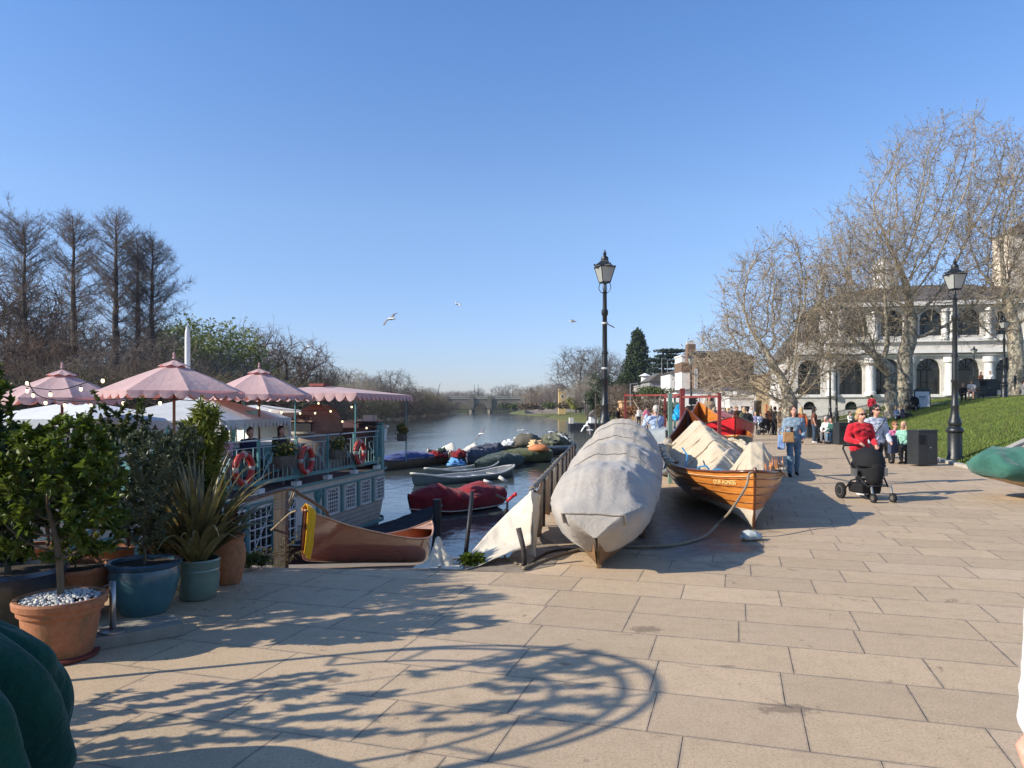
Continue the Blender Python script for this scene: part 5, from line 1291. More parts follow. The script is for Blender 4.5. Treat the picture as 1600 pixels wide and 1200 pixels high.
# --- green tarpaulined boat at right --------------------------------------------------------
gt = thing('green_covered_boat', 'boat under a green mesh tarpaulin at the right edge of the pavement', 'boat', (0, 0, 0))
gy = 13.6; gx = xat(1517, gy)
gt.location = (gx+.42, gy+.1, .04); gt.rotation_euler = (0, 0, R(-80))
HT = Hull(5.2, [(0, .48), (.04, .58), (.12, .68), (.3, .8), (.6, .8), (1, .3)], [(0, .62), (.3, .60), (1, .75)], [(0, .42), (.1, .30), (.25, .12), (.4, .0), (.8, .0), (1, .3)], rake=(.05, .1), ex=.38)
HTh = Hull(5.2, [(t, b*.93) for t, b in HT.b], [(t, z-.04) for t, z in HT.zs], [(t, z-.05) for t, z in HT.zk], ex=.5)
HTh.build(gt, mat('tan_hull', (.42, .32, .21), .7, .2, 2, .2, 20), None, None, None)
def tf(t): return .26*math.sin(PI*clamp(t*.8+.14))**.6+.05*math.sin(t*17)
rows = cover_loft(HT, tf, 110, 40, 1.0, .03, 8.8, .03, pleat=.11, kx=1)
r0 = [Vector((p.x*.95, p.y-.04, p.z)) for p in rows[0]]; cen_ = sum(r0, Vector())/len(r0)
rows = [[cen_.lerp(p, .02)+Vector((0, -.03, 0)) for p in r0], [cen_.lerp(p, .6)+Vector((0, -.03, 0)) for p in r0], r0]+rows
for r in rows:
    for j, p in enumerate(r): p.z += .018*math.sin(p.y*11+p.x*6)*sm((p.z-.5)/.3); p.x += .014*math.sin(p.y*14+2)
MB().loft(rows).build('green_cover', M_GRNCV, gt, smooth=True)
pt_ = MB()
for (y, w0) in ((.32, .18), (.42, .02), (2.2, .2)): 
    a_, b_ = HT.pt(y/5.2, 1-.02, -.05), HT.pt(y/5.2, 1-.34, -.05); pt_.loft([[a_, b_], [HT.pt((y+w0)/5.2, 1-.02, -.05), HT.pt((y+w0)/5.2, 1-.34, -.05)]])
pt_.build('cover_patch', canvas_mat('pale_patch', (.10, .20, .14), (.13, .24, .17)), gt, smooth=True)
ct = thing('boat_chocks', 'dark timber chock and pink fender under the green covered boat', 'chock', (gx+2.3, gy, 0))
MB().box((0, 0, .12), (.5, 1.1, .24)).build('beam', M_VARN_D, ct); MB().ball((-1.4, -.55, .26), .07, 10, (1.5, 1, .8)).build('fender', mat('pink_fender', (.6, .25, .2), .5), ct, smooth=True)
# --- boats on the water (px, py of waterline) ------------------------------------------------
def wY(py): return (H-WZ)*F/(py-HY)
def wboat(name, label, pxa, pya, pxb, pyb, b, h, m, **kw):
    Ya, Yb = wY(pya), wY(pyb); A_ = Vector((xat(pxa, Ya), Ya, WZ-.12)); B_ = Vector((xat(pxb, Yb), Yb, WZ-.12)); d = B_-A_
    return simple_boat(name, label, A_, math.atan2(-d.x, d.y), d.length, b, h+.12, m, group=kw.pop('group', 'small boats moored off the quay'), **kw)
M_WGREY = mat('white_boat_inside', (.50, .48, .43), .7, .2, 3); M_TEALH = mat('grey_green_hull', (.13, .165, .155), .5, .25, 2)
wboat('rowing_boat', 'nearer of two long white rowing boats, grey green hull', 648, 759, 801, 743, .9, .30, M_TEALH, m_in=M_WGREY, m_gun=M_WGREY, thw=(.2, .35, .5, .65, .8), sheer=.35)
wboat('rowing_boat', 'farther of two long white rowing boats, overlapped by the nearer one', 668, 749, 776, 734, .8, .33, M_TEALH, m_in=M_WGREY, m_gun=M_WGREY, thw=(.2, .4, .6, .8), sheer=.3)
fd = MB()
for (px, py, a) in ((762, 762, .4), (786, 757, .9)):
    p = Vector((xat(px, wY(py)), wY(py), WZ+.3)); fo_ = MB().tube([p-Vector((.22, 0, -.12*a)), p+Vector((.22, 0, -.2*a))], .09, 8).build('boat_fender', M_WGREY, smooth=True); tag(fo_, 'pale sausage fender hanging '+('lower on' if px < 770 else 'nearer the bow of')+' the white rowing boat', 'fender')
o_, hl_ = wboat('dinghy', 'small boat under a crumpled red cover with a white waterline stripe', 646, 806, 768, 790, .95, .55, mat('maroon_hull', (.05, .012, .016), .5, .3, 2), cover=M_REDCV, topf=lambda t: .10+.42*max(0, 1-abs(t-.28)/.25)**.7+.34*max(0, 1-abs(t-.82)/.2)**.6, sheer=.15, skirt=.45, wob=.06, blunt=True)
MB().tube([hl_.pt(i/20, 1)+Vector((.03, 0, -.42)) for i in range(21)], .02, 5).build('white_stripe', M_WGREY, o_)
wboat('narrow_boat', 'wooden boat with blue tarpaulin beside the barge stern', 560, 738, 700, 722, .75, .6, mat('brown_hull', (.12, .08, .045), .6, .3, 2), m_in=M_VARN_D, m_gun=mat('orange_gunwale', (.42, .22, .09), .5), cover=M_BLUECV, topf=lambda t: .08+.34*math.sin(PI*clamp((t-.25)/.5))**.6 if .25 < t < .75 else .02, sheer=.25, skirt=.06, wob=.05)
wboat('motor_cruiser', 'small open boat with a bright white foredeck and red cushion, leftmost', 672, 722, 706, 717, .8, .6, mat('brown_hull2', (.13, .10, .07), .6), cover=mat('cream_deck', (.72, .66, .52), .5), topf=lambda t: .35*t, sheer=.4, skirt=.05)
wboat('motor_cruiser', 'small open boat with cream foredeck and red and white bundle', 706, 726, 742, 717, .8, .6, mat('brown_hull2', (.13, .10, .07), .6), cover=mat('cream_deck', (.72, .66, .52), .5), topf=lambda t: .35*t, sheer=.4, skirt=.05)
wboat('covered_launch', 'launch heaped under a dark navy tarpaulin with gulls on top', 732, 727, 780, 712, .9, .5, M_TAR, cover=M_NAVY, topf=lambda t: .3+.35*math.sin(PI*t)**.7, sheer=.1, skirt=.4, wob=.16)
wboat('covered_launch', 'low boat under a dark green cover just behind the white rowing boats', 745, 738, 812, 724, 1.0, .35, M_TAR, cover=M_DKGRN, topf=lambda t: .12+.5*math.sin(PI*t), sheer=.1, skirt=.5, wob=.08)
wboat('covered_launch', 'long boat with a mossy green humped cover', 782, 724, 860, 720, 1.25, .55, mat('near_black_hull', (.014, .014, .02), .5), cover=M_MOSS, topf=lambda t: .10+.34*math.sin(PI*t)**.6, sheer=.1, skirt=.42, wob=.05)
wboat('work_punt', 'cluttered flat work boat with brown canvas hut', 782, 708, 850, 700, 1.3, .45, mat('mossy_wood', (.10, .09, .05), .9, .4, 2), m_in=mat('mossy_wood', (.10, .09, .05), .9), sheer=.15, cover=mat('clutter_brown', (.13, .11, .07), .9, .5, 1.5), topf=lambda t: .15+.1*math.sin(t*30), skirt=.05, wob=.2)
wboat('inflatable_boat', 'dark blue rubber boat beyond the mossy covered boat', 834, 712, 893, 704, 1.3, .5, mat('maroon_under', (.06, .02, .02), .6), cover=mat('slate_rubber', (.06, .075, .09), .5, .3, 1), topf=lambda t: .18+.06*math.sin(t*20), sheer=.15, skirt=.55, wob=.06)
def on_water(px, py, Y, z0=WZ): return Vector((xat(px, Y), Y, zat(py, Y)))
hp = lump(on_water(823, 690, 62), .8, (1.35, 1, .95), 'canvas_hut', mat('brown_canvas', (.11, .10, .075), .9, .3, 1), None, 2, .25, 5); tag(hp, 'brown rounded canvas shelter on the work boat', 'shelter')
ob = lump(on_water(842, 701, 54), .55, (1.4, 1, .6), 'orange_buoy', mat('orange_buoy', (.55, .20, .07), .6, .15, 2), None, 5, .08, 4); tag(ob, 'flattened orange float between mossy cover and rubber boat', 'buoy')
for i, (px, py, Y, s_, m, lab) in enumerate([(684, 712, 52, .32, M_REDCV, 'red bundle on the leftmost small boat'), (690, 705, 52, .2, M_DKGRN, 'dark green upright bag on the leftmost small boat'), (717, 711, 50, .3, M_REDCV, 'red and white bundle on the second small boat'), (713, 725, 48, .3, mat('blue_bundle', (.12, .3, .55), .7), 'light blue bundle between the small boats'),
        (770, 704, 58, .5, M_NAVY, 'lumpy dark tarpaulin hump on the navy covered launch'), (796, 694, 62, .35, mat('white_bag', (.6, .62, .62), .7), 'white bag at the left of the work boat'), (812, 688, 64, .3, mat('white_bag', (.6, .62, .62), .7), 'second white bag on the work boat'), (838, 695, 60, .4, mat('tan_crate', (.55, .38, .2), .8), 'tan box beside the brown shelter'), (868, 690, 62, .7, mat('olive_net', (.14, .145, .10), .9, .4, 3), 'olive heap of netting on the rubber boat')]):
    tag(lump(on_water(px, py, Y), s_, (1.4, 1, .8), 'bundle', m, None, i, .95, 9, 28), lab, 'bundle')
mb_ = thing('moored_barge', 'black flat barge moored against the right bank below the central lamp', 'barge', (xat(915, 135), 132, WZ))
MB().box2((xat(889, 135)-xat(915, 135), 0, -.2), (xat(945, 135)-xat(915, 135), 5, 1.15)).build('hull', M_TAR, mb_); MB().box2((xat(888, 135)-xat(915, 135), 0, 1.15), (xat(894, 135)-xat(915, 135), 2, 2.2)).build('box', M_WGREY, mb_)
for px, h_, lab in [(931, 615, 'mooring pole beside the black barge'), (918, 618, 'shorter mooring pole behind the black barge')]:
    tag(MB().tube([(xat(px, 130), 130, WZ-1), (xat(px, 130), 130, zat(h_ if px > 925 else 632, 130))], .16, 8).build('mooring_pole', M_DBARK), lab, 'pole')
# outboard engine by the quay, pole, post
om = thing('outboard_motor', 'small outboard motor with red tiller poking above the water by the quay', 'outboard motor', on_water(792, 784, 14)); om.scale = (.6, .6, .6)
MB().bar((0, 0, -.45), (.02, 0, .1), .07).build('shaft', M_BLACK, om); MB().bar((-.35, 0, .22), (.0, 0, .05), .06).build('tiller', M_IRON, om)
q = MB(); q.bar((0, 0, .02), (.22, .02, .2), .09); q.ball((.26, 0, .23), .07, 8); q.build('cowl', mat('red_plastic', (.5, .03, .04), .4), om, smooth=True); MB().ball((-.02, 0, -.3), .09, 8).build('bracket', M_BLACK, om, smooth=True)
tag(MB().tube([on_water(727, 872, 11.5), on_water(727, 872, 11.5).lerp(on_water(738, 768, 12), .5), on_water(738, 768, 12)], .035, 7).build('leaning_pole', M_TAR, smooth=True), 'dark leaning pole standing in the water beside the red covered boat', 'pole')
# ================================================================ QUAY RAIL, SAILCLOTH, FRAME, BINS
M_GALV = mat('weathered_rail', (.12, .12, .115), .55, .3, 8, metal=.4)
M_RUST = mat('dark_rusty_post', (.055, .045, .04), .8, .5, 12, .3, 60)
RX = lambda Y: .10+.128*(Y-7.95)
qr = thing('quay_railing', 'grey tube railing with dark posts along the quay edge left of the grey covered boat', 'railing')
pts = [Vector((RX(Y), Y, .70 if Y > 9.3 else .66)) for Y in np.linspace(9.0, 21, 30)]
MB().tube(pts, .026, 8).build('top_rail', M_GALV, qr, smooth=True)
for Y in np.arange(9.15, 21, 1.45): MB().tube([(RX(Y), Y, -.1), (RX(Y)+.01, Y, .68)], .035, 8).build('post', M_RUST, qr, smooth=True)
rnd = random.Random(3)
for Y in np.arange(9.1, 16, .55):
    a = rnd.random()*6; MB().tube([(RX(Y)+math.cos(a+q*.9)*.036, Y+q*.012-.03, .69+math.sin(a+q*.9)*.036) for q in range(16)], .005, 4).build('lashing', M_ROPE, qr)
tag(MB().tube([(RX(7.95)+.04, 7.93, -.02), (RX(7.95)+.02, 7.93, .2), (RX(7.95)-.03, 7.98, .40)], [.028, .028, .03], 9).build('bollard_post', M_RUST, smooth=True), 'short leaning iron post on the quay holding the white sailcloth end', 'post')
def sheet(name, rows, m, parent=None, wob=.02, seed=0, thick=.006, sub=True, fr=6):
    n = len(rows); k = len(rows[0])
    for i in range(n):
        for j in range(k):
            p = rows[i][j]; d = noise.noise(Vector((p.x*fr+seed, p.y*fr, p.z*fr)))*wob+(1-2.5*abs(noise.noise(Vector((p.x*fr*.7, p.y*fr*.5+seed, p.z*fr*.7)))))*wob*.7
            rows[i][j] = p+Vector((d*.4, -d, d*.6))
    o = MB().loft(rows).build(name, m, parent, smooth=True)
    if thick: q = o.modifiers.new('t', 'SOLIDIFY'); q.thickness = thick
    return o
def ruled(A, B, n, m, sag=0.):
    out = []
    for i in range(n+1):
        t = i/n; a = poly_at(A, t); b = poly_at(B, t); r = []
        for j in range(m+1): s_ = j/m; p = a.lerp(b, s_); p.z -= sag*math.sin(PI*s_); p.y += sag*.9*math.sin(PI*s_); r.append(p)
        out.append(r)
    return out
def poly_at(P, t):
    P = [Vector(p) for p in P]; t = clamp(t)*(len(P)-1); i = min(int(t), len(P)-2); return P[i].lerp(P[i+1], t-i)
top = [at(833, 766, 9.0), at(800, 795, 9.0), at(765, 830, 8.75), at(735, 864, 8.35), gnd(714, 889, .01)]
bot = [at(829, 852, 8.15), at(800, 862, 8.05), at(772, 874, 7.95), at(748, 885, 7.85), gnd(728, 890, .01)]
tag(sheet('sailcloth', ruled(top, bot, 46, 16, .06), M_SAIL, wob=.018, seed=2), 'long white stained sailcloth stretched from the quay railing down to the slab edge', 'sailcloth')
strip = ruled([at(826, 769, 8.93), at(829, 768, 8.9), at(845, 775, 9.0)], [at(822, 868, 8.55), at(835, 884, 8.4), at(838, 846, 8.7)], 14, 22, 0)
tag(sheet('hanging_cloth', strip, M_SAIL, wob=.035, seed=7, fr=5), 'white cloth strip hanging straight down beside the short iron post', 'cloth')
M_STAIN = canvas_mat('stained_canvas', (.34, .21, .10), (.46, .34, .20), .5, (.16, .09, .04))
for i, (Ya, Yb, z0, lab) in enumerate([(9.1, 10.5, .02, 'brown stained canvas panel hanging in the first bay of the quay railing'), (10.65, 11.9, .1, 'brown stained canvas panel in the second bay of the quay railing'), (12.1, 13.4, .15, 'paler canvas panel in the third bay of the quay railing'), (13.5, 14.8, .25, 'canvas panel hanging in the farthest visible bay of the quay railing')]):
    A_ = [(RX(Ya), Ya, .66), (RX((Ya+Yb)/2), (Ya+Yb)/2, .60), (RX(Yb), Yb, .66)]; B_ = [(RX(Ya)-.03, Ya, z0+.08), (RX((Ya+Yb)/2)+.05, (Ya+Yb)/2, z0-.04), (RX(Yb), Yb, z0+.05)]
    tag(sheet('hanging_canvas', ruled(A_, B_, 16, 10), M_STAIN if i < 2 else M_SAIL, wob=.03, seed=i), lab, 'canvas panel')
pw = drape(34, 34, (.62, .55), (xat(686, 7.95), 7.97, .50), [(xat(684, 7.95), 8.0, .12, .055, .06, .20), (xat(700, 7.95), 7.95, .04, .06, .06, .07)], lambda x, y: np.full_like(x, .012), 110, seed=9, excess=1.3)
o = npmesh('crumpled_sailcloth', pw[0], pw[1], M_SAIL, smooth=True); o.modifiers.new('sub', 'SUBSURF').levels = 1; o.modifiers.new('t', 'SOLIDIFY').thickness = .006
tag(o, 'small crumpled heap of stained sailcloth at the slab edge by the canoe tip', 'sailcloth')
tp = struct(MB().tube(smooth_pts([gnd(700, 889, .02), gnd(735, 887, .02), gnd(770, 880, .02)]), .02, 6).build('sailcloth_hem', M_SAIL), 'stuff') if False else None
wd = [gnd(px, py, .01) for px, py in ((728, 888), (736, 884), (742, 880), (733, 886))]
# mud and chain on the apron
cm = MB(); a = gnd(785, 868, .02); b = gnd(822, 888, .02)
for i in range(36):
    p = a.lerp(b, i/35)+Vector((.02*math.sin(i*.8), .02*math.cos(i*.5), 0)); cm.ball(p, .011, 5, (1.3, .8, .7), rot=Matrix.Rotation(i*1.1, 3, 'Z'))
tag(cm.build('chain', mat('rusty_chain', (.28, .22, .14), .8, .3, 30)), 'pale rusty chain lying on the concrete by the short iron post', 'chain')
# red steel frame among the boats
M_REDF = mat('red_oxide_paint', (.20, .04, .035), .7, .25, 3)
rf = thing('red_steel_frame', 'dull red steel goalpost frame standing over the boats', 'frame')
PF = {977: (23.5, 614), 1066: (18.6, 607), 1124: (15.8, 614), 1039: (22.5, 618)}
for px, (Y, py) in PF.items(): wd_ = .065 if px != 1066 else .11; MB().box2((xat(px, Y)-wd_/2, Y-wd_/2, 0), (xat(px, Y)+wd_/2, Y+wd_/2, zat(py, Y))).build('post', M_REDF, rf)
for a, b, py in ((977, 1066, 618), (1066, 1124, 620.5), (1039, 1066, 621)):
    MB().bar((xat(a, PF[a][0]), PF[a][0], zat(py, PF[a][0])), (xat(b, PF[b][0]), PF[b][0], zat(py-1, PF[b][0])), .05).build('beam', M_REDF, rf)
tag(MB().box2((xat(1044, 16.6), 16.55, 0), (xat(1050, 16.6), 16.64, zat(615, 16.6))).build('green_post', mat('faded_green_paint', (.14, .22, .18), .7, .2, 3)), 'pale green square post standing between the grey boat and the skiff', 'post')
tag(MB().box2((xat(1053, 21), 21, 0), (xat(1056, 21), 21.05, zat(617, 21))).build('thin_post', mat('faded_green_paint', (.14, .22, .18), .7, .2, 3)), 'thin pale green post beside the blue sheet', 'post')
tag(sheet('blue_sheet', ruled([at(1056, 633, 19.6), at(1061, 631, 19.6), at(1064, 634, 19.6)], [at(1049, 655, 19.4), at(1055, 659, 19.3), at(1062, 656, 19.4)], 10, 12), mat('cyan_plastic', (.02, .36, .62), .5, .15, 4, trans=.2), wob=.05, seed=3), 'bright blue plastic sheet hanging from the red frame', 'sheet')
for (a, b) in (((990, 626), (1013, 665)), ((1032, 617), (1026, 664))):
    tag(MB().tube([at(*a, 20), at(*b, 18)], .012, 5).build('rigging_line', M_ROPE), 'thin line hanging from the red frame '+('far left' if a[0] < 1000 else 'beside the man'), 'line')
# litter bins
M_BIN = mat('black_bin', (.022, .026, .028), .35, .25, 6, spec=.5)
def bin_(px, Y, w_, h_, rz, lab, z=0.):
    o = thing('litter_bin', lab, 'litter bin', (xat(px, Y), Y, z), rz)
    MB().box2((-w_/2, -w_*.32, .04), (w_/2, w_*.32, h_-.05)).build('body', M_BIN, o, bevel=.012)
    MB().box2((-w_/2-.015, -w_*.32-.015, h_-.05), (w_/2+.015, w_*.32+.015, h_)).build('lid', M_BIN, o, bevel=.012)
    f = MB(); f.box2((-w_*.02, -w_*.335, .1), (w_*.46, -w_*.322, h_-.12)); f.build('door', M_BIN, o, bevel=.004)
    f = MB(); f.box2((.06, -w_*.345, h_*.5), (.10, -w_*.336, h_*.53)); f.build('latch', mat('steel', (.5, .5, .5), .3, metal=1.), o)
    f = MB(); f.box2((-w_*.47, -w_*.335, h_*.6), (-w_*.12, -w_*.322, h_-.15)); f.build('opening', M_BLACK, o)
    return o
bin_(1441, 21.7, .68, 1.05, R(14), 'large black litter bin in front of the lamp post on the right')
bin_(1318, 34, .78, 1.02, R(10), 'black litter bin behind the woman in red')
bin_(1268, 41, .8, 1.05, R(10), 'black litter bin left of the standing woman in jeans'); 
for px, Y, lab in ((1539, 55, 'dark bin on the lawn by the building doorway'), (1594, 50, 'dark planter box at the right edge of the lawn')):
    bin_(px, Y, 1.3, 1.35, 0, lab, lawnz(xat(px, Y), Y)-.05)
# A-board on the lawn
ab = thing('sign_board', 'white poster board with dark frame standing on the lawn', 'sign', (xat(1441, 52), 52, lawnz(xat(1441, 52), 52)+.02), R(-4))
hs = (zat(609, 52)-zat(638, 52)); MB().box((0, 0, hs/2), (1.12, .06, hs), rot=Matrix.Rotation(R(-6), 3, 'X')).build('frame', M_BIN, ab)
MB().box((0, -.04, hs*.47), (.96, .03, hs*.84), rot=Matrix.Rotation(R(-6), 3, 'X')).build('poster', mat('white_poster', (.68, .68, .66), .6, .03), ab)
g_ = MB(); g_.box((-.02, -.065, hs*.60), (.46, .012, .09), rot=Matrix.Rotation(R(-6), 3, 'X')); g_.build('printed_picture', mat('grey_print', (.25, .25, .25), .7, .5, 9), ab)
for k in range(3):
    g_ = MB(); g_.box((-.02, -.062, hs*(.5-.06*k)), (.4-.06*k, .01, .018), rot=Matrix.Rotation(R(-6), 3, 'X')); g_.build('text_line', mat('grey_print', (.25, .25, .25), .7, .5, 9), ab)
MB().lathe([(.5, 0), (.42, .12), (.2, .2)], (0, .02, hs-.03), 20, 1, .06).build('arched_top', mat('olive_top', (.10, .10, .06), .7), ab)
# benches
M_BENCH = mat('bench_wood', (.17, .11, .065), .7, .3, 6, .2, 30, stretch=(1, 6, 6))
def bench(px, Y, L, rz, lab, z=0.):
    o = thing('park_bench', lab, 'bench', (xat(px, Y), Y, z), rz)
    s_ = MB(); 
    for k in range(4): s_.box((0, -.18+.12*k, .44), (L, .095, .035))
    s_.build('seat', M_BENCH, o); b_ = MB()
    for k in range(3): b_.box((0, .27+.03*k, .58+.12*k), (L, .03, .09))
    b_.build('backrest', M_BENCH, o)
    for x in (-L/2+.12, L/2-.12):
        l = MB(); l.bar((x, -.2, 0), (x, -.2, .43), .05); l.bar((x, .24, 0), (x, .36, .86), .05); l.bar((x, -.2, .41), (x, .26, .41), .04); l.bar((x, -.24, .64), (x, .3, .64), .045); l.bar((x, -.2, .43), (x, -.2, .63), .04); l.build('leg', M_IRON, o)
    return o
bench(1404, 23.2, 1.6, R(62), 'wooden bench beside the large litter bin with two seated women')
bench(1303, 35.5, 1.8, R(80), 'wooden bench beside the prams with seated visitors')
bench(1517, 49, 1.7, R(4), 'bench on the lawn with a man in white shirt', lawnz(xat(1517, 49), 49))
# gulls
M_GULL = mat('gull_white', (.62, .63, .63), .7, .1, 5); M_GWING = mat('gull_grey', (.16, .15, .15), .7, .2, 8)
def gull(pos, span, rz, roll, lab, m2=M_GWING, sit=False, gs_=1.):
    o = thing('gull', lab, 'bird', pos, rz)
    b = MB(); b.tube([(0, -.24, 0), (0, -.2, .01), (0, -.1, 0), (0, .05, -.01), (0, .18, 0), (0, .26, .01)], [.008, .045, .06, .07, .04, .012], 8); b.tube([(0, -.24, 0), (0, -.3, -.01)], [.014, .003], 5); b.build('body', M_GULL, o, smooth=True)
    if not sit:
        for s_ in (-1, 1):
            w_ = MB(); P = [(0, 0), (.28, .10+roll*.3*s_), (.55, .05+roll*.6*s_), (.72, -.02+roll*.8*s_)]; ch = [.13, .12, .08, .01]; sec = []
            for (x, z), c in zip(P, ch): sec.append([Vector((s_*x*span, -c*.6+x*.12, z*span+.0)), Vector((s_*x*span, 0, z*span+.012)), Vector((s_*x*span, c*.7+x*.15, z*span))])
            w_.loft(sec); w = w_.build('wing', m2, o, smooth=True); w.modifiers.new('t', 'SOLIDIFY').thickness = .01
    o.scale = (1.15*gs_,)*3
    return o
gull(at(612, 498, 45), 1, R(70), .5, 'brown winged gull flying with wings spread left of centre in the sky')
gull(at(715, 475, 70), 1, R(120), .3, 'small pale gull flying high above the river', M_GULL)
gull(at(895, 502, 60), 1, R(90), .1, 'dark gull gliding just left of the central lamp post')
gull(at(482, 541, 60), 1, R(40), .8, 'dark bird flying beside the reddish tree crown')
gull(at(752, 678, 60), .9, R(60), .6, 'grey gull skimming the river in mid stream')
for i, (px, py, Y) in enumerate([(916, 665, 32), (922, 672, 30), (880, 682, 48), (858, 684, 50), (815, 672, 70), (861, 675, 52)]):
    gull(at(px, py, Y), .8, R(50+40*i), .7-.2*i, ['white gull taking off at the quay edge below the lamp', 'white gull lower of two by the quay edge below the lamp', 'gull above the right end of the rubber boat', 'dark gull rising over the olive netting', 'pale gull flying over mid river', 'white gull over the work boat'][i], M_GULL if i % 2 == 0 else M_GWING, gs_=.5 if px > 900 else .75)
for i, (px, py, Y) in enumerate([(820, 678, 62), (824, 678, 62), (742, 708, 53), (745, 707, 53), (750, 703, 54)]):
    gull(at(px, py, Y), 1, R(30*i), 0, ['left gull standing on the brown canvas shelter', 'right gull standing on the brown canvas shelter', 'leftmost gull on the navy tarpaulin launch', 'middle gull on the navy tarpaulin launch', 'highest gull on the navy tarpaulin launch'][i], sit=True)
# ================================================================ RESTAURANT BARGE
M_CREAMP = mat('barge_white', (.60, .575, .51), .6, .10, 2.2, .15, 20)
def clap_mat():
    t = NT('clapboard'); s = t.sep(t.tc.outputs['Object']); f = t.math('FRACT', t.math('DIVIDE', s[2], .145))
    n = t.noise(t.tc.outputs['Object'], 3, 5); c = t.mix(t.ramp(n, .35, .7), (.60, .57, .50), (.48, .455, .40)); c = t.mix(t.math('LESS_THAN', f, .10), c, (.10, .09, .08))
    t.bump(f, .7, .03); return t.out(c, .6)
M_CLAP = clap_mat()
M_TEAL = mat('teal_paint', (.085, .235, .235), .5, .18, 3, spec=.4)
M_TEALL = mat('light_teal', (.22, .50, .46), .5, .12, 3)
M_DECK = mat('barge_deck', (.055, .052, .05), .8, .3, 3)
M_PINK = canvas_mat('pink_canopy', (.56, .375, .355), (.62, .43, .41), .35, (.5, .28, .27))
M_WTENT = canvas_mat('white_canopy', (.42, .43, .42), (.50, .51, .50), .25, (.36, .36, .35))
def add_trans(m, col, f):
    n = m.node_tree.nodes; l = m.node_tree.links; tr = n.new('ShaderNodeBsdfTranslucent'); tr.inputs[0].default_value = (*col, 1)
    ms = n.new('ShaderNodeMixShader'); ms.inputs[0].default_value = f; l.new(n['Principled BSDF'].outputs[0], ms.inputs[1]); l.new(tr.outputs[0], ms.inputs[2]); l.new(ms.outputs[0], n['Material Output'].inputs[0])
add_trans(M_PINK, (.75, .22, .16), .22)
BA = R(-12)
BL = Vector((-4.03, 25.0, 0))
def Bw(x, d, z): "barge local (x right, d towards camera) to world"; return BL+Matrix.Rotation(BA, 3, 'Z')@Vector((x, -d, 0))+Vector((0, 0, z))
bg_ = thing('restaurant_barge', 'white and teal restaurant barge with railed upper deck and small paned windows', 'boat', BL, BA)
def plan(off=0., x_in=-6.5, dmax=20.):
    P = [(0+off, -dmax), (0+off, -1.1)]; r = .9
    for k in range(1, 9): a = PI/2*k/8; P.append((-r+r*math.cos(a)+off*math.cos(a), -1.1+r*math.sin(a)*1.15+off*math.sin(a)))
    P.append((x_in, -.05+off)); return P
def band(z0, z1, off0, off1, m, name, cap=False):
    a = [Vector((x, y, z0)) for x, y in plan(off0)]; b = [Vector((x, y, z1)) for x, y in plan(off1)]
    mb = MB().loft([a, b])
    if cap:
        for q in ((a, b)): mb.add(list(q)+[Vector((-6.5, -20, q[0].z))], [tuple(range(len(q)+1))])
    return mb.build(name, m, bg_, smooth='auto')
band(-1.28, -.47, .0, .0, M_CREAMP, 'cabin_side'); band(-1.95, -1.281, -.12, .003, M_CLAP, 'clapboard_hull'); band(-2.6, -1.951, -.14, -.14, M_TAR, 'hull_bottom')
band(-.47, -.28, .02, .06, M_CREAMP, 'fascia')
for z, h, d in ((-.47, .045, .05), (-.27, .06, .10), (-1.93, .10, .0)):
    b = MB()
    b.loft([[Vector((x, y, zz)) for x, y in plan(dd)] for zz, dd in ((z-h/2, d), (z-h/2, d+.03), (z+h/2, d+.03), (z+h/2, d))]); b.build('teal_moulding', M_TEAL, bg_)
dk = MB(); pp = plan(.10); dk.add([Vector((x, y, -.235)) for x, y in pp]+[Vector((-6.5, -20, -.235))], [tuple(range(len(pp)+1))]); dk.build('upper_deck', M_DECK, bg_)
# raised stern bulwark
bw = MB(); pl = plan(.0)[1:]; pl = [p for p in pl if p[0] < .01]
bw.loft([[Vector((x+(.12*t), y+.10*t, lerp(-.28, 1.05 if x > -.5 else 1.2, t))) for x, y in pl] for t in (0, .5, 1)]); o = bw.build('stern_bulwark', M_CREAMP, bg_, smooth='auto'); o.modifiers.new('t', 'SOLIDIFY').thickness = .06
b = MB(); b.tube([Vector((x+.13, y+.11, 1.08 if x > -.5 else 1.22)) for x, y in pl], .045, 6); b.tube([Vector((x+.08, y+.06, .62)) for x, y in pl], .04, 6); b.build('bulwark_rail', M_CREAMP, bg_)
b = MB(); b.box2((-.02, -1.35, -.25), (.14, -1.12, 1.15)); b.build('teal_pilaster', M_TEAL, bg_); 
b = MB(); b.lathe([(.05, 0), (.14, .04), (.14, .06)], (.06, -1.23, 1.15), 8); b.build('pilaster_cap', M_TEAL, bg_)
b = MB(); b.tube([(.10+.0, -1.45+.12*math.cos(a), -.02+.12*math.sin(a)) for a in np.linspace(0, 5.2, 14)], .028, 6); b.build('scroll', mat('gilt_cream', (.45, .40, .24), .5), bg_)
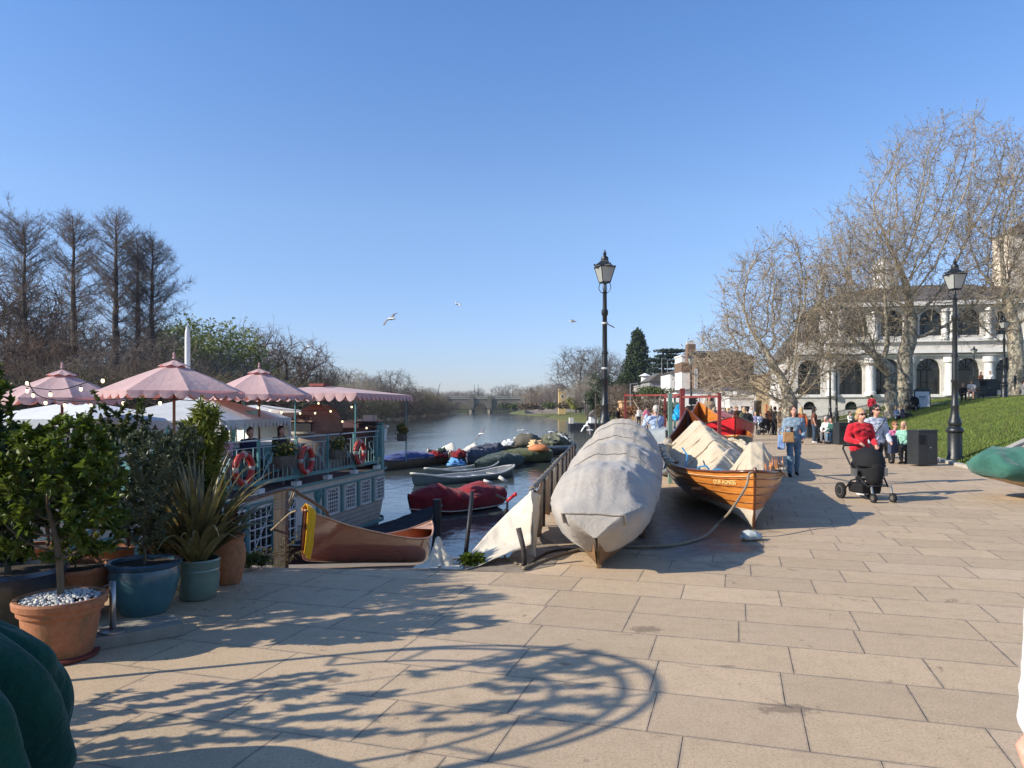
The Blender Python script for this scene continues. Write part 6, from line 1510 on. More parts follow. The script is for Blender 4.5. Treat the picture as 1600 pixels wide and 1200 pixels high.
# small paned windows
M_LIT = mat('window_curtain', (.30, .27, .20), .5, .5, 5)
def barge_window(d, w_=.62, z0=-1.20, z1=-.56):
    h = z1-z0; fr = MB(); fr.box2((-.01, -d-w_/2-.05, z0-.05), (.035, -d-w_/2, z1+.04)); fr.box2((-.01, -d+w_/2, z0-.05), (.035, -d+w_/2+.05, z1+.04)); fr.box2((-.01, -d-w_/2, z1), (.03, -d+w_/2, z1+.04)); fr.box2((-.01, -d-w_/2, z0-.06), (.05, -d+w_/2, z0))
    f = fr.build('window', M_WHITE2, bg_)
    g = MB(); g.quad((.004, -d-w_/2, z0), (.004, -d+w_/2, z0), (.004, -d+w_/2, z1), (.004, -d-w_/2, z1)); g.build('pane', M_GLASS, f)
    m_ = MB()
    for k in range(1, 5): y = -d-w_/2+w_*k/5; m_.box2((.006, y-.009, z0), (.022, y+.009, z1-.02))
    for k in range(1, 6): z = z0+h*k/6; m_.box2((.007, -d-w_/2, z-.009), (.021, -d+w_/2, z+.009))
    m_.tube([(.015, -d+w_/2*math.cos(a)*.98, z1-.16+.15*math.sin(a)) for a in np.linspace(0, PI, 12)], .014, 4)
    m_.box2((.008, -d-w_/2, z0+h*.48), (.03, -d+w_/2, z0+h*.53)); m_.build('muntins', M_WHITE2, f)
    c = MB(); 
    for k in range(4): y = -d-w_/2+.08+k*.15; c.quad((.005, y, z0+.02), (.005, y+.07, z0+.02), (.005, y+.07, z0+h*.45), (.005, y, z0+h*.45))
    c.build('curtain', M_LIT, f)
for d in (4.6, 3.45, 2.32, 1.2): barge_window(d)
for d in (5.15, 4.02, 2.88, 1.76): MB().box2((-.01, -d-.06, -1.26), (.05, -d+.06, -.5)).build('teal_pilaster', M_TEAL, bg_)
b = MB(); b.lathe([(.0, -.5), (.16, -.52), (.18, -.62), (.10, -.75), (.06, -.95), (.10, -1.1), (.03, -1.25)], (0, -5.5, 0), 12, .8, 1); b.build('corbel', M_TEAL, bg_, smooth='auto')
# lattice sided lower section nearer the camera
for d in (7.2, 8.3, 9.4, 10.6, 11.8):
    fr = MB(); w_ = .95; z0, z1 = -1.75, -.58
    fr.box2((-.01, -d-w_/2-.04, z0), (.05, -d-w_/2, z1)); fr.box2((-.01, -d+w_/2, z0), (.05, -d+w_/2+.04, z1)); fr.box2((-.01, -d-w_/2, z1), (.05, -d+w_/2, z1+.05)); fr.box2((-.01, -d-w_/2, z0-.05), (.05, -d+w_/2, z0))
    f = fr.build('window', M_WHITE2, bg_); MB().quad((.004, -d-w_/2, z0), (.004, -d+w_/2, z0), (.004, -d+w_/2, z1), (.004, -d-w_/2, z1)).build('pane', M_GLASS, f)
    m_ = MB()
    for k in range(1, 4): y = -d-w_/2+w_*k/4; m_.box2((.01, y-.015, z0), (.03, y+.015, z1))
    for k in range(1, 5): z = lerp(z0, z1, k/5); m_.box2((.011, -d-w_/2, z-.014), (.028, -d+w_/2, z+.014))
    m_.bar((.03, -d-w_/2, z0), (.03, -d+w_/2, z1), .02); m_.build('muntins', M_WHITE2, f)
    MB().box2((-.01, -d-w_/2-.17, -1.85), (.06, -d-w_/2-.05, -.5)).build('teal_post', M_TEAL, bg_)
# railing of the upper deck
rl = thing('deck_railing', 'teal and white iron railing with scrolls along the barge deck edge', 'railing', BL, BA)
b = MB(); b.tube([(.07, -1.4, .96), (.07, -14, .96)], .018, 6); b.tube([(.07, -1.4, .80), (.07, -14, .80)], .010, 5); b.build('hand_rail', mat('pale_grey_paint', (.40, .45, .44), .5), rl)
b = MB(); b.box2((.03, -14, -.05), (.11, -1.4, .04)); b.build('bottom_rail', M_TEAL, rl)
for i, d in enumerate(np.arange(1.6, 14, 1.72)):
    b = MB(); b.box2((.04, -d-.03, -.22), (.10, -d+.03, .98)); b.build('post', M_TEAL, rl)
    b = MB(); b.box2((.0, -d-.12, -.235), (.16, -d+.12, -.13)); b.build('foot_block', M_WHITE2, rl)
    if d < 13:
        b = MB()
        b.bar((.07, -d-.05, .03), (.07, -d-.62, .62), .018); b.bar((.07, -d-1.67, .03), (.07, -d-1.1, .62), .018)
        for c, s_ in ((-d-.45, 1), (-d-1.27, -1)):
            b.tube([(.07, c+s_*.20*math.cos(a)*(1-a/9), .50+.20*math.sin(a)*(1-a/9)) for a in np.linspace(-1.5, 5.5, 16)], .010, 5)
        for k in range(1, 8): y = -d-1.72*k/8; b.box2((.062, y-.008, .03), (.078, y+.008, .80 if k in (1, 4, 7) else .38))
        b.build('scroll_panel', mat('pale_teal_paint', (.26, .42, .40), .5), rl)
# deck furniture seen through the railing
M_WICK = mat('wicker_slats', (.20, .165, .13), .85, .3, 6)
def slat_chair(d, x, lab, w_=.9):
    o = thing('slatted_chair', lab, 'chair', Bw(x, d, -.235), BA)
    b = MB()
    for k in range(13): b.box((-.0, -w_/2+w_*k/12, .55), (.03, w_/12*.7, .72))
    b.box((0, 0, .93), (.06, w_+.04, .05)); b.build('backrest', M_WICK, o); MB().box((-.28, 0, .42), (.5, w_, .08)).build('seat', M_WICK, o)
    for yy in (-w_/2+.05, w_/2-.05): b = MB(); b.bar((-.02, yy, 0), (-.02, yy, .4), .05); b.bar((-.5, yy, 0), (-.5, yy, .4), .05); b.build('leg', M_WICK, o)
slat_chair(6.2, -.35, 'wicker slatted chair back behind the left complete lifebuoy on the barge'); slat_chair(9.4, -.4, 'wicker slatted chair back nearest the plants on the barge', 1.1); slat_chair(5.3, -.7, 'wicker slatted chair back between the two lifebuoys')
for d, x, lab in ((7.6, -1.2, 'dark round table on the barge deck behind the flower trough'), (4.4, -1.3, 'dark round table on the barge deck beside the right lifebuoy')):
    o = thing('deck_table', lab, 'table', Bw(x, d, -.235), BA); MB().lathe([(.42, .70), (.43, .72), (.42, .74)], n=18).build('table_top', M_DECK, o); MB().lathe([(.25, 0), (.04, .05), (.04, .70)], n=10).build('leg', M_IRON, o)
b_ = MB().box2((-2.9, -9.5, .62), (-2.2, -1.6, .70)).build('bar_counter', M_WHITE2); b_.location = BL; b_.rotation_euler = (0, 0, BA); tag(b_, 'long white topped bar counter across the barge deck', 'counter')
MB().box2((-2.85, -9.4, -.2), (-2.25, -1.65, .62)).build('counter_front', M_TEAL, b_)
fr_ = thing('far_balustrade', 'white balustrade with teal posts on the far side of the barge deck', 'railing', BL, BA)
b = MB(); b.box2((-5.3, -9, .98), (-5.2, -1, 1.06)); b.box2((-5.3, -9, .35), (-5.2, -1, .42)); b.build('rail', M_CREAMP, fr_)
b = MB()
for k in range(48): y = -1-k*.165; b.lathe([(.03, .42), (.045, .6), (.025, .8), (.035, .98)], (-5.25, y, 0), 6)
o = b.build('baluster', M_CREAMP, fr_); o['kind'] = 'stuff'
for d in (1.2, 4.6, 8.4): b = MB(); b.lathe([(.10, -.2), (.10, 1.1), (.16, 1.15), (.16, 1.3), (.10, 1.34)], (-5.25, -d, 0), 4); b.build('post', M_TEALL, fr_)
def planter(d, lab, x=.14, L=.72):
    o = thing('flower_trough', lab, 'planter', Bw(x, d, .42), BA)
    b = MB(); b.box((0, 0, 0), (.2, L, .26), taper=1.15)
    for k in range(9): b.box((.11, -L/2+L*(k+.5)/9, 0), (.02, L/12, .27))
    b.build('box', mat('trough_wood', (.13, .11, .085), .9, .3, 5), o)
    rs = np.random.RandomState(int(d*10)); P = rs.randn(420, 3)*np.array([.07, L*.27, .11])+np.array([0, 0, .22]); V, Q = leaf_cards(P, .045, rs, 1.2); npmesh('foliage', V, Q, M_SHR, o)
    P = rs.randn(90, 3)*np.array([.07, L*.25, .09])+np.array([.03, 0, .27]); V, Q = leaf_cards(P, .04, rs); npmesh('flowers', V, Q, mat('ochre_flower', (.34, .22, .03), .8, .3), o); return o
planter(7.45, 'wooden flower trough with ochre blooms hung left of the left lifebuoy'); planter(4.55, 'dark leafy flower trough hung between the lifebuoys')
o_ = planter(.1, 'small trough with trailing dark leaves on the barge stern', .55, .35); o_.location = at(628, 683, 25)
# lifebuoys
M_BUOY = mat('lifebuoy_red', (.42, .035, .03), .45, .12, 6)
def lifebuoy(d, lab, z=.38):
    o = thing('lifebuoy', lab, 'lifebuoy', Bw(.18, d, z), BA)
    n = 40; b = MB()
    for k in range(4):
        a0 = PI/2*k+.14; a1 = PI/2*(k+1)-.14; b = MB(); b.tube([(0, .31*math.cos(a), .31*math.sin(a)) for a in np.linspace(a0, a1, 12)], .068, 10); b.build('red_ring', M_BUOY, o, smooth=True)
        b = MB(); b.tube([(0, .31*math.cos(a), .31*math.sin(a)) for a in np.linspace(a1-.01, a1+.29, 5)], .0695, 10); b.build('pale_band', mat('band_grey', (.40, .36, .34), .6, .2, 20), o, smooth=True)
    r = MB(); r.tube([(.03, .40*math.cos(a)*(1+.05*math.sin(8*a)), .40*math.sin(a)*(1+.05*math.sin(8*a))) for a in np.linspace(0, 2*PI, 33)[:-1]], .008, 5, closed=True); r.build('grab_line', M_ROPE, o); return o
lifebuoy(6.45, 'left one of the two whole red lifebuoys on the barge railing'); lifebuoy(3.15, 'right one of the two whole red lifebuoys on the barge railing'); lifebuoy(9.25, 'lifebuoy on the barge railing half hidden by the plants')
# scalloped canopies
def scallop(mb, a, b, drop, sw, out=(0, 0, 0), n=None):
    a = Vector(a); b = Vector(b); L = (b-a).length; n = n or max(2, round(L/sw)); m = 8
    vs = []
    for i in range(n*m+1):
        t = i/(n*m); p = a.lerp(b, t); f = (i % m)/m; h = drop*(.30+.70*math.sin(PI*f)**.8); q = Vector(out)*.06*math.sin(PI*f)
        vs.append((p, p+q*.5-Vector((0, 0, h*.55)), p+q-Vector((0, 0, h))))
    mb.loft([list(v) for v in vs])
def parasol(px, Y, py_eave, py_apex, r, lab, deck=-.235, sides=8, rot=0., pole_m=None, cm=None):
    x = xat(px, Y); o = thing('parasol', lab, 'parasol', (x, Y, deck), rot, 'pink parasols on the barge'); cm = cm or M_PINK
    ze, za = zat(py_eave, Y)-deck, zat(py_apex, Y)-deck
    pr = MB(); N = sides; sub_ = 6; cor = [Vector((math.cos(2*PI*(k+.5)/N)*r, math.sin(2*PI*(k+.5)/N)*r, ze)) for k in range(N)]
    c = MB(); top = Vector((0, 0, za-.10)); R_ = 7
    for k in range(N):
        a, b = cor[k], cor[(k+1) % N]; rows = []
        for i in range(R_+1):
            t = i/R_; pa = top.lerp(a, t); pb = top.lerp(b, t); row = []
            for j in range(5): p = pa.lerp(pb, j/4); p.z -= .045*t*math.sin(PI*j/4); p.z += .02*math.sin(PI*t); row.append(p)
            rows.append(row)
        c.loft(rows)
    c.build('canopy', cm, o, smooth=False)
    v = MB()
    for k in range(N): scallop(v, cor[k]-Vector((0, 0, .0)), cor[(k+1) % N], .20, .27, (cor[k]+cor[(k+1) % N]).normalized())
    v.build('valance', cm, o, smooth=True)
    q = MB()   # small vent cap
    for k in range(N):
        a, b = Vector((math.cos(2*PI*(k+.5)/N)*.30, math.sin(2*PI*(k+.5)/N)*.30, za-.185)), Vector((math.cos(2*PI*(k+1.5)/N)*.30, math.sin(2*PI*(k+1.5)/N)*.30, za-.185)); m_ = (a+b)/2+Vector((0, 0, .035))
        q.add([a, m_, b, Vector((0, 0, za-.04))], [(0, 1, 3), (1, 2, 3)])
    q.build('vent_cap', cm, o); 
    f = MB(); f.lathe([(.035, za-.02), (.02, za+.04), (.03, za+.07), (.005, za+.11)], n=8); f.build('finial', cm, o)
    p = MB(); p.tube([(0, 0, 0), (0, 0, za-.05)], .028, 8); p.build('pole', mat('parasol_wood', (.26, .13, .07), .6, .2, 6), o, smooth=True)
    for k in range(N):
        rb_ = MB(); rb_.bar((0, 0, za-.16), cor[k]-Vector((0, 0, .03)), .016); rb_.build('rib', mat('parasol_wood', (.26, .13, .07), .6, .2, 6), o)
    return o
parasol(97, 15.6, 622, 574, 1.22, 'leftmost pink scalloped parasol above the bushy potted tree', rot=.3)
parasol(272, 14.6, 612, 559, 1.36, 'largest middle pink scalloped parasol beside the white mast', rot=.22)
parasol(405, 19.2, 617, 573, 1.36, 'pink scalloped parasol standing right of the largest one', rot=.1)
aw = thing('pink_awning', 'flat pink scalloped awning over the pizza oven at the barge stern', 'awning', BL, BA)
x0, x1, y0, y1, ze, zr = -3.9, .12, -3.25, 1.6, 2.14, 2.40
c = MB(); A_ = [Vector(p) for p in ((x0, y0, ze), (x1, y0, ze), (x1, y1, ze), (x0, y1, ze), (x0+1.7, y0+1.6, zr), (x1-1.9, y0+1.6, zr), )]
E1, E2 = Vector((-2.1, y0+1.9, zr)), Vector((-1.8, y1-1.9, zr))
c.add([A_[0], A_[1], A_[2], A_[3], E1, E2], [(0, 1, 4), (1, 2, 5, 4), (2, 3, 5), (3, 0, 4, 5)]); o = c.build('canopy', M_PINK, aw)
v = MB(); scallop(v, A_[0]-Vector((.0, .01, .0)), A_[1]-Vector((0, .01, 0)), .26, .34, (0, -1, 0)); scallop(v, A_[1], A_[2], .22, .34, (1, 0, 0)); scallop(v, A_[2], A_[3], .2, .34); scallop(v, A_[3], A_[0], .2, .34); v.build('valance', M_PINK, aw, smooth=True)
for p in ((x1-.05, y0+.05), (x1-.05, y1-.5), (x0+.3, y0+.1), (-1.9, y0+.1)): b = MB(); b.tube([(p[0], p[1], -.2), (p[0], p[1], ze)], .022, 7); b.build('post', M_TEAL, aw)
b = MB(); b.box((-2.0, y0+1.9, zr+.04), (.5, .5, .08)); b.build('vent', mat('dull_red_vent', (.22, .06, .05), .7), aw)
# pale marquee roofs behind the plants
def marquee(px0, px1, Ya, Yb, pe, pr_, lab, m=M_WTENT):
    o = thing('white_marquee', lab, 'marquee'); a, b = xat(px0, Ya), xat(px1, Ya); ze = zat(pe, Ya); zr = zat(pr_, (Ya+Yb)/2); xm = (a+b)/2; k = (b-a)*.42
    c = MB(); vs = [(a, Ya, ze), (b, Ya, ze), (b, Yb, ze), (a, Yb, ze), (a+k, (Ya+Yb)/2, zr), (b-k, (Ya+Yb)/2, zr)]
    c.add(vs, [(0, 1, 5, 4), (1, 2, 5), (2, 3, 4, 5), (3, 0, 4)]); c.build('canopy', m, o)
    v = MB(); 
    for i in range(4): scallop(v, vs[i], vs[(i+1) % 4], .24, .3)
    v.build('valance', m, o)
    for i in range(4): p = vs[i]; MB().tube([(p[0], p[1], -.2), p], .03, 6).build('post', M_WHITE2, o)
    return o
marquee(140, 345, 16.4, 21.5, 657, 620, 'pale grey white marquee roof under the middle pink parasol')
marquee(-60, 142, 17.6, 22, 655, 628, 'white scalloped marquee under the leftmost pink parasol', canvas_mat('bright_canopy', (.62, .62, .60), (.68, .68, .66), .2))
marquee(300, 440, 24, 28, 645, 633, 'long pale canopy behind the right pink parasol')
tb_ = MB().box2((xat(335, 19), 19, zat(655, 19)), (xat(392, 19), 19.6, zat(642, 19))).build('teal_canopy_box', M_TEALL); tag(tb_, 'light teal canopy box under the right pink parasol', 'canopy box')
mt = thing('white_mast', 'white pointed mast rising behind the middle pink parasol', 'mast', (xat(293, 20), 20, 0))
MB().lathe([(.075, -.2), (.07, zat(530, 20)), (.06, zat(517, 20)), (.005, zat(508, 20))], n=10).build('spar', M_WHITE2, mt, smooth='auto')
tag(MB().lathe([(.03, 0), (.045, .5), (.045, 2.3), (.03, 3)], (0, 0, 0), 8).build('wooden_boathook', M_VARN), 'thin varnished pole behind the parasol', 'pole') if False else None
# oven
ov = thing('pizza_oven', 'rounded brown clay pizza oven with dark mouth and raised letters under the pink awning', 'oven', Bw(-1.75, 1.9, 0), BA)
M_CLAY = mat('oven_clay', (.21, .125, .09), .85, .25, 4, .3, 20)
prof = [(.0, 1.80), (.30, 1.76), (.52, 1.64), (.68, 1.42), (.74, 1.18), (.75, 1.0), (.75, .9)]
MB().lathe(list(reversed(prof)), n=32).build('dome', M_CLAY, ov, smooth=True)
MB().lathe([(.78, -.2), (.78, .82), (.82, .84), (.82, .9)], n=24).build('base', mat('oven_base', (.22, .18, .15), .8, .2, 3), ov, smooth='auto')
b = MB(); b.box2((-.48, -.82, .98), (.14, -.45, 1.26)); b.build('mouth', M_BLACK, ov); b = MB(); b.box2((-.55, -.86, 1.262), (.2, -.5, 1.31)); b.build('lintel', M_CLAY, ov); b = MB(); b.lathe([(.42, 0), (.42, .06)], (-.17, -.62, .9), 20, 1, .8); b.build('shelf', mat('shelf_stone', (.30, .27, .22), .8), ov)
b = MB(); b.tube([(0, 0, 1.75), (0, 0, 2.3)], .09, 10); b.build('chimney', M_IRON, ov)
text('lettering', 'ZIGGY', mat('dark_letters', (.05, .03, .025), .8), ov, .17, (-.17, -.76, 1.42), (R(62), 0, 0), .02, arc=.25)
cb = thing('wooden_chest', 'dark wooden cabinet beside the pizza oven', 'cabinet', Bw(-.75, 1.3, -.2), BA); MB().box2((-.45, -.35, 0), (.45, .3, 1.25)).build('body', mat('dark_chest', (.11, .06, .045), .7, .3, 3), cb, bevel=.01); MB().box2((-.06, -.37, 1.0), (.06, -.352, 1.05)).build('handle', M_IRON, cb)
tbl = thing('side_table', 'small table with glassware near the barge stern', 'table', Bw(-.5, .75, -.2), BA); MB().box2((-.4, -.3, 1.4), (.4, .3, 1.45)).build('table_top', M_DECK, tbl); MB().box2((-.3, -.25, 0), (.3, .25, 1.39)).build('cupboard', M_DECK, tbl)
gl = MB().lathe([(.05, 0), (.07, .2)], (0, 0, 0), 8).build('glass_jar', M_LGLASS); gl.location = Bw(-.35, .7, 1.26); tag(gl, 'glass jar on the small table at the barge stern', 'jar')
gl = MB().box((0, 0, .1), (.3, .2, .2)).build('white_crate', M_WHITE2); gl.location = Bw(-.6, .7, 1.255); tag(gl, 'white crate on the small table at the barge stern', 'crate')
# festoon lights
M_BULB = bpy.data.materials.new('lit_bulb'); M_BULB.use_nodes = True; _b = M_BULB.node_tree.nodes['Principled BSDF']; _b.inputs['Base Color'].default_value = (.9, .8, .55, 1); _b.inputs['Emission Color'].default_value = (1, .82, .45, 1); _b.inputs['Emission Strength'].default_value = 1.6
def festoon(P, n, lab):
    o = thing('festoon_lights', lab, 'string lights'); pts = smooth_pts([Vector(p) for p in P], 8); MB().tube(pts, .008, 4).build('cable', M_BLACK, o); hl = []
    for i in range(n):
        p = pts[int((i+.5)/n*(len(pts)-1))]; MB().lathe([(.018, -.02), (.018, .0)], p-Vector((0, 0, .02)), 6).build('socket', M_BLACK, o); MB().ball(p-Vector((0, 0, .065)), .026, 6, (1, 1, 1.25)).build('bulb', M_BULB, o, smooth=True)
festoon([at(30, 600, 10), at(60, 607, 10), at(100, 608, 10), at(150, 592, 10), at(165, 585, 10)], 4, 'string of bulbs crossing the leftmost pink parasol')
festoon([at(40, 585, 10.5), at(60, 618, 10.5), at(120, 627, 10.5), at(220, 622, 10.5), at(330, 628, 11)], 8, 'long low string of bulbs below the left parasols')
festoon([at(400, 632, 17), at(440, 640, 18), at(500, 641, 19), at(560, 630, 20)], 7, 'string of lit bulbs under the pink awning front edge')
festoon([at(490, 620, 21), at(535, 655, 20.5), at(590, 668, 20)], 3, 'short string of bulbs hanging before the pizza oven')
# dark workboat alongside and pile
A_ = Vector((-2.25, 22.2, WZ-.1)); d = Vector((-5.0, 16.2, 0))-A_; d.z = 0
o_, h_ = simple_boat('work_boat', 'dark maroon and black barge hull lying under the white barge stern', A_, math.atan2(-d.x, d.y), d.length, .62, .85, mat('maroon_black_hull', (.045, .02, .02), .45, .3, 2), m_gun=mat('pale_stripe', (.28, .28, .27), .6), cover=mat('slate_deck', (.035, .038, .042), .95, .2, 1, spec=.05), topf=lambda t: .04, sheer=.30, skirt=.02, wob=.0)
tag(MB().tube([(xat(683, 20.5), 20.5, WZ-1), (xat(683, 20.5), 20.5, zat(780, 20.5))], .12, 9).build('mooring_pile', M_TAR), 'thick black timber pile behind the tip of the canoe', 'pile')
# wooden post and handrail at the top of the slip
tag(MB().box2((xat(429, 8.7), 8.66, -.4), (xat(447, 8.7), 8.8, zat(768, 8.7))).build('timber_post', mat('grey_timber', (.10, .085, .07), .9, .35, 4, .4, 30, stretch=(6, 6, .5))), 'grey timber post standing left of the canoe bow', 'post')
hr = MB(); hr.tube(smooth_pts([at(350, 790, 7.6), at(400, 777, 8.0), at(438, 766, 8.5), at(456, 764, 8.9), at(468, 772, 9.2), at(490, 785, 9.8), at(510, 800, 10.4), at(512, 815, 10.5)]), .024, 8); tag(hr.build('handrail', mat('brown_iron', (.09, .07, .055), .5, .3, 8, metal=.5), smooth=True), 'bent iron handrail leading down the slip behind the canoe', 'handrail')
for P, lab in (([at(458, 766, 8.9), at(450, 790, 8.9), at(444, 802, 8.8), at(452, 792, 8.8), at(461, 768, 8.9)], 'pale rope looped on the iron handrail'), ([at(463, 798, 8.3), at(452, 803, 8.4), at(430, 823, 8.6), at(424, 828, 8.7)], 'pale rope from canoe bow to timber post')):
    tag(MB().tube(smooth_pts(P), .011, 6).build('pale_rope', M_ROPE, smooth=True), lab, 'rope')
# ================================================================ POTS AND PLANTS
def leafm(name, a, b, tr=.25, rough=.45):
    return mat(name, a, rough, .3, 7, col2=b, trans=tr, spec=.4)
M_BAY = leafm('bay_leaf', (.045, .078, .008), (.14, .185, .026), .4)
M_DARKL = leafm('dark_leaf', (.016, .036, .010), (.045, .075, .018), .15)
M_OLIVE = leafm('olive_leaf', (.07, .09, .045), (.17, .19, .11), .15)
M_YLEAF = leafm('yellow_green_leaf', (.13, .165, .02), (.28, .29, .05), .35)
M_MIXL = leafm('mixed_leaf', (.05, .08, .02), (.15, .16, .05), .25)
M_BRANCH = mat('plant_stem', (.12, .095, .06), .85, .3, 10)
M_FLAX = mat('flax_bronze', (.11, .07, .03), .4, .4, 3, col2=(.29, .255, .09), trans=.2, spec=.5, stretch=(6, 6, .8))
M_SOIL = mat('soil', (.045, .035, .025), .95, .3, 20, .5, 60)
def leaves_np(P, D, L, W, fold=.35, rs=None, curl=.3):
    n = len(P); D = D/(np.linalg.norm(D, axis=1)[:, None]+1e-9); up = np.array([0, 0, 1.])+rs.randn(n, 3)*.5
    S_ = np.cross(D, up); S_ /= np.linalg.norm(S_, axis=1)[:, None]+1e-9; N_ = np.cross(S_, D)
    s = (.65+.7*rs.rand(n, 1)); L = L*s; W = W*s
    b = P; m = P+D*L*.5-N_*L*curl*.10; t = P+D*L-N_*L*curl*.45
    l1 = P+D*L*.34+S_*W*.5+N_*W*fold; r1 = P+D*L*.34-S_*W*.5+N_*W*fold; l2 = P+D*L*.72+S_*W*.36+N_*W*fold*.6-N_*L*curl*.2; r2 = P+D*L*.72-S_*W*.36+N_*W*fold*.6-N_*L*curl*.2
    V = np.stack([b, l1, l2, t, r2, r1, m], 1).reshape(-1, 3); o = np.arange(n)[:, None]*7
    Q = np.concatenate([o+np.array([[0, 6, 2, 1]])*1, o+np.array([[0, 5, 4, 6]])], 0); T = np.concatenate([o+np.array([[6, 3, 2]]), o+np.array([[6, 4, 3]])], 0)
    return V, Q, T
def potted_shrub(name, label, base, env, n, L, W, m, seed=1, natt=420, step=.06, kill=.09, infl=.6, rbase=.016, trunk=.15, cat='shrub', curl=.3, up=.1, stemm=None, updir=.3, parts=('stem', 'foliage'), extra=None):
    rs = np.random.RandomState(seed); att = []; wts = np.array([e[6] for e in env]); wts = wts/wts.sum()
    for e, wt in zip(env, wts):
        k = int(natt*wt); q = rs.randn(k, 3); q /= np.linalg.norm(q, axis=1)[:, None]; q *= rs.rand(k, 1)**(1/2.4); att.append(q*np.array(e[3:6])+np.array(e[:3]))
    att = np.vstack(att); N, par = colonize(att, (0, 0, 0), trunk, step, infl, kill, seed=seed, up=up); r, kids = radii(N, par, .0022, 2.1); r = r*(rbase/r[0])
    ch = chains_from(N, par, r, kids); tubes = [(N[c], np.maximum(r[c], .0012), 5 if r[c].max() > .006 else 3) for c in ch if len(c) > 1]
    o = thing(name, label, cat, base); V, Q = skin_tubes(tubes); npmesh(parts[0], V, Q, stemm or M_BRANCH, o, smooth=True)
    z0 = N[:, 2].min()+trunk*.9; ok = np.where((r <= max(rbase*.28, np.percentile(r, 75))) & (N[:, 2] >= z0))[0]; ok = ok[ok > 0]
    idx = ok[rs.randint(0, len(ok), n)]; d0 = N[idx]-N[par[idx]]; d0 /= np.linalg.norm(d0, axis=1)[:, None]+1e-9
    P = N[idx]-d0*step*rs.rand(n, 1); D = d0*.5+rs.randn(n, 3)*.62; D[:, 2] += updir
    V, Q, T = leaves_np(P, D, L, W, rs=rs, curl=curl); npmesh(parts[1], V, Q, m, o, smooth=False, tris=T); return o
def pot(name, label, loc, prof, m, soil_z, soil_r, n=36, soil_m=None, cat='plant pot', group=None):
    o = thing(name, label, cat, loc, 0, group); rin = [(r*.90, z) for r, z in prof if z > soil_z]
    full = list(prof)+[(prof[-1][0]*.90, prof[-1][1]-.004)]+[(prof[-1][0]*.88, soil_z-.03)]
    MB().lathe(full, n=n, cap=True).build('body', m, o, smooth='auto'); MB().lathe([(.001, soil_z), (soil_r, soil_z-.003)], n=24, cap=False).build('soil', soil_m or M_SOIL, o); return o
def glaze(name, a, b, c):
    t = NT(name); O = t.tc.outputs['Object']; n = t.noise(O, 5, 6, .7, .6); s = t.sep(O); col = t.mix(t.ramp(n, .35, .7), a, b); z = t.math('ADD', s[2], t.math('MULTIPLY', n, .1))
    col = t.mix(t.ramp(z, .36, .46, 0, .8), col, c); t.b.inputs['Coat Weight'].default_value = .4; t.b.inputs['Coat Roughness'].default_value = .15; t.bump(t.noise(O, 14, 3), .25, .01); return t.out(col, .3)
def terra(name, k=1.):
    t = NT(name); O = t.tc.outputs['Object']; n = t.noise(O, 3.4, 6, .75, .4); n2 = t.noise(O, 26, 4)
    col = t.mix(t.ramp(n2, .3, .7), (.27*k, .10*k, .042*k), (.36*k, .15*k, .07*k)); col = t.mix(t.ramp(n, .50, .66, 0, .75), col, (.10, .085, .03)); col = t.mix(t.ramp(n, .26, .38, .35, 0), col, (.50, .36, .26))
    t.bump(n2, .35, .01); return t.out(col, .8)
M_TERR = terra('terracotta'); M_TERR2 = terra('pale_terracotta', 1.15)
P1 = Vector((xat(95, 5.05), 5.05, 0))
p_ = pot('terracotta_pot', 'large ringed terracotta pot topped with white pebbles at the front left', P1, [(.205, 0), (.215, .02), (.245, .16), (.247, .17), (.262, .25), (.266, .30), (.275, .305), (.290, .315), (.293, .345), (.300, .35), (.316, .36), (.322, .40), (.312, .415)], M_TERR, .385, .285, 48); p_.scale = (.9, .9, 1)
pb_ = MB(); rnd = random.Random(9)
for k in range(420):
    a = rnd.random()*6.28; r = .278*math.sqrt(rnd.random()); s_ = rnd.uniform(.008, .019); z = .392+.028*(1-(r/.28)**2)+rnd.uniform(-.003, .006); pb_.ball((r*math.cos(a), r*math.sin(a), z), s_, 6, (rnd.uniform(.8, 1.4), rnd.uniform(.7, 1.1), .65), rot=Matrix.Rotation(rnd.random()*3, 3, 'Z'))
o = pb_.build('white_pebbles', mat('pebble_white', (.50, .49, .46), .7, .3, 30), p_, smooth=True); o['kind'] = 'stuff'
MB().lathe([(.25, -.001), (.262, .012), (.262, .028), (.255, .03)], n=36).build('saucer', mat('red_saucer', (.13, .03, .02), .6, .2, 5), p_, smooth='auto')
potted_shrub('bay_tree', 'bushy green bay tree growing from the pebbled terracotta pot', P1+Vector((0, 0, .40)), [(0, 0, .80, .46, .38, .42, 1.4), (-.28, 0, .50, .30, .3, .30, .6), (-.55, 0, .85, .25, .3, .4, .6), (.26, .02, .52, .24, .26, .26, .5), (.05, 0, 1.12, .26, .26, .16, .35), (-.25, .0, 1.0, .25, .25, .2, .3)],
             5400, .060, .030, M_BAY, 2, 850, .055, .085, .6, .024, .05, cat='tree', stemm=mat('bay_stem', (.13, .10, .065), .8, .3, 10), curl=.35)
P2 = Vector((xat(226, 6.15), 6.15, 0))
pot('blue_pot', 'blue glazed pot bulging at the rim between terracotta and green pots', P2, [(.165, 0), (.185, .02), (.235, .14), (.268, .27), (.272, .34), (.262, .38), (.285, .395), (.292, .42), (.28, .432)], glaze('blue_glaze', (.030, .10, .125), (.055, .16, .18), (.018, .045, .085)), .40, .255)
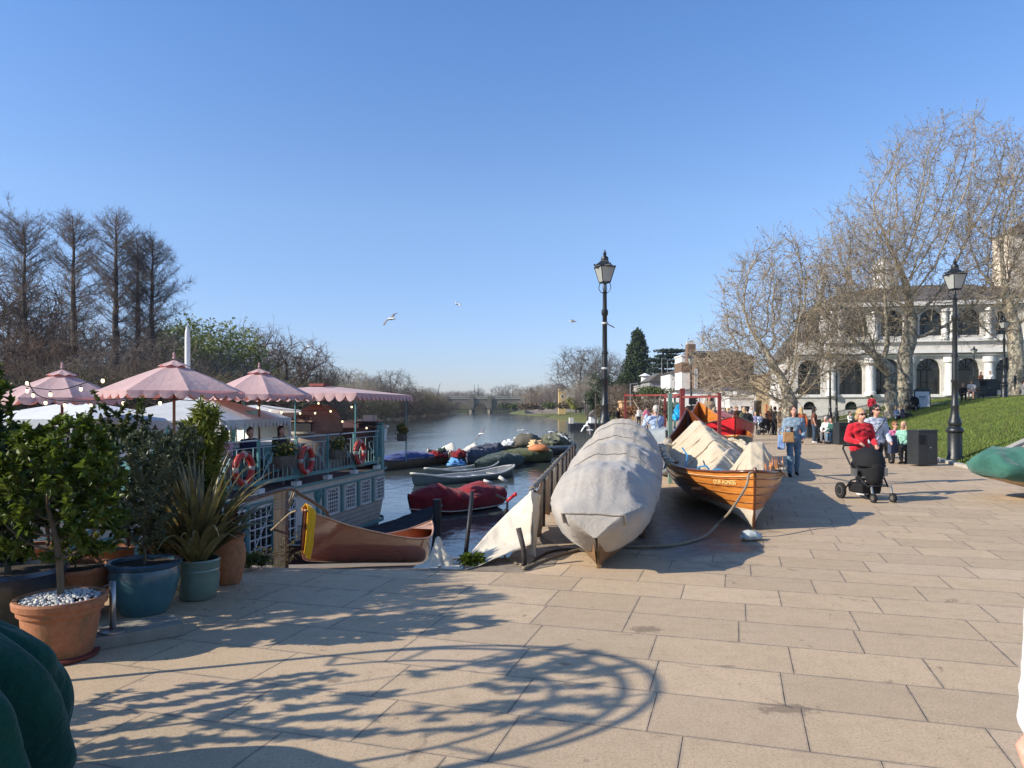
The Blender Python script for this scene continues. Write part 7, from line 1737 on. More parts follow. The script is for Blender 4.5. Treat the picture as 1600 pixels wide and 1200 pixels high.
potted_shrub('olive_shrub', 'grey green olive shrub in the blue glazed pot', P2+Vector((0, 0, .40)), [(.0, 0, .45, .30, .28, .34, 1), (.1, 0, .85, .26, .24, .30, .6), (-.15, 0, .80, .2, .2, .3, .5)], 4200, .05, .014, M_OLIVE, 3, 620, .05, .075, .5, .014, .08, updir=.5)
P3 = Vector((xat(309, 6.6), 6.6, 0))
pot('green_pot', 'pale green ribbed glazed pot holding the bronze sword leaved plant', P3, [(.13, 0), (.15, .015), (.178, .10), (.186, .2), (.182, .25), (.187, .26), (.183, .275), (.189, .285), (.187, .33), (.196, .345), (.19, .36)], glaze('sage_glaze', (.115, .17, .13), (.17, .22, .17), (.14, .20, .16)), .33, .17)
def flax(loc, n, Lm, lab, seed=1, m=M_FLAX, name='flax_plant', spread=1., w_=.022):
    rs = np.random.RandomState(seed); o = thing(name, lab, 'plant', loc); mb = MB()
    for i in range(n):
        a = rs.rand()*6.283; tilt = (.12+.95*rs.rand()**1.1)*spread; L = Lm*(.55+.5*rs.rand()); p = Vector((math.cos(a)*.05, math.sin(a)*.05, 0)); K = 9; el = PI/2-tilt*.7; rows = []
        for k in range(K+1):
            t = k/K; ww = w_*(.55+.9*math.sin(PI*min(t*1.1+.1, 1))**.7)*(1-t**4)+.0015; d = Vector((math.cos(a)*math.cos(el), math.sin(a)*math.cos(el), math.sin(el))); s_ = Vector((-math.sin(a), math.cos(a), 0)); nn = d.cross(s_)
            rows.append([p-s_*ww, p+nn*ww*.35, p+s_*ww]); p = p+d*L/K; el -= (tilt*.16+.02)*(t*1.6+.2)*(1.5 if rs.rand() > .93 else 1)
        mb.loft(rows)
    l = mb.build('blades', m, o, smooth=True); return o
fx = flax(P3+Vector((0, 0, .31)), 150, 1.02, 'spiky bronze green flax with long sword leaves in the pale green pot', 4)
P4 = Vector((xat(358, 7.15), 7.15, 0))
pot('urn_pot', 'tall pale terracotta urn behind the green pot', P4, [(.09, 0), (.11, .02), (.15, .2), (.155, .32), (.13, .42), (.15, .46), (.145, .48)], M_TERR2, .43, .12)
flax(P4+Vector((0, 0, .44)), 26, .5, 'small reddish spiky plant in the tall terracotta urn', 8, mat('reddish_blade', (.14, .05, .03), .5, .4, 4, trans=.2), 'dracaena_plant', 1.2, .014)
P5 = Vector((xat(12, 5.7), 5.7, 0))
pot('dark_blue_pot', 'very large dark blue rimmed pot at the left edge', P5, [(.26, 0), (.31, .03), (.37, .25), (.39, .38), (.40, .42), (.415, .44), (.405, .47)], glaze('navy_glaze', (.045, .045, .03), (.065, .065, .045), (.018, .03, .06)), .42, .36)
potted_shrub('dark_shrub', 'dark leaved shrub in the very large dark blue pot at the left edge', P5+Vector((0, 0, .42)), [(-.1, 0, .40, .42, .4, .36, 1), (-.15, 0, .85, .40, .4, .4, 1), (-.4, 0, 1.1, .3, .3, .3, .4)], 5600, .06, .03, M_DARKL, 5, 800, .06, .09, .6, .024, .1)
P6 = Vector((xat(118, 6.1), 6.1, 0))
pot('terracotta_bowl', 'shallow terracotta bowl planter behind the pebbled pot', P6, [(.16, 0), (.18, .02), (.26, .26), (.285, .36), (.295, .37), (.29, .40)], M_TERR, .37, .25)
potted_shrub('yellow_green_shrub', 'low yellow green leafy plant in the shallow terracotta bowl', P6+Vector((0, 0, .37)), [(0, 0, .18, .26, .22, .14, 1)], 900, .055, .02, M_YLEAF, 6, 200, .04, .06, .4, .008, .03)
for i, (px, Y, pr_, m, lab) in enumerate([(170, 6.9, [(.15, 0), (.2, .2), (.22, .38), (.23, .4)], M_TERR, 'terracotta pot mostly hidden behind the blue pot'), (255, 7.3, [(.14, 0), (.18, .2), (.2, .36), (.21, .38)], M_TERR2, 'terracotta pot hidden behind the green pot foliage'), (60, 6.9, [(.15, 0), (.2, .2), (.22, .4), (.23, .42)], M_TERR, 'terracotta pot hidden behind the bay tree')]):
    pot('terracotta_pot', lab, Vector((xat(px, Y), Y, 0)), pr_, m, pr_[-1][1]-.03, pr_[-1][0]*.8)
potted_shrub('climbing_rose', 'tall loose mixed green climber rising above the hedge of pots', Vector((xat(200, 7.0), 7.0, .38)), [(0, 0, .45, .5, .3, .38, 1.2), (-.15, 0, .9, .42, .3, .30, .8), (.1, 0, 1.15, .14, .14, .34, .25), (-.3, 0, 1.22, .12, .12, .3, .2), (.35, 0, .8, .3, .25, .3, .5)], 9500, .042, .024, M_MIXL, 7, 1200, .055, .075, .7, .02, .1, updir=.1)
potted_shrub('bamboo_plant', 'yellow green bamboo with narrow leaves behind the bronze flax', Vector((xat(318, 7.4), 7.4, .3)), [(0, 0, .6, .2, .18, .5, 1), (.02, 0, 1.15, .22, .18, .35, .8), (-.25, 0, .75, .18, .18, .4, .5)], 4200, .10, .016, M_YLEAF, 8, 620, .06, .085, .6, .010, .2, updir=-.05, curl=.6, stemm=mat('bamboo_cane', (.24, .24, .10), .5, .2, 5))
potted_shrub('silver_shrub', 'silvery leaved bush with upright shoots behind the blue pot', Vector((xat(262, 7.0), 7.0, .3)), [(0, 0, .55, .36, .3, .42, 1), (.12, 0, 1.05, .2, .2, .25, .4)], 6000, .05, .014, M_OLIVE, 9, 700, .05, .075, .6, .012, .12, updir=.6)
potted_shrub('green_shrub', 'mid green bush behind the bay tree', Vector((xat(75, 7.0), 7.0, .38)), [(0, 0, .6, .5, .3, .45, 1), (-.5, 0, .7, .4, .3, .45, .8)], 6000, .055, .028, M_DARKL, 10, 800, .06, .085, .7, .02, .1)
potted_shrub('ivy_bush', 'low dark foliage filling the gap between the blue and green pots', Vector((xat(265, 6.7), 6.75, .12)), [(0, 0, .35, .34, .2, .26, 1)], 3000, .04, .022, M_MIXL, 11, 360, .045, .065, .5, .012, .05)
potted_shrub('weed_clump', 'dry straggly weeds at the foot of the timber post', Vector((xat(415, 8.2), 8.2, -.12)), [(0, 0, .16, .34, .15, .14, 1), (.28, 0, .25, .16, .1, .2, .5)], 1500, .022, .007, mat('dry_weed', (.20, .165, .10), .9, .4, 8, col2=(.12, .13, .05), trans=.2), 12, 380, .03, .045, .5, .005, .03, cat='weeds')
potted_shrub('weed_clump', 'dark grassy weeds beside the urn', Vector((xat(388, 7.7), 7.75, 0)), [(0, 0, .10, .25, .12, .08, 1)], 1300, .05, .010, M_MIXL, 13, 200, .03, .045, .4, .004, .02, cat='weeds')
potted_shrub('dock_plant', 'small broad leaved green weed at the foot of the sailcloth', gnd(738, 884, 0), [(0, 0, .07, .12, .07, .05, 1)], 150, .075, .04, M_BAY, 14, 60, .03, .045, .3, .004, .02, cat='weed')
# slab, crowd-control stand
sl_ = thing('stone_slab', 'loose grey stone slab lying on the paving beside the blue pot', 'slab', gnd(203, 1000, 0)+Vector((0, .05, 0)), R(38))
MB().box((0, 0, .045), (.62, .34, .088)).build('slab', mat('slab_grey', (.24, .22, .175), .9, .2, 6, .3, 50), sl_, bevel=.006)
sd_ = thing('barrier_stand', 'short steel barrier stand with flat base on the loose stone slab', 'stand', gnd(176, 987, .09), R(10))
MB().lathe([(.085, 0), (.085, .012), (.05, .02)], n=24).build('base_plate', mat('brushed_steel', (.42, .40, .37), .35, .1, 20, metal=.9), sd_, smooth='auto'); MB().tube([(0, 0, .01), (0, 0, .36)], .022, 12).build('pole', mat('brushed_steel', (.42, .40, .37), .35, .1, 20, metal=.9), sd_, smooth=True)
c_ = MB(); c_.tube([(0, 0, .35), (-.05, 0, .33), (-.1, .03, .27), (-.16, .05, .25)], .006, 5); c_.tube([(0, 0, .30), (-.06, 0, .26), (-.13, .03, .22)], .006, 5); c_.build('chain_link', mat('brushed_steel', (.42, .40, .37), .35, .1, 20, metal=.9), sd_)
# small stones and dirt near the pots
gs = MB()
for k in range(160):
    p = gnd(rnd.uniform(255, 420), rnd.uniform(893, 975), .004); p.x -= .0; gs.ball(p, rnd.uniform(.002, .006), 4, (1.3, 1, .6))
struct(gs.build('gravel_scatter', mat('grit', (.20, .17, .13), .9, .4, 30)), 'stuff')
# dark green canvas, folded parasol or cover, close on the left
gc = thing('folded_green_cover', 'dark green canvas cover hanging in deep folds at the bottom left corner', 'canvas cover', (-2.36, 2.80, 0))
rows = []; K = 150
for i in range(61):
    t = i/60; z = 1.02*t; base = sinterp([(0, .53), (.25, .52), (.5, .50), (.66, .45), (.8, .33), (.92, .17), (1, .02)], t); r = []
    for k in range(K):
        a = 2*PI*k/K; n1 = noise.noise(Vector((math.cos(a)*1.6, math.sin(a)*1.6, z*.9))); n2 = noise.noise(Vector((math.cos(a)*1.1+4, math.sin(a)*1.1, z*.5+2))); f = .65*math.sin(a*7+n1*9+z*2.2)+.5*math.sin(a*13+n2*11-z*1.5); ff = (abs(f)**.6)*(1 if f > 0 else -1)
        rad = base*(1+.20*ff*sm(t*8+.4)*(1-sm((t-.8)/.2)*.5)+.15*n1)+.03*noise.noise(Vector((math.cos(a)*5, math.sin(a)*5, z*4)))+.022*(1-2.5*abs(noise.noise(Vector((math.cos(a)*3.5+z, math.sin(a)*3.5, z*2.4))))); r.append(Vector((math.cos(a)*rad, math.sin(a)*rad, z-.10*abs(f)*sm((t-.5)/.4)*.5)))
    r.append(r[0].copy()); rows.append(r)
MB().loft(rows).build('cover', canvas_mat('deep_green_canvas', (.003, .045, .034), (.006, .066, .050), .8, (.002, .025, .02)), gc, smooth=True)
MB().tube(smooth_pts([Vector((.0, -.25, .93)), Vector((.2, -.2, .90)), Vector((.33, -.12, .80)), Vector((.40, -.05, .70))]), .010, 6).build('yellow_cord', mat('yellow_cord', (.45, .40, .12), .7, .2, 30), gc, smooth=True)
MB().tube(smooth_pts([Vector((.12, -.2, .98)), Vector((.26, -.15, 1.0)), Vector((.36, -.1, .94)), Vector((.38, -.08, .82))]), .006, 6).build('grey_cable', mat('grey_cable', (.10, .11, .11), .4), gc, smooth=True)
# unseen hoop arch and climber added past the left edge to shadow the foreground paving
ar = thing('shadow_arch', 'unseen iron hoop arch added left of the green cover to throw the curved shadow', 'shadow caster', (-3.62, 3.40, 0), R(107))
for y in (-.10, .12):
    b = MB(); b.tube([(-.9, y, 0), (-.9, y, 1.6)]+[(-.9*math.cos(a), y, 1.65+.9*math.sin(a)) for a in np.linspace(.0, PI, 22)]+[(.9, y, 1.6), (.9, y, 0)], .022, 6); b.build('hoop', M_IRON, ar)
    if y > 0: b = MB(); b.tube([(-.70*math.cos(a), y, 1.6+.70*math.sin(a)) for a in np.linspace(.0, PI, 18)], .016, 5); b.build('inner_hoop', M_IRON, ar)
b = MB()
for a in np.linspace(0, PI, 9): b.bar((-.9*math.cos(a), -.16, 1.65+.9*math.sin(a)), (-.9*math.cos(a), .16, 1.65+.9*math.sin(a)), .018); b.bar((-.9*math.cos(a), .16, 1.65+.9*math.sin(a)), (-.7*math.cos(a), .16, 1.6+.7*math.sin(a)), .016)
b.build('crossbar', M_IRON, ar)
potted_shrub('climber', 'unseen leafy climber added on the hoop arch to fill out its shadow', (-3.66, 3.38, 0), [(0, .0, 1.5, .25, .75, .45, .7), (0, .0, 2.25, .15, .75, .3, .5), (0, .0, .8, .25, .8, .6, .9), (0, .3, 2.2, .2, .4, .25, .3)], 3800, .07, .035, M_BAY, 15, 500, .08, .11, 1.2, .02, .3)
potted_shrub('shade_bay', 'unseen bay added beyond the left edge to cast dappled shade', (-5.1, 4.9, 0), [(0, 0, 1.6, .65, .6, .7, 1), (.3, .3, 2.3, .45, .5, .45, .6), (-.2, 0, .8, .6, .6, .5, .6)], 4200, .075, .038, M_BAY, 16, 800, .09, .13, 1.2, .03, .35, cat='tree')  # unseen bays added out of frame to shade the left-hand paving
potted_shrub('shade_bay', 'second unseen bay added beyond the left edge for its shade', (-4.75, 6.3, 0), [(0, 0, 1.3, .55, .5, .7, 1), (.1, 0, 1.95, .4, .4, .35, .6)], 3200, .07, .034, M_BAY, 17, 650, .09, .13, 1.2, .03, .35, cat='tree')
# ================================================================ PEOPLE
def fabric(name, col, var=.18): return mat('cloth_'+name, col, .9, var, 9, .25, 60, spec=.15, sheen=.2)
SK = mat('skin', (.50, .27, .185), .5, .08, 9, spec=.4); SK2 = mat('skin_tan', (.36, .18, .11), .5, .08, 9, spec=.4)
HAIR = {'blonde': mat('hair_blonde', (.40, .27, .13), .6, .3, 30, stretch=(1, 1, .3)), 'brown': mat('hair_brown', (.055, .028, .015), .55, .3, 30), 'dark': mat('hair_dark', (.014, .010, .008), .5, .3, 30), 'grey': mat('hair_grey', (.42, .40, .37), .7, .2, 30),
        'ginger': mat('hair_ginger', (.22, .10, .035), .6, .3, 30)}
M_SHOE = mat('shoe_black', (.015, .014, .014), .5, .2, 5); M_WSHOE = mat('shoe_white', (.6, .58, .55), .6, .1, 5); M_SUNG = mat('sunglass', (.01, .008, .008), .12, .1, 3, spec=.6)
def V3(*a): return Vector(a)
POSES = {   # joints at 1.70 m, facing -Y.  hip/knee/ankle/toe, shoulder/elbow/wrist/hand for right (x<0) and left (x>0)
 'stand': dict(pel=(0, 0, .93), che=(0, 0, 1.26), leg=[((-.09, 0, .90), (-.10, -.02, .49), (-.10, .02, .08)), ((.09, 0, .90), (.11, -.01, .49), (.12, .03, .08))], arm=[((-.18, 0, 1.38), (-.23, .03, 1.11), (-.22, -.06, .88)), ((.18, 0, 1.38), (.23, .03, 1.11), (.22, -.06, .88))]),
 'aside': dict(pel=(0, 0, .92), che=(0, 0, 1.26), leg=[((-.09, 0, .90), (-.10, -.06, .49), (-.10, -.05, .08)), ((.09, 0, .90), (.11, .01, .48), (.12, .15, .10))], arm=[((-.18, 0, 1.38), (-.215, .02, 1.12), (-.30, -.05, .88)), ((.18, 0, 1.38), (.23, .03, 1.11), (.22, -.06, .88))]),
 'walk': dict(pel=(0, 0, .92), che=(0, -.02, 1.26), leg=[((-.09, 0, .89), (-.10, -.17, .50), (-.09, -.22, .09)), ((.09, 0, .89), (.10, .02, .47), (.10, .27, .15))], arm=[((-.18, -.01, 1.38), (-.23, .10, 1.13), (-.22, .07, .89)), ((.18, -.01, 1.38), (.22, -.06, 1.12), (.21, -.22, .94))]),
 'push': dict(pel=(0, 0, .92), che=(0, -.03, 1.26), leg=[((-.09, 0, .89), (-.10, -.16, .50), (-.10, -.16, .09)), ((.09, 0, .89), (.10, .0, .47), (.10, .22, .13))], arm=[((-.18, -.02, 1.38), (-.25, -.02, 1.13), (-.15, -.27, 1.06)), ((.18, -.02, 1.38), (.25, -.02, 1.13), (.17, -.27, 1.02))]),
 'phone': dict(pel=(0, 0, .92), che=(0, -.01, 1.26), leg=[((-.09, 0, .89), (-.10, -.10, .49), (-.10, -.06, .08)), ((.09, 0, .89), (.10, .02, .48), (.10, .16, .11))], arm=[((-.18, 0, 1.38), (-.22, -.02, 1.12), (-.10, -.24, 1.14)), ((.18, 0, 1.38), (.24, .03, 1.11), (.20, -.14, .96))]),
 'photo': dict(pel=(0, 0, .93), che=(0, 0, 1.26), leg=[((-.09, 0, .90), (-.10, -.02, .49), (-.10, .02, .08)), ((.09, 0, .90), (.11, -.01, .49), (.12, .03, .08))], arm=[((-.18, 0, 1.38), (-.27, -.15, 1.22), (-.12, -.32, 1.46)), ((.18, 0, 1.38), (.27, -.15, 1.22), (.10, -.32, 1.46))]),
 'sit': dict(pel=(0, 0, .53), che=(0, -.02, .87), leg=[((-.09, -.02, .53), (-.11, -.43, .50), (-.11, -.42, .09)), ((.09, -.02, .53), (.12, -.44, .50), (.14, -.36, .09))], arm=[((-.18, -.01, .99), (-.24, -.06, .73), (-.10, -.28, .66)), ((.18, -.01, .99), (.24, -.06, .73), (.12, -.28, .64))]),
 'lean': dict(pel=(0, 0, .53), che=(0, -.17, .82), leg=[((-.09, -.02, .53), (-.12, -.43, .50), (-.12, -.40, .09)), ((.09, -.02, .53), (.12, -.44, .50), (.12, -.42, .09))], arm=[((-.17, -.20, .93), (-.20, -.32, .69), (-.05, -.48, .58)), ((.17, -.20, .93), (.20, -.32, .69), (.05, -.48, .58))]),
 'ground': dict(pel=(0, 0, .13), che=(0, .04, .47), leg=[((-.09, 0, .13), (-.14, -.38, .34), (-.12, -.66, .07)), ((.09, 0, .13), (.12, -.40, .30), (.10, -.70, .07))], arm=[((-.18, .04, .58), (-.24, -.06, .36), (-.14, -.32, .33)), ((.18, .04, .58), (.26, .16, .33), (.26, .24, .08))]),
}
def person(label, pos, rz, h=1.68, pose='stand', top=None, bot=None, hair='brown', hl='short', skin=SK, shoe=None, vox=.03, hands=False, glasses=False, legs_bare=False, sleeves=True, coat=False, hat=None, name='person', group=None, wide=1., z=None, head_turn=0., fold=1.):
    J = POSES[pose]; k = h/1.70; o = thing(name, label, 'person', pos, rz, group); o.scale = (k*wide, k, k)
    pel, che = V3(*J['pel']), V3(*J['che']); dirc = (che-pel).normalized(); neck = che+dirc*.20; head = neck+V3(0, -.02, .155); lumbar = pel.lerp(che, .45)
    b = MB()
    b.capsule(pel-V3(.07, 0, 0), pel+V3(.07, 0, 0), .105, .105, 8); b.capsule(pel, lumbar, .105, .10, 8); b.capsule(lumbar, che, .105, .12, 8); b.capsule(che-V3(.07, 0, -.03), che+V3(.07, 0, .03), .105, .105, 8)
    b.capsule(neck-V3(.10, 0, .05), neck+V3(.10, 0, -.05), .055, .055, 8); b.capsule(neck-dirc*.05, head-V3(0, 0, .03), .052, .05, 8)
    Rh = Matrix.Rotation(head_turn, 3, 'Z')
    hd = lambda x, y, z: head+Rh@V3(x, y, z)
    b.ball(hd(0, .012, .03), .1, 12, (.80, .98, 1.0)); b.ball(hd(0, -.022, -.04), .075, 10, (.84, .95, 1.05)); b.ball(hd(0, -.045, -.085), .035, 8)
    b.capsule(hd(0, -.088, .005), hd(0, -.108, -.022), .009, .015, 6); b.ball(hd(-.078, .005, -.01), .022, 6, (.4, .8, 1.2)); b.ball(hd(.078, .005, -.01), .022, 6, (.4, .8, 1.2))
    if hands: b.capsule(hd(-.022, -.088, -.058), hd(.022, -.088, -.058), .008, .008, 6)
    for s_, (sh, el, wr) in zip((-1, 1), [(V3(*a), V3(*c), V3(*e)) for a, c, e in J['arm']]):
        b.capsule(sh, el, .05, .042, 8); b.capsule(el, wr, .042, .028, 8); d = (wr-el).normalized(); q = wr+d*.05; side = d.cross(V3(0, 0, 1)); side = side.normalized() if side.length > .1 else V3(1, 0, 0)
        b.capsule(wr, q, .028, .034 if not hands else .026, 8)
        if hands:
            dn = V3(0, 0, -1) if abs(d.z) < .7 else V3(0, -1, 0)
            for f in range(4):
                u = side*(f-1.5)*.019; L = (.036, .042, .040, .031)[f]; a0 = q+u+d*.008; a1 = a0+d*L*.85+dn*.012; a2 = a1+d*.012+dn*L*.7; b.capsule(a0, a1, .0095, .0085, 6); b.capsule(a1, a2, .0085, .007, 6)
            t0 = wr+d*.02-side*s_*.024; t1 = t0-side*s_*.022+d*.02+dn*.01; b.capsule(t0, t1, .011, .009, 6); b.capsule(t1, t1+d*.022+dn*.014, .009, .0075, 6)
        else: b.capsule(q, q+d*.05, .03, .018, 8)
    for s_, (hp, kn, an) in zip((-1, 1), [(V3(*a), V3(*c), V3(*e)) for a, c, e in J['leg']]):
        b.capsule(hp, kn, .085, .055, 8); b.capsule(kn, kn.lerp(an, .3), .055, .058, 8); b.capsule(kn.lerp(an, .3), an, .058, .038, 8); b.capsule(an-V3(0, 0, .03), an+V3(0, -.13, -.045), .036, .028, 8)
    fuse(b, 'body', skin, o, vox if not hands else .0085, 2 if vox > .02 or hands else 3)
    ex = .004 if vox < .02 else .008
    t = MB()
    e2 = .024
    t.capsule(lumbar-dirc*(.16 if not coat else .30), che, .105+e2+(.02 if coat else 0), .12+e2, 10); t.capsule(che-V3(.08, 0, -.03), che+V3(.08, 0, .03), .105+e2*.8, .105+e2*.8, 10); t.capsule(neck-V3(.11, 0, .06), neck+V3(.11, 0, -.06), .056+e2*.6, .056+e2*.6, 8); t.capsule(pel-V3(.07, 0, -.03), pel+V3(.07, 0, .03), .105+e2, .105+e2, 10)
    if coat and pose in ('stand', 'walk', 'phone', 'photo'): t.capsule(pel, pel-V3(0, -.02, .30), .145, .17, 10)
    for (sh, el, wr) in [(V3(*a), V3(*c), V3(*e)) for a, c, e in J['arm']]:
        if sleeves: t.capsule(sh, el, .06+e2*.6, .052+e2*.5, 8); t.capsule(el, el.lerp(wr, .93), .053+e2*.5, .040+e2*.35, 8)
        else: t.capsule(sh, sh.lerp(el, .55), .06+e2*.6, .055+e2*.5, 8)
    def wr_(p, n):
        q = p*7; d = fold*(noise.noise(Vector((q.x*1.1, q.y, q.z*2.2)))*.011+(1-2.4*abs(noise.noise(Vector((q.x*1.2+3, q.y*1.2, q.z*2.6)))))*.010+noise.noise(q*2.6)*.005); return p+n*d
    tv = vox if vox > .02 else .014
    fuse(t, 'top', top or fabric('grey', (.3, .3, .32)), o, tv, 2, fn=wr_)
    l = MB()
    for (hp, kn, an) in [(V3(*a), V3(*c), V3(*e)) for a, c, e in J['leg']]:
        en = kn.lerp(an, .9) if not legs_bare else hp.lerp(kn, .75)
        if not legs_bare: l.capsule(hp, kn, .098, .070, 8); l.capsule(kn, kn.lerp(an, .35), .070, .066, 8); l.capsule(kn.lerp(an, .35), en, .066, .052, 8)
        else: l.capsule(hp, en, .10, .085, 8)
    l.capsule(pel-V3(.06, 0, .02), pel+V3(.06, 0, -.02), .118, .118, 8)
    fuse(l, 'trousers' if not legs_bare else 'shorts', bot or fabric('navy', (.02, .025, .045)), o, tv, 2, fn=wr_)
    for (hp, kn, an) in [(V3(*a), V3(*c), V3(*e)) for a, c, e in J['leg']]:
        s = MB(); s.capsule(an+V3(0, .015, -.035), an+V3(0, -.14, -.048), .046, .036, 8); s.capsule(an+V3(0, 0, .0), an-V3(0, 0, .03), .045, .046, 8); fuse(s, 'shoe', shoe or M_SHOE, o, max(tv*.8, .012), 1)
    hm = HAIR[hair]; g = MB()
    g.ball(hd(0, .028, .048), .108, 12, (.84, .96, .90)); g.ball(hd(0, .05, -.01), .088, 10, (.92, .72, 1.0))
    if hl == 'long':
        g.capsule(hd(-.06, .035, .0), hd(-.085, .02, -.19), .04, .028, 8); g.capsule(hd(.06, .035, .0), hd(.085, .02, -.19), .04, .028, 8); g.capsule(hd(0, .06, .0), hd(0, .085, -.22), .07, .05, 8)
    elif hl == 'tied': g.ball(hd(-.05, .075, -.05), .045, 8, (1, 1, 1.4)); g.ball(hd(.06, .06, -.07), .035, 8, (1, 1, 1.3))
    elif hl == 'bun': g.ball(hd(0, .10, .06), .045, 8)
    if hat is None: fuse(g, 'hair', hm, o, .012 if vox < .02 else .02, 1, fn=lambda p, n: p+n*noise.noise(Vector((p.x*40, p.y*40, p.z*9)))*.006)
    else: q = MB(); q.lathe([(.16, 0), (.165, .006), (.10, .015), (.095, .09), (.05, .12), (.0, .125)], hd(0, .01, .05), 16); q.build('hat', hat, o, smooth='auto')
    if vox < .025 and not glasses:
        for x in (-.032, .032):
            e_ = MB(); e_.ball(hd(x, -.083, .012), .0135, 8, (1, .75, .7)); eo = e_.build('eye', mat('eye_white', (.6, .58, .55), .3), o, smooth=True); i_ = MB(); i_.ball(hd(x, -.0925, .012), .006, 8, (1, .5, 1)); i_.build('iris', M_SHOE, eo)
            b_ = MB(); b_.tube([hd(x-.018, -.088, .032), hd(x, -.095, .038), hd(x+.018, -.088, .033)], .003, 5); b_.build('eyebrow', HAIR[hair], o)
    if vox < .025:
        m_ = MB(); m_.tube([hd(-.024, -.090, -.058), hd(-.008, -.100, -.055), hd(.008, -.100, -.055), hd(.024, -.090, -.058)], [.002, .006, .006, .002], 6); m_.build('lips', mat('lips', (.36, .11, .09), .5), o, smooth=True)
    if glasses:
        q = MB()
        for x in (-.034, .034): q.ball(hd(x, -.088, .018), .031, 10, (1.0, .32, .74))
        q.capsule(hd(-.02, -.1, .022), hd(.02, -.1, .022), .005, .005, 5); q.capsule(hd(-.062, -.08, .022), hd(-.082, .0, .018), .004, .004, 5); q.capsule(hd(.062, -.08, .022), hd(.082, .0, .018), .004, .004, 5); q.build('sunglasses', M_SUNG, o, smooth=True)
    return o
def pgnd(px, Y, z=0.): return Vector((xat(px, Y), Y, z))
RED = fabric('red', (.52, .018, .030)); GREYB = fabric('pale_blue_grey', (.42, .45, .52)); BLK = fabric('black', (.016, .016, .018)); JEAN = fabric('jeans', (.13, .21, .28)); DJEAN = fabric('dark_jeans', (.035, .055, .09)); WHT = fabric('white', (.62, .61, .58)); DENIM = fabric('denim_shirt', (.20, .27, .33))
PINKT = fabric('pink', (.62, .16, .28)); GRNP = fabric('green_print', (.22, .42, .33), .6); ORG = fabric('rust', (.42, .11, .04)); NAVYT = fabric('navy_coat', (.015, .02, .05)); TAN = fabric('tan', (.34, .24, .15)); OLV = fabric('olive', (.09, .10, .05)); BRN = fabric('brown', (.12, .05, .03)); GRN = fabric('teal_green', (.03, .12, .10)); LILAC = fabric('lilac', (.32, .30, .50)); SHIRT = fabric('sky_shirt', (.36, .44, .58)); GREY = fabric('mid_grey', (.17, .17, .18)); MAR = fabric('crimson', (.30, .015, .03))
# main figures
W1 = pgnd(1343, 14.35); lady = person('woman in a red sweatshirt and sunglasses pushing a black pushchair towards the camera', W1, R(6), 1.64, 'push', RED, BLK, 'blonde', 'tied', glasses=True, vox=.016, hands=True, shoe=M_WSHOE, wide=1.06)
tl_ = text('sweatshirt_lettering', 'COLORADO', mat('black_print', (.02, .005, .005), .8), lady, .062, (0, -.163, 1.30), (R(86), 0, 0), .004, arc=1.1)
for v in tl_.data.vertices: v.co.z -= .9*v.co.x**2
person('woman in pale grey sweatshirt with crossbody strap behind the woman in red', pgnd(1367, 16.6), R(8), 1.72, 'walk', GREYB, BLK, 'dark', 'tied', glasses=True, vox=.016, wide=1.05)
cs = MB().tube([(.15, -.145, 1.42), (.05, -.17, 1.3), (-.06, -.16, 1.16), (-.14, -.12, 1.04)], .012, 5).build('shoulder_strap', BLK, bpy.data.objects['person.001'])
w3 = person('woman in denim shirt and pale jeans holding her phone by the skiff', pgnd(1240, 18.2), R(-10), 1.70, 'phone', DENIM, JEAN, 'brown', 'long', vox=.018)
def bag(lab, pos, size, m, rz=0., name='bag', strap=True):
    o = thing(name, lab, 'bag', pos, rz); q = MB(); q.box((0, 0, 0), size, taper=.86); q.build('body', m, o, bevel=min(size)*.2)
    if strap: MB().tube([(-size[0]*.35, 0, size[2]*.45), (-size[0]*.25, 0, size[2]*.85), (0, 0, size[2]*1.0), (size[0]*.25, 0, size[2]*.85), (size[0]*.35, 0, size[2]*.45)], .012, 5).build('strap', m, o)
    return o
bag('tan leather shoulder bag carried by the woman in jeans', pgnd(1232, 17.95, .98), (.27, .12, .25), mat('tan_leather', (.36, .20, .08), .55, .25, 5), R(-10))
bag('blue and white carrier bag hanging from the arm of the woman in jeans', pgnd(1221, 18.05, .86), (.18, .12, .36), mat('blue_white_bag', (.30, .42, .62), .5, .5, 9, col2=(.06, .14, .34)), R(-20))
MB().box((-.10, -.31, 1.17), (.07, .015, .14)).build('phone', M_BLACK, w3)
person('man in sky blue shirt seen from behind holding up a phone', pgnd(1025, 20.5), R(200), 1.72, 'photo', SHIRT, DJEAN, 'grey', 'short', vox=.02)
person('person in pink top and sunglasses seated by the large bin', pgnd(1397, 22.9, 0), R(15), 1.6, 'sit', PINKT, BLK, 'ginger', 'short', glasses=True, vox=.02)
person('person in green leaf patterned shirt seated beside the one in pink', pgnd(1413, 22.5, 0), R(-60), 1.62, 'sit', GRNP, BLK, 'blonde', 'long', vox=.02)
person('person in a dark navy coat seated with back turned, behind the woman in grey', pgnd(1378, 24.5, 0), R(150), 1.72, 'sit', NAVYT, BLK, 'dark', 'short', vox=.022)
bag('navy quilted jacket hung on the bench end beside the woman in pink', pgnd(1395, 22.2, .60), (.36, .12, .55), fabric('quilt', (.05, .06, .10)), R(30), 'jacket', False)
person('person in rust coat and pale hair seen from behind near the lamp posts', pgnd(1252, 34), R(190), 1.68, 'walk', ORG, TAN, 'blonde', 'long', vox=.028, coat=True)
person('woman in black top and dark jeans standing sideways by the prams', pgnd(1272, 35.5), R(70), 1.72, 'stand', BRN, DJEAN, 'dark', 'long', shoe=M_WSHOE, vox=.028, sleeves=False)
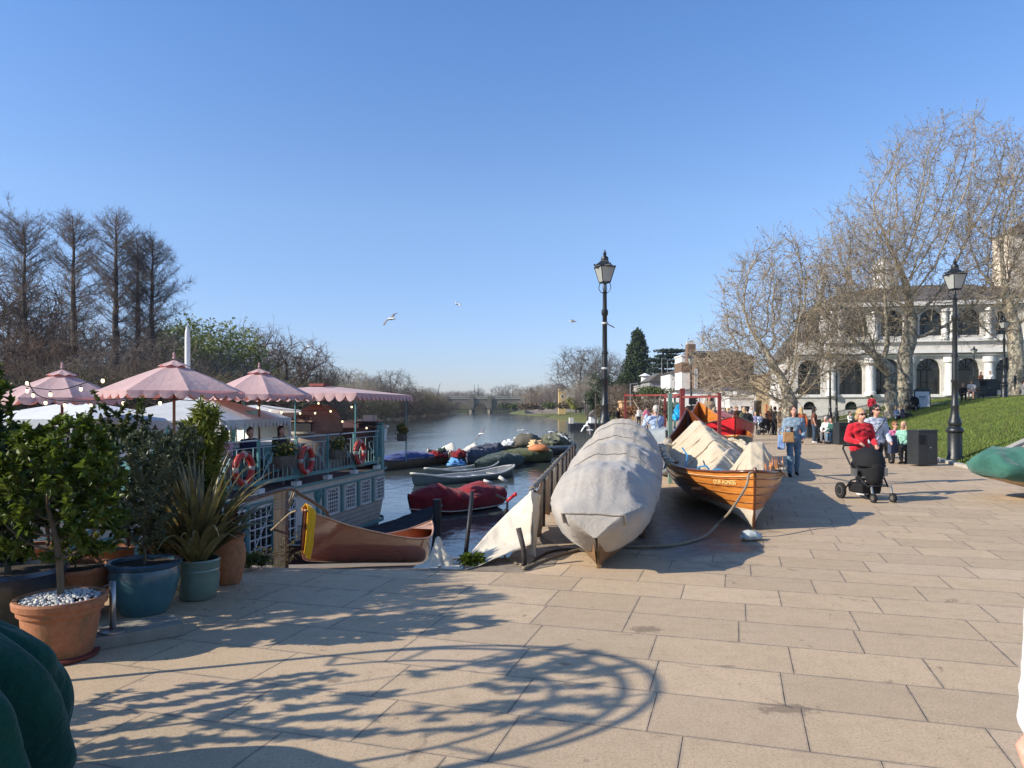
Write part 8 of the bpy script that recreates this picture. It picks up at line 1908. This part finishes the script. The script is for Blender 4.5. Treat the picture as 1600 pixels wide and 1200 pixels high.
person('person in white shirt leaning forward on the bench by the prams', pgnd(1296, 35.2), R(-60), 1.7, 'lean', WHT, GREY, 'grey', 'short', vox=.03)
person('person in teal top leaning forward on the bench by the second litter bin', pgnd(1306, 34.8), R(-70), 1.65, 'lean', GRN, JEAN, 'brown', 'short', vox=.03)
person('person in lilac top bending at the prams', pgnd(1284, 36.5), R(60), 1.65, 'lean', LILAC, BLK, 'brown', 'short', vox=.03)
crowd = [(1228, 47, 200, 'stand', OLV, DJEAN, 'dark', 'olive jacket'), (1219, 45, 30, 'stand', TAN, TAN, 'brown', 'tan coat'), (1211, 46, 100, 'stand', BLK, BLK, 'dark', 'all black'), (1204, 48, 160, 'stand', BRN, BLK, 'blonde', 'brown jacket'), (1197, 47, -60, 'sit', BLK, GREY, 'dark', 'black top, seated low'), (1234, 50, 10, 'stand', GREY, JEAN, 'grey', 'grey coat'),
         (1188, 52, 20, 'sit', SHIRT, BLK, 'brown', 'sky blue shirt, seated'), (1180, 54, 10, 'sit', LILAC, BLK, 'blonde', 'lilac top, seated'), (1168, 38, 190, 'walk', BLK, DJEAN, 'dark', 'black coat walking away'), (1163, 39, 195, 'walk', OLV, TAN, 'blonde', 'olive jacket walking away'), (1152, 58, 0, 'stand', BLK, BLK, 'dark', 'black coat left of the walkers'),
         (1143, 60, 40, 'stand', GREY, DJEAN, 'brown', 'grey top'), (1133, 62, -30, 'stand', NAVYT, BLK, 'dark', 'navy top'), (1126, 60, 10, 'stand', WHT, BLK, 'brown', 'white shirt'), (1118, 64, 170, 'stand', OLV, BLK, 'dark', 'olive top'), (1108, 34, 0, 'sit', TAN, GREY, 'brown', 'yellow brown jacket above the green skiff'), (1101, 60, 90, 'stand', MAR, BLK, 'dark', 'crimson top'),
         (1094, 66, 0, 'stand', BLK, BLK, 'blonde', 'black top and blond hair'), (1086, 62, 0, 'stand', GREY, BLK, 'dark', 'grey top by the pub lamp'), (1175, 66, 10, 'stand', WHT, NAVYT, 'grey', 'white top and grey hair'), (1160, 70, 0, 'stand', NAVYT, BLK, 'dark', 'navy coat far away'), (1072, 42, 60, 'stand', WHT, DJEAN, 'brown', 'white top behind the red frame'), (1064, 40, 100, 'stand', GREY, BLK, 'dark', 'grey top behind the blue sheet'),
         (1150, 50, 30, 'stand', BRN, BLK, 'ginger', 'brown coat and ginger hair'), (1138, 52, 80, 'stand', BLK, DJEAN, 'blonde', 'black top and jeans'), (1113, 55, 180, 'stand', GRN, BLK, 'dark', 'teal top'), (1010, 60, 20, 'stand', PINKT, BLK, 'brown', 'pink top left of the red frame post'), (998, 66, 0, 'stand', WHT, BLK, 'dark', 'white top beyond the red frame'), (966, 60, 40, 'stand', BLK, TAN, 'blonde', 'black top near the rust shrub')]
for i, (px, Y, rz, ps, tp_, bt, hr_, d_) in enumerate(crowd):
    wh = 'by the plane tree trunk' if px > 1190 else 'on the promenade before the pub' if px > 1084 else 'beyond the red frame'
    z = .9 if px == 1108 else 0
    person('person in '+d_+', '+wh, pgnd(px, Y, z), R(rz), 1.66+.03*(i % 4), ps, tp_, bt, hr_, 'long' if i % 3 == 0 else 'short', vox=.034 if Y < 50 else .042, coat='coat' in d_, group='people on the promenade')
def lp(px, Y): x = xat(px, Y); return Vector((x, Y, lawnz(x, Y)))
person('person in crimson top standing on the slope by the iron fence', lp(1362, 54), R(160), 1.75, 'stand', MAR, BLK, 'dark', 'short', vox=.034)
person('person sitting on the grass left of the one in crimson, pale top', lp(1329, 54), R(20), 1.7, 'ground', WHT, BLK, 'dark', 'short', vox=.036)
person('person in dark clothes sitting on the grass below the iron fence', lp(1347, 54), R(-30), 1.7, 'ground', BLK, GREY, 'brown', 'short', vox=.036)
person('person in patterned grey top sitting between the plane trunks', lp(1402, 47), R(30), 1.65, 'ground', GREYB, BLK, 'blonde', 'long', vox=.032)
person('person with blond hair in navy lying back beside the plane trunks', lp(1411, 46.5), R(60), 1.65, 'ground', NAVYT, BLK, 'blonde', 'long', vox=.032)
person('person in white shirt and shorts leaning forward on the lawn bench', lp(1519, 48.6), R(-40), 1.75, 'lean', WHT, TAN, 'brown', 'short', vox=.03, legs_bare=True, sleeves=False)
person('person in dark top on the lawn bench half hidden by the big lamp', lp(1503, 48.8), R(-20), 1.7, 'lean', BLK, BLK, 'ginger', 'short', vox=.03)
person('person in brown dress standing by the building doorway', Vector((xat(1533, 64), 64, zat(612, 64))), R(20), 1.68, 'stand', BRN, BRN, 'brown', 'long', vox=.036, coat=True)
person('person in white shirt standing by the building doorway', Vector((xat(1547, 64), 64, zat(612, 64))), R(-20), 1.72, 'stand', WHT, BLK, 'dark', 'short', vox=.036)
person('person in blue jeans at the right edge beside the dark planter', lp(1601, 46), R(60), 1.7, 'ground', GREY, JEAN, 'dark', 'short', vox=.036)
# on the barge
for (d, x, rz, tp_, hr_, hl_, lab) in [(8.9, -.95, 30, fabric('cream_top', (.45, .38, .30)), 'blonde', 'long', 'blonde person seated on the barge deck nearest the plants'), (8.2, -.95, -20, fabric('soft_pink', (.55, .30, .36)), 'brown', 'long', 'person in soft pink top seated on the barge deck'), (7.1, -1.0, 60, NAVYT, 'brown', 'short', 'person half hidden behind the ochre flower trough'), (5.9, -.85, 70, BLK, 'dark', 'long', 'dark haired person in black seated above the left lifebuoy')]:
    person(lab, Bw(x, d, -.13), BA+R(rz), 1.7, 'sit', tp_, BLK, hr_, hl_, vox=.022)
# person partly in frame, bottom right: white sleeve and hand
nb = person('person at the bottom right edge, only a white sleeve and fingertips in view', (1.632, 1.92, 0), 0, 1.70, 'aside', fabric('white_fleece', (.58, .565, .53), .10), BLK, 'brown', 'long', vox=.016, hands=True, fold=.35)
# pushchair
pc = thing('pushchair', 'black pushchair with hood and four wheels pushed by the woman in red', 'pushchair', pgnd(1357, 13.55), R(8))
M_PRAM = mat('pram_fabric', (.010, .010, .011), .85, .2, 6, .2, 60); M_ALU = mat('pram_frame', (.35, .34, .32), .35, .1, 5, metal=.8)
for x, y, r in ((-.30, .40, .15), (.27, .40, .15)):
    w_ = MB(); w_.tube([(x-.025, y, r), (x+.025, y, r)], r, 22); q = w_.build('rear_wheel', M_BLACK, pc); MB().tube([(x-.03, y, r), (x+.03, y, r)], r*.62, 16).build('rim', M_ALU, q); MB().tube([(x-.036, y, r), (x+.036, y, r)], r*.5, 16).build('spokes', M_BLACK, q)
for x in (-.13, .25):
    w_ = MB(); w_.tube([(x-.022, -.34, .085), (x+.022, -.34, .085)], .085, 18); q = w_.build('front_wheel', M_BLACK, pc); MB().tube([(x-.027, -.34, .085), (x+.027, -.34, .085)], .045, 12).build('rim', M_ALU, q)
    MB().tube([(x, -.34, .10), (x, -.30, .20), (x, -.27, .30)], .022, 8).build('fork', M_ALU, pc)
f = MB()
for x in (-.24, .24): f.tube([(x, .38, .16), (x, .15, .36), (x, -.1, .42), (x*.8, -.28, .28)], .016, 7); f.tube([(x, -.12, .40), (x, .2, .66), (x, .42, .93)], .016, 7)
f.tube([(-.24, .42, .93), (-.2, .46, .99), (.2, .46, .99), (.24, .42, .93)], .02, 8); f.bar((-.24, .0, .40), (.24, .0, .40), .03); f.bar((-.2, -.28, .29), (.2, -.28, .29), .025); f.build('frame', M_BLACK, pc, smooth=True)
MB().bar((-.22, -.14, .44), (.22, -.14, .44), .03).build('silver_bar', M_ALU, pc)
s = MB(); s.capsule((0, -.12, .52), (0, .22, .62), .18, .19, 12); s.capsule((0, -.17, .42), (0, -.17, .60), .15, .17, 12); fuse(s, 'seat', M_PRAM, pc, .02, 3)
h = MB(); rows = []
for i in range(13):
    a = R(-8)+R(128)*i/12; row = []
    for j in range(13): b_ = PI*j/12; rr_ = 1+.03*math.cos(i*PI*1.0); row.append(Vector((.27*rr_*math.cos(b_), .02-.31*rr_*math.sin(b_)*math.cos(a), .66+.31*rr_*math.sin(b_)*math.sin(a)*.95)))
    rows.append(row)
hh = h.loft(rows).build('hood', M_PRAM, pc, smooth=True); hh.modifiers.new('t', 'SOLIDIFY').thickness = .015
b = MB(); b.box((0, .12, .22), (.38, .42, .18), taper=1.1); b.build('basket', M_PRAM, pc, bevel=.03)
MB().lathe([(.04, 0), (.045, .18), (.03, .2)], (.30, .02, .42), 10).build('cup_holder', M_LGLASS, pc); MB().box((-.30, -.02, .52), (.07, .09, .14)).build('hinge', M_ALU, pc); MB().box((.31, -.02, .52), (.07, .09, .14)).build('hinge', M_ALU, pc)
for px, Y, lab in ((1292, 35.9, 'distant dark pushchair by the bench with seated visitors'), (1196, 46, 'small dark pushchair among the promenade crowd')):
    copy_tree(pc, pgnd(px, Y), R(70), lab)
copy_tree(pc, lp(1429, 51), R(10), 'pushchair on the lawn beside the white poster board')
# ================================================================ HAZE
hz = MB().box2((-900, -60, WZ-6), (900, 1150, 60)).build('haze', None); struct(hz, 'stuff')
hm_ = bpy.data.materials.new('haze_air'); hm_.use_nodes = True; hm_.node_tree.nodes.clear(); _o = hm_.node_tree.nodes.new('ShaderNodeOutputMaterial'); _v = hm_.node_tree.nodes.new('ShaderNodeVolumePrincipled')
_v.inputs['Density'].default_value = .00013; _v.inputs['Color'].default_value = (.80, .88, 1, 1); _v.inputs['Anisotropy'].default_value = .2; hm_.node_tree.links.new(_v.outputs[0], _o.inputs['Volume']); hz.data.materials.append(hm_)
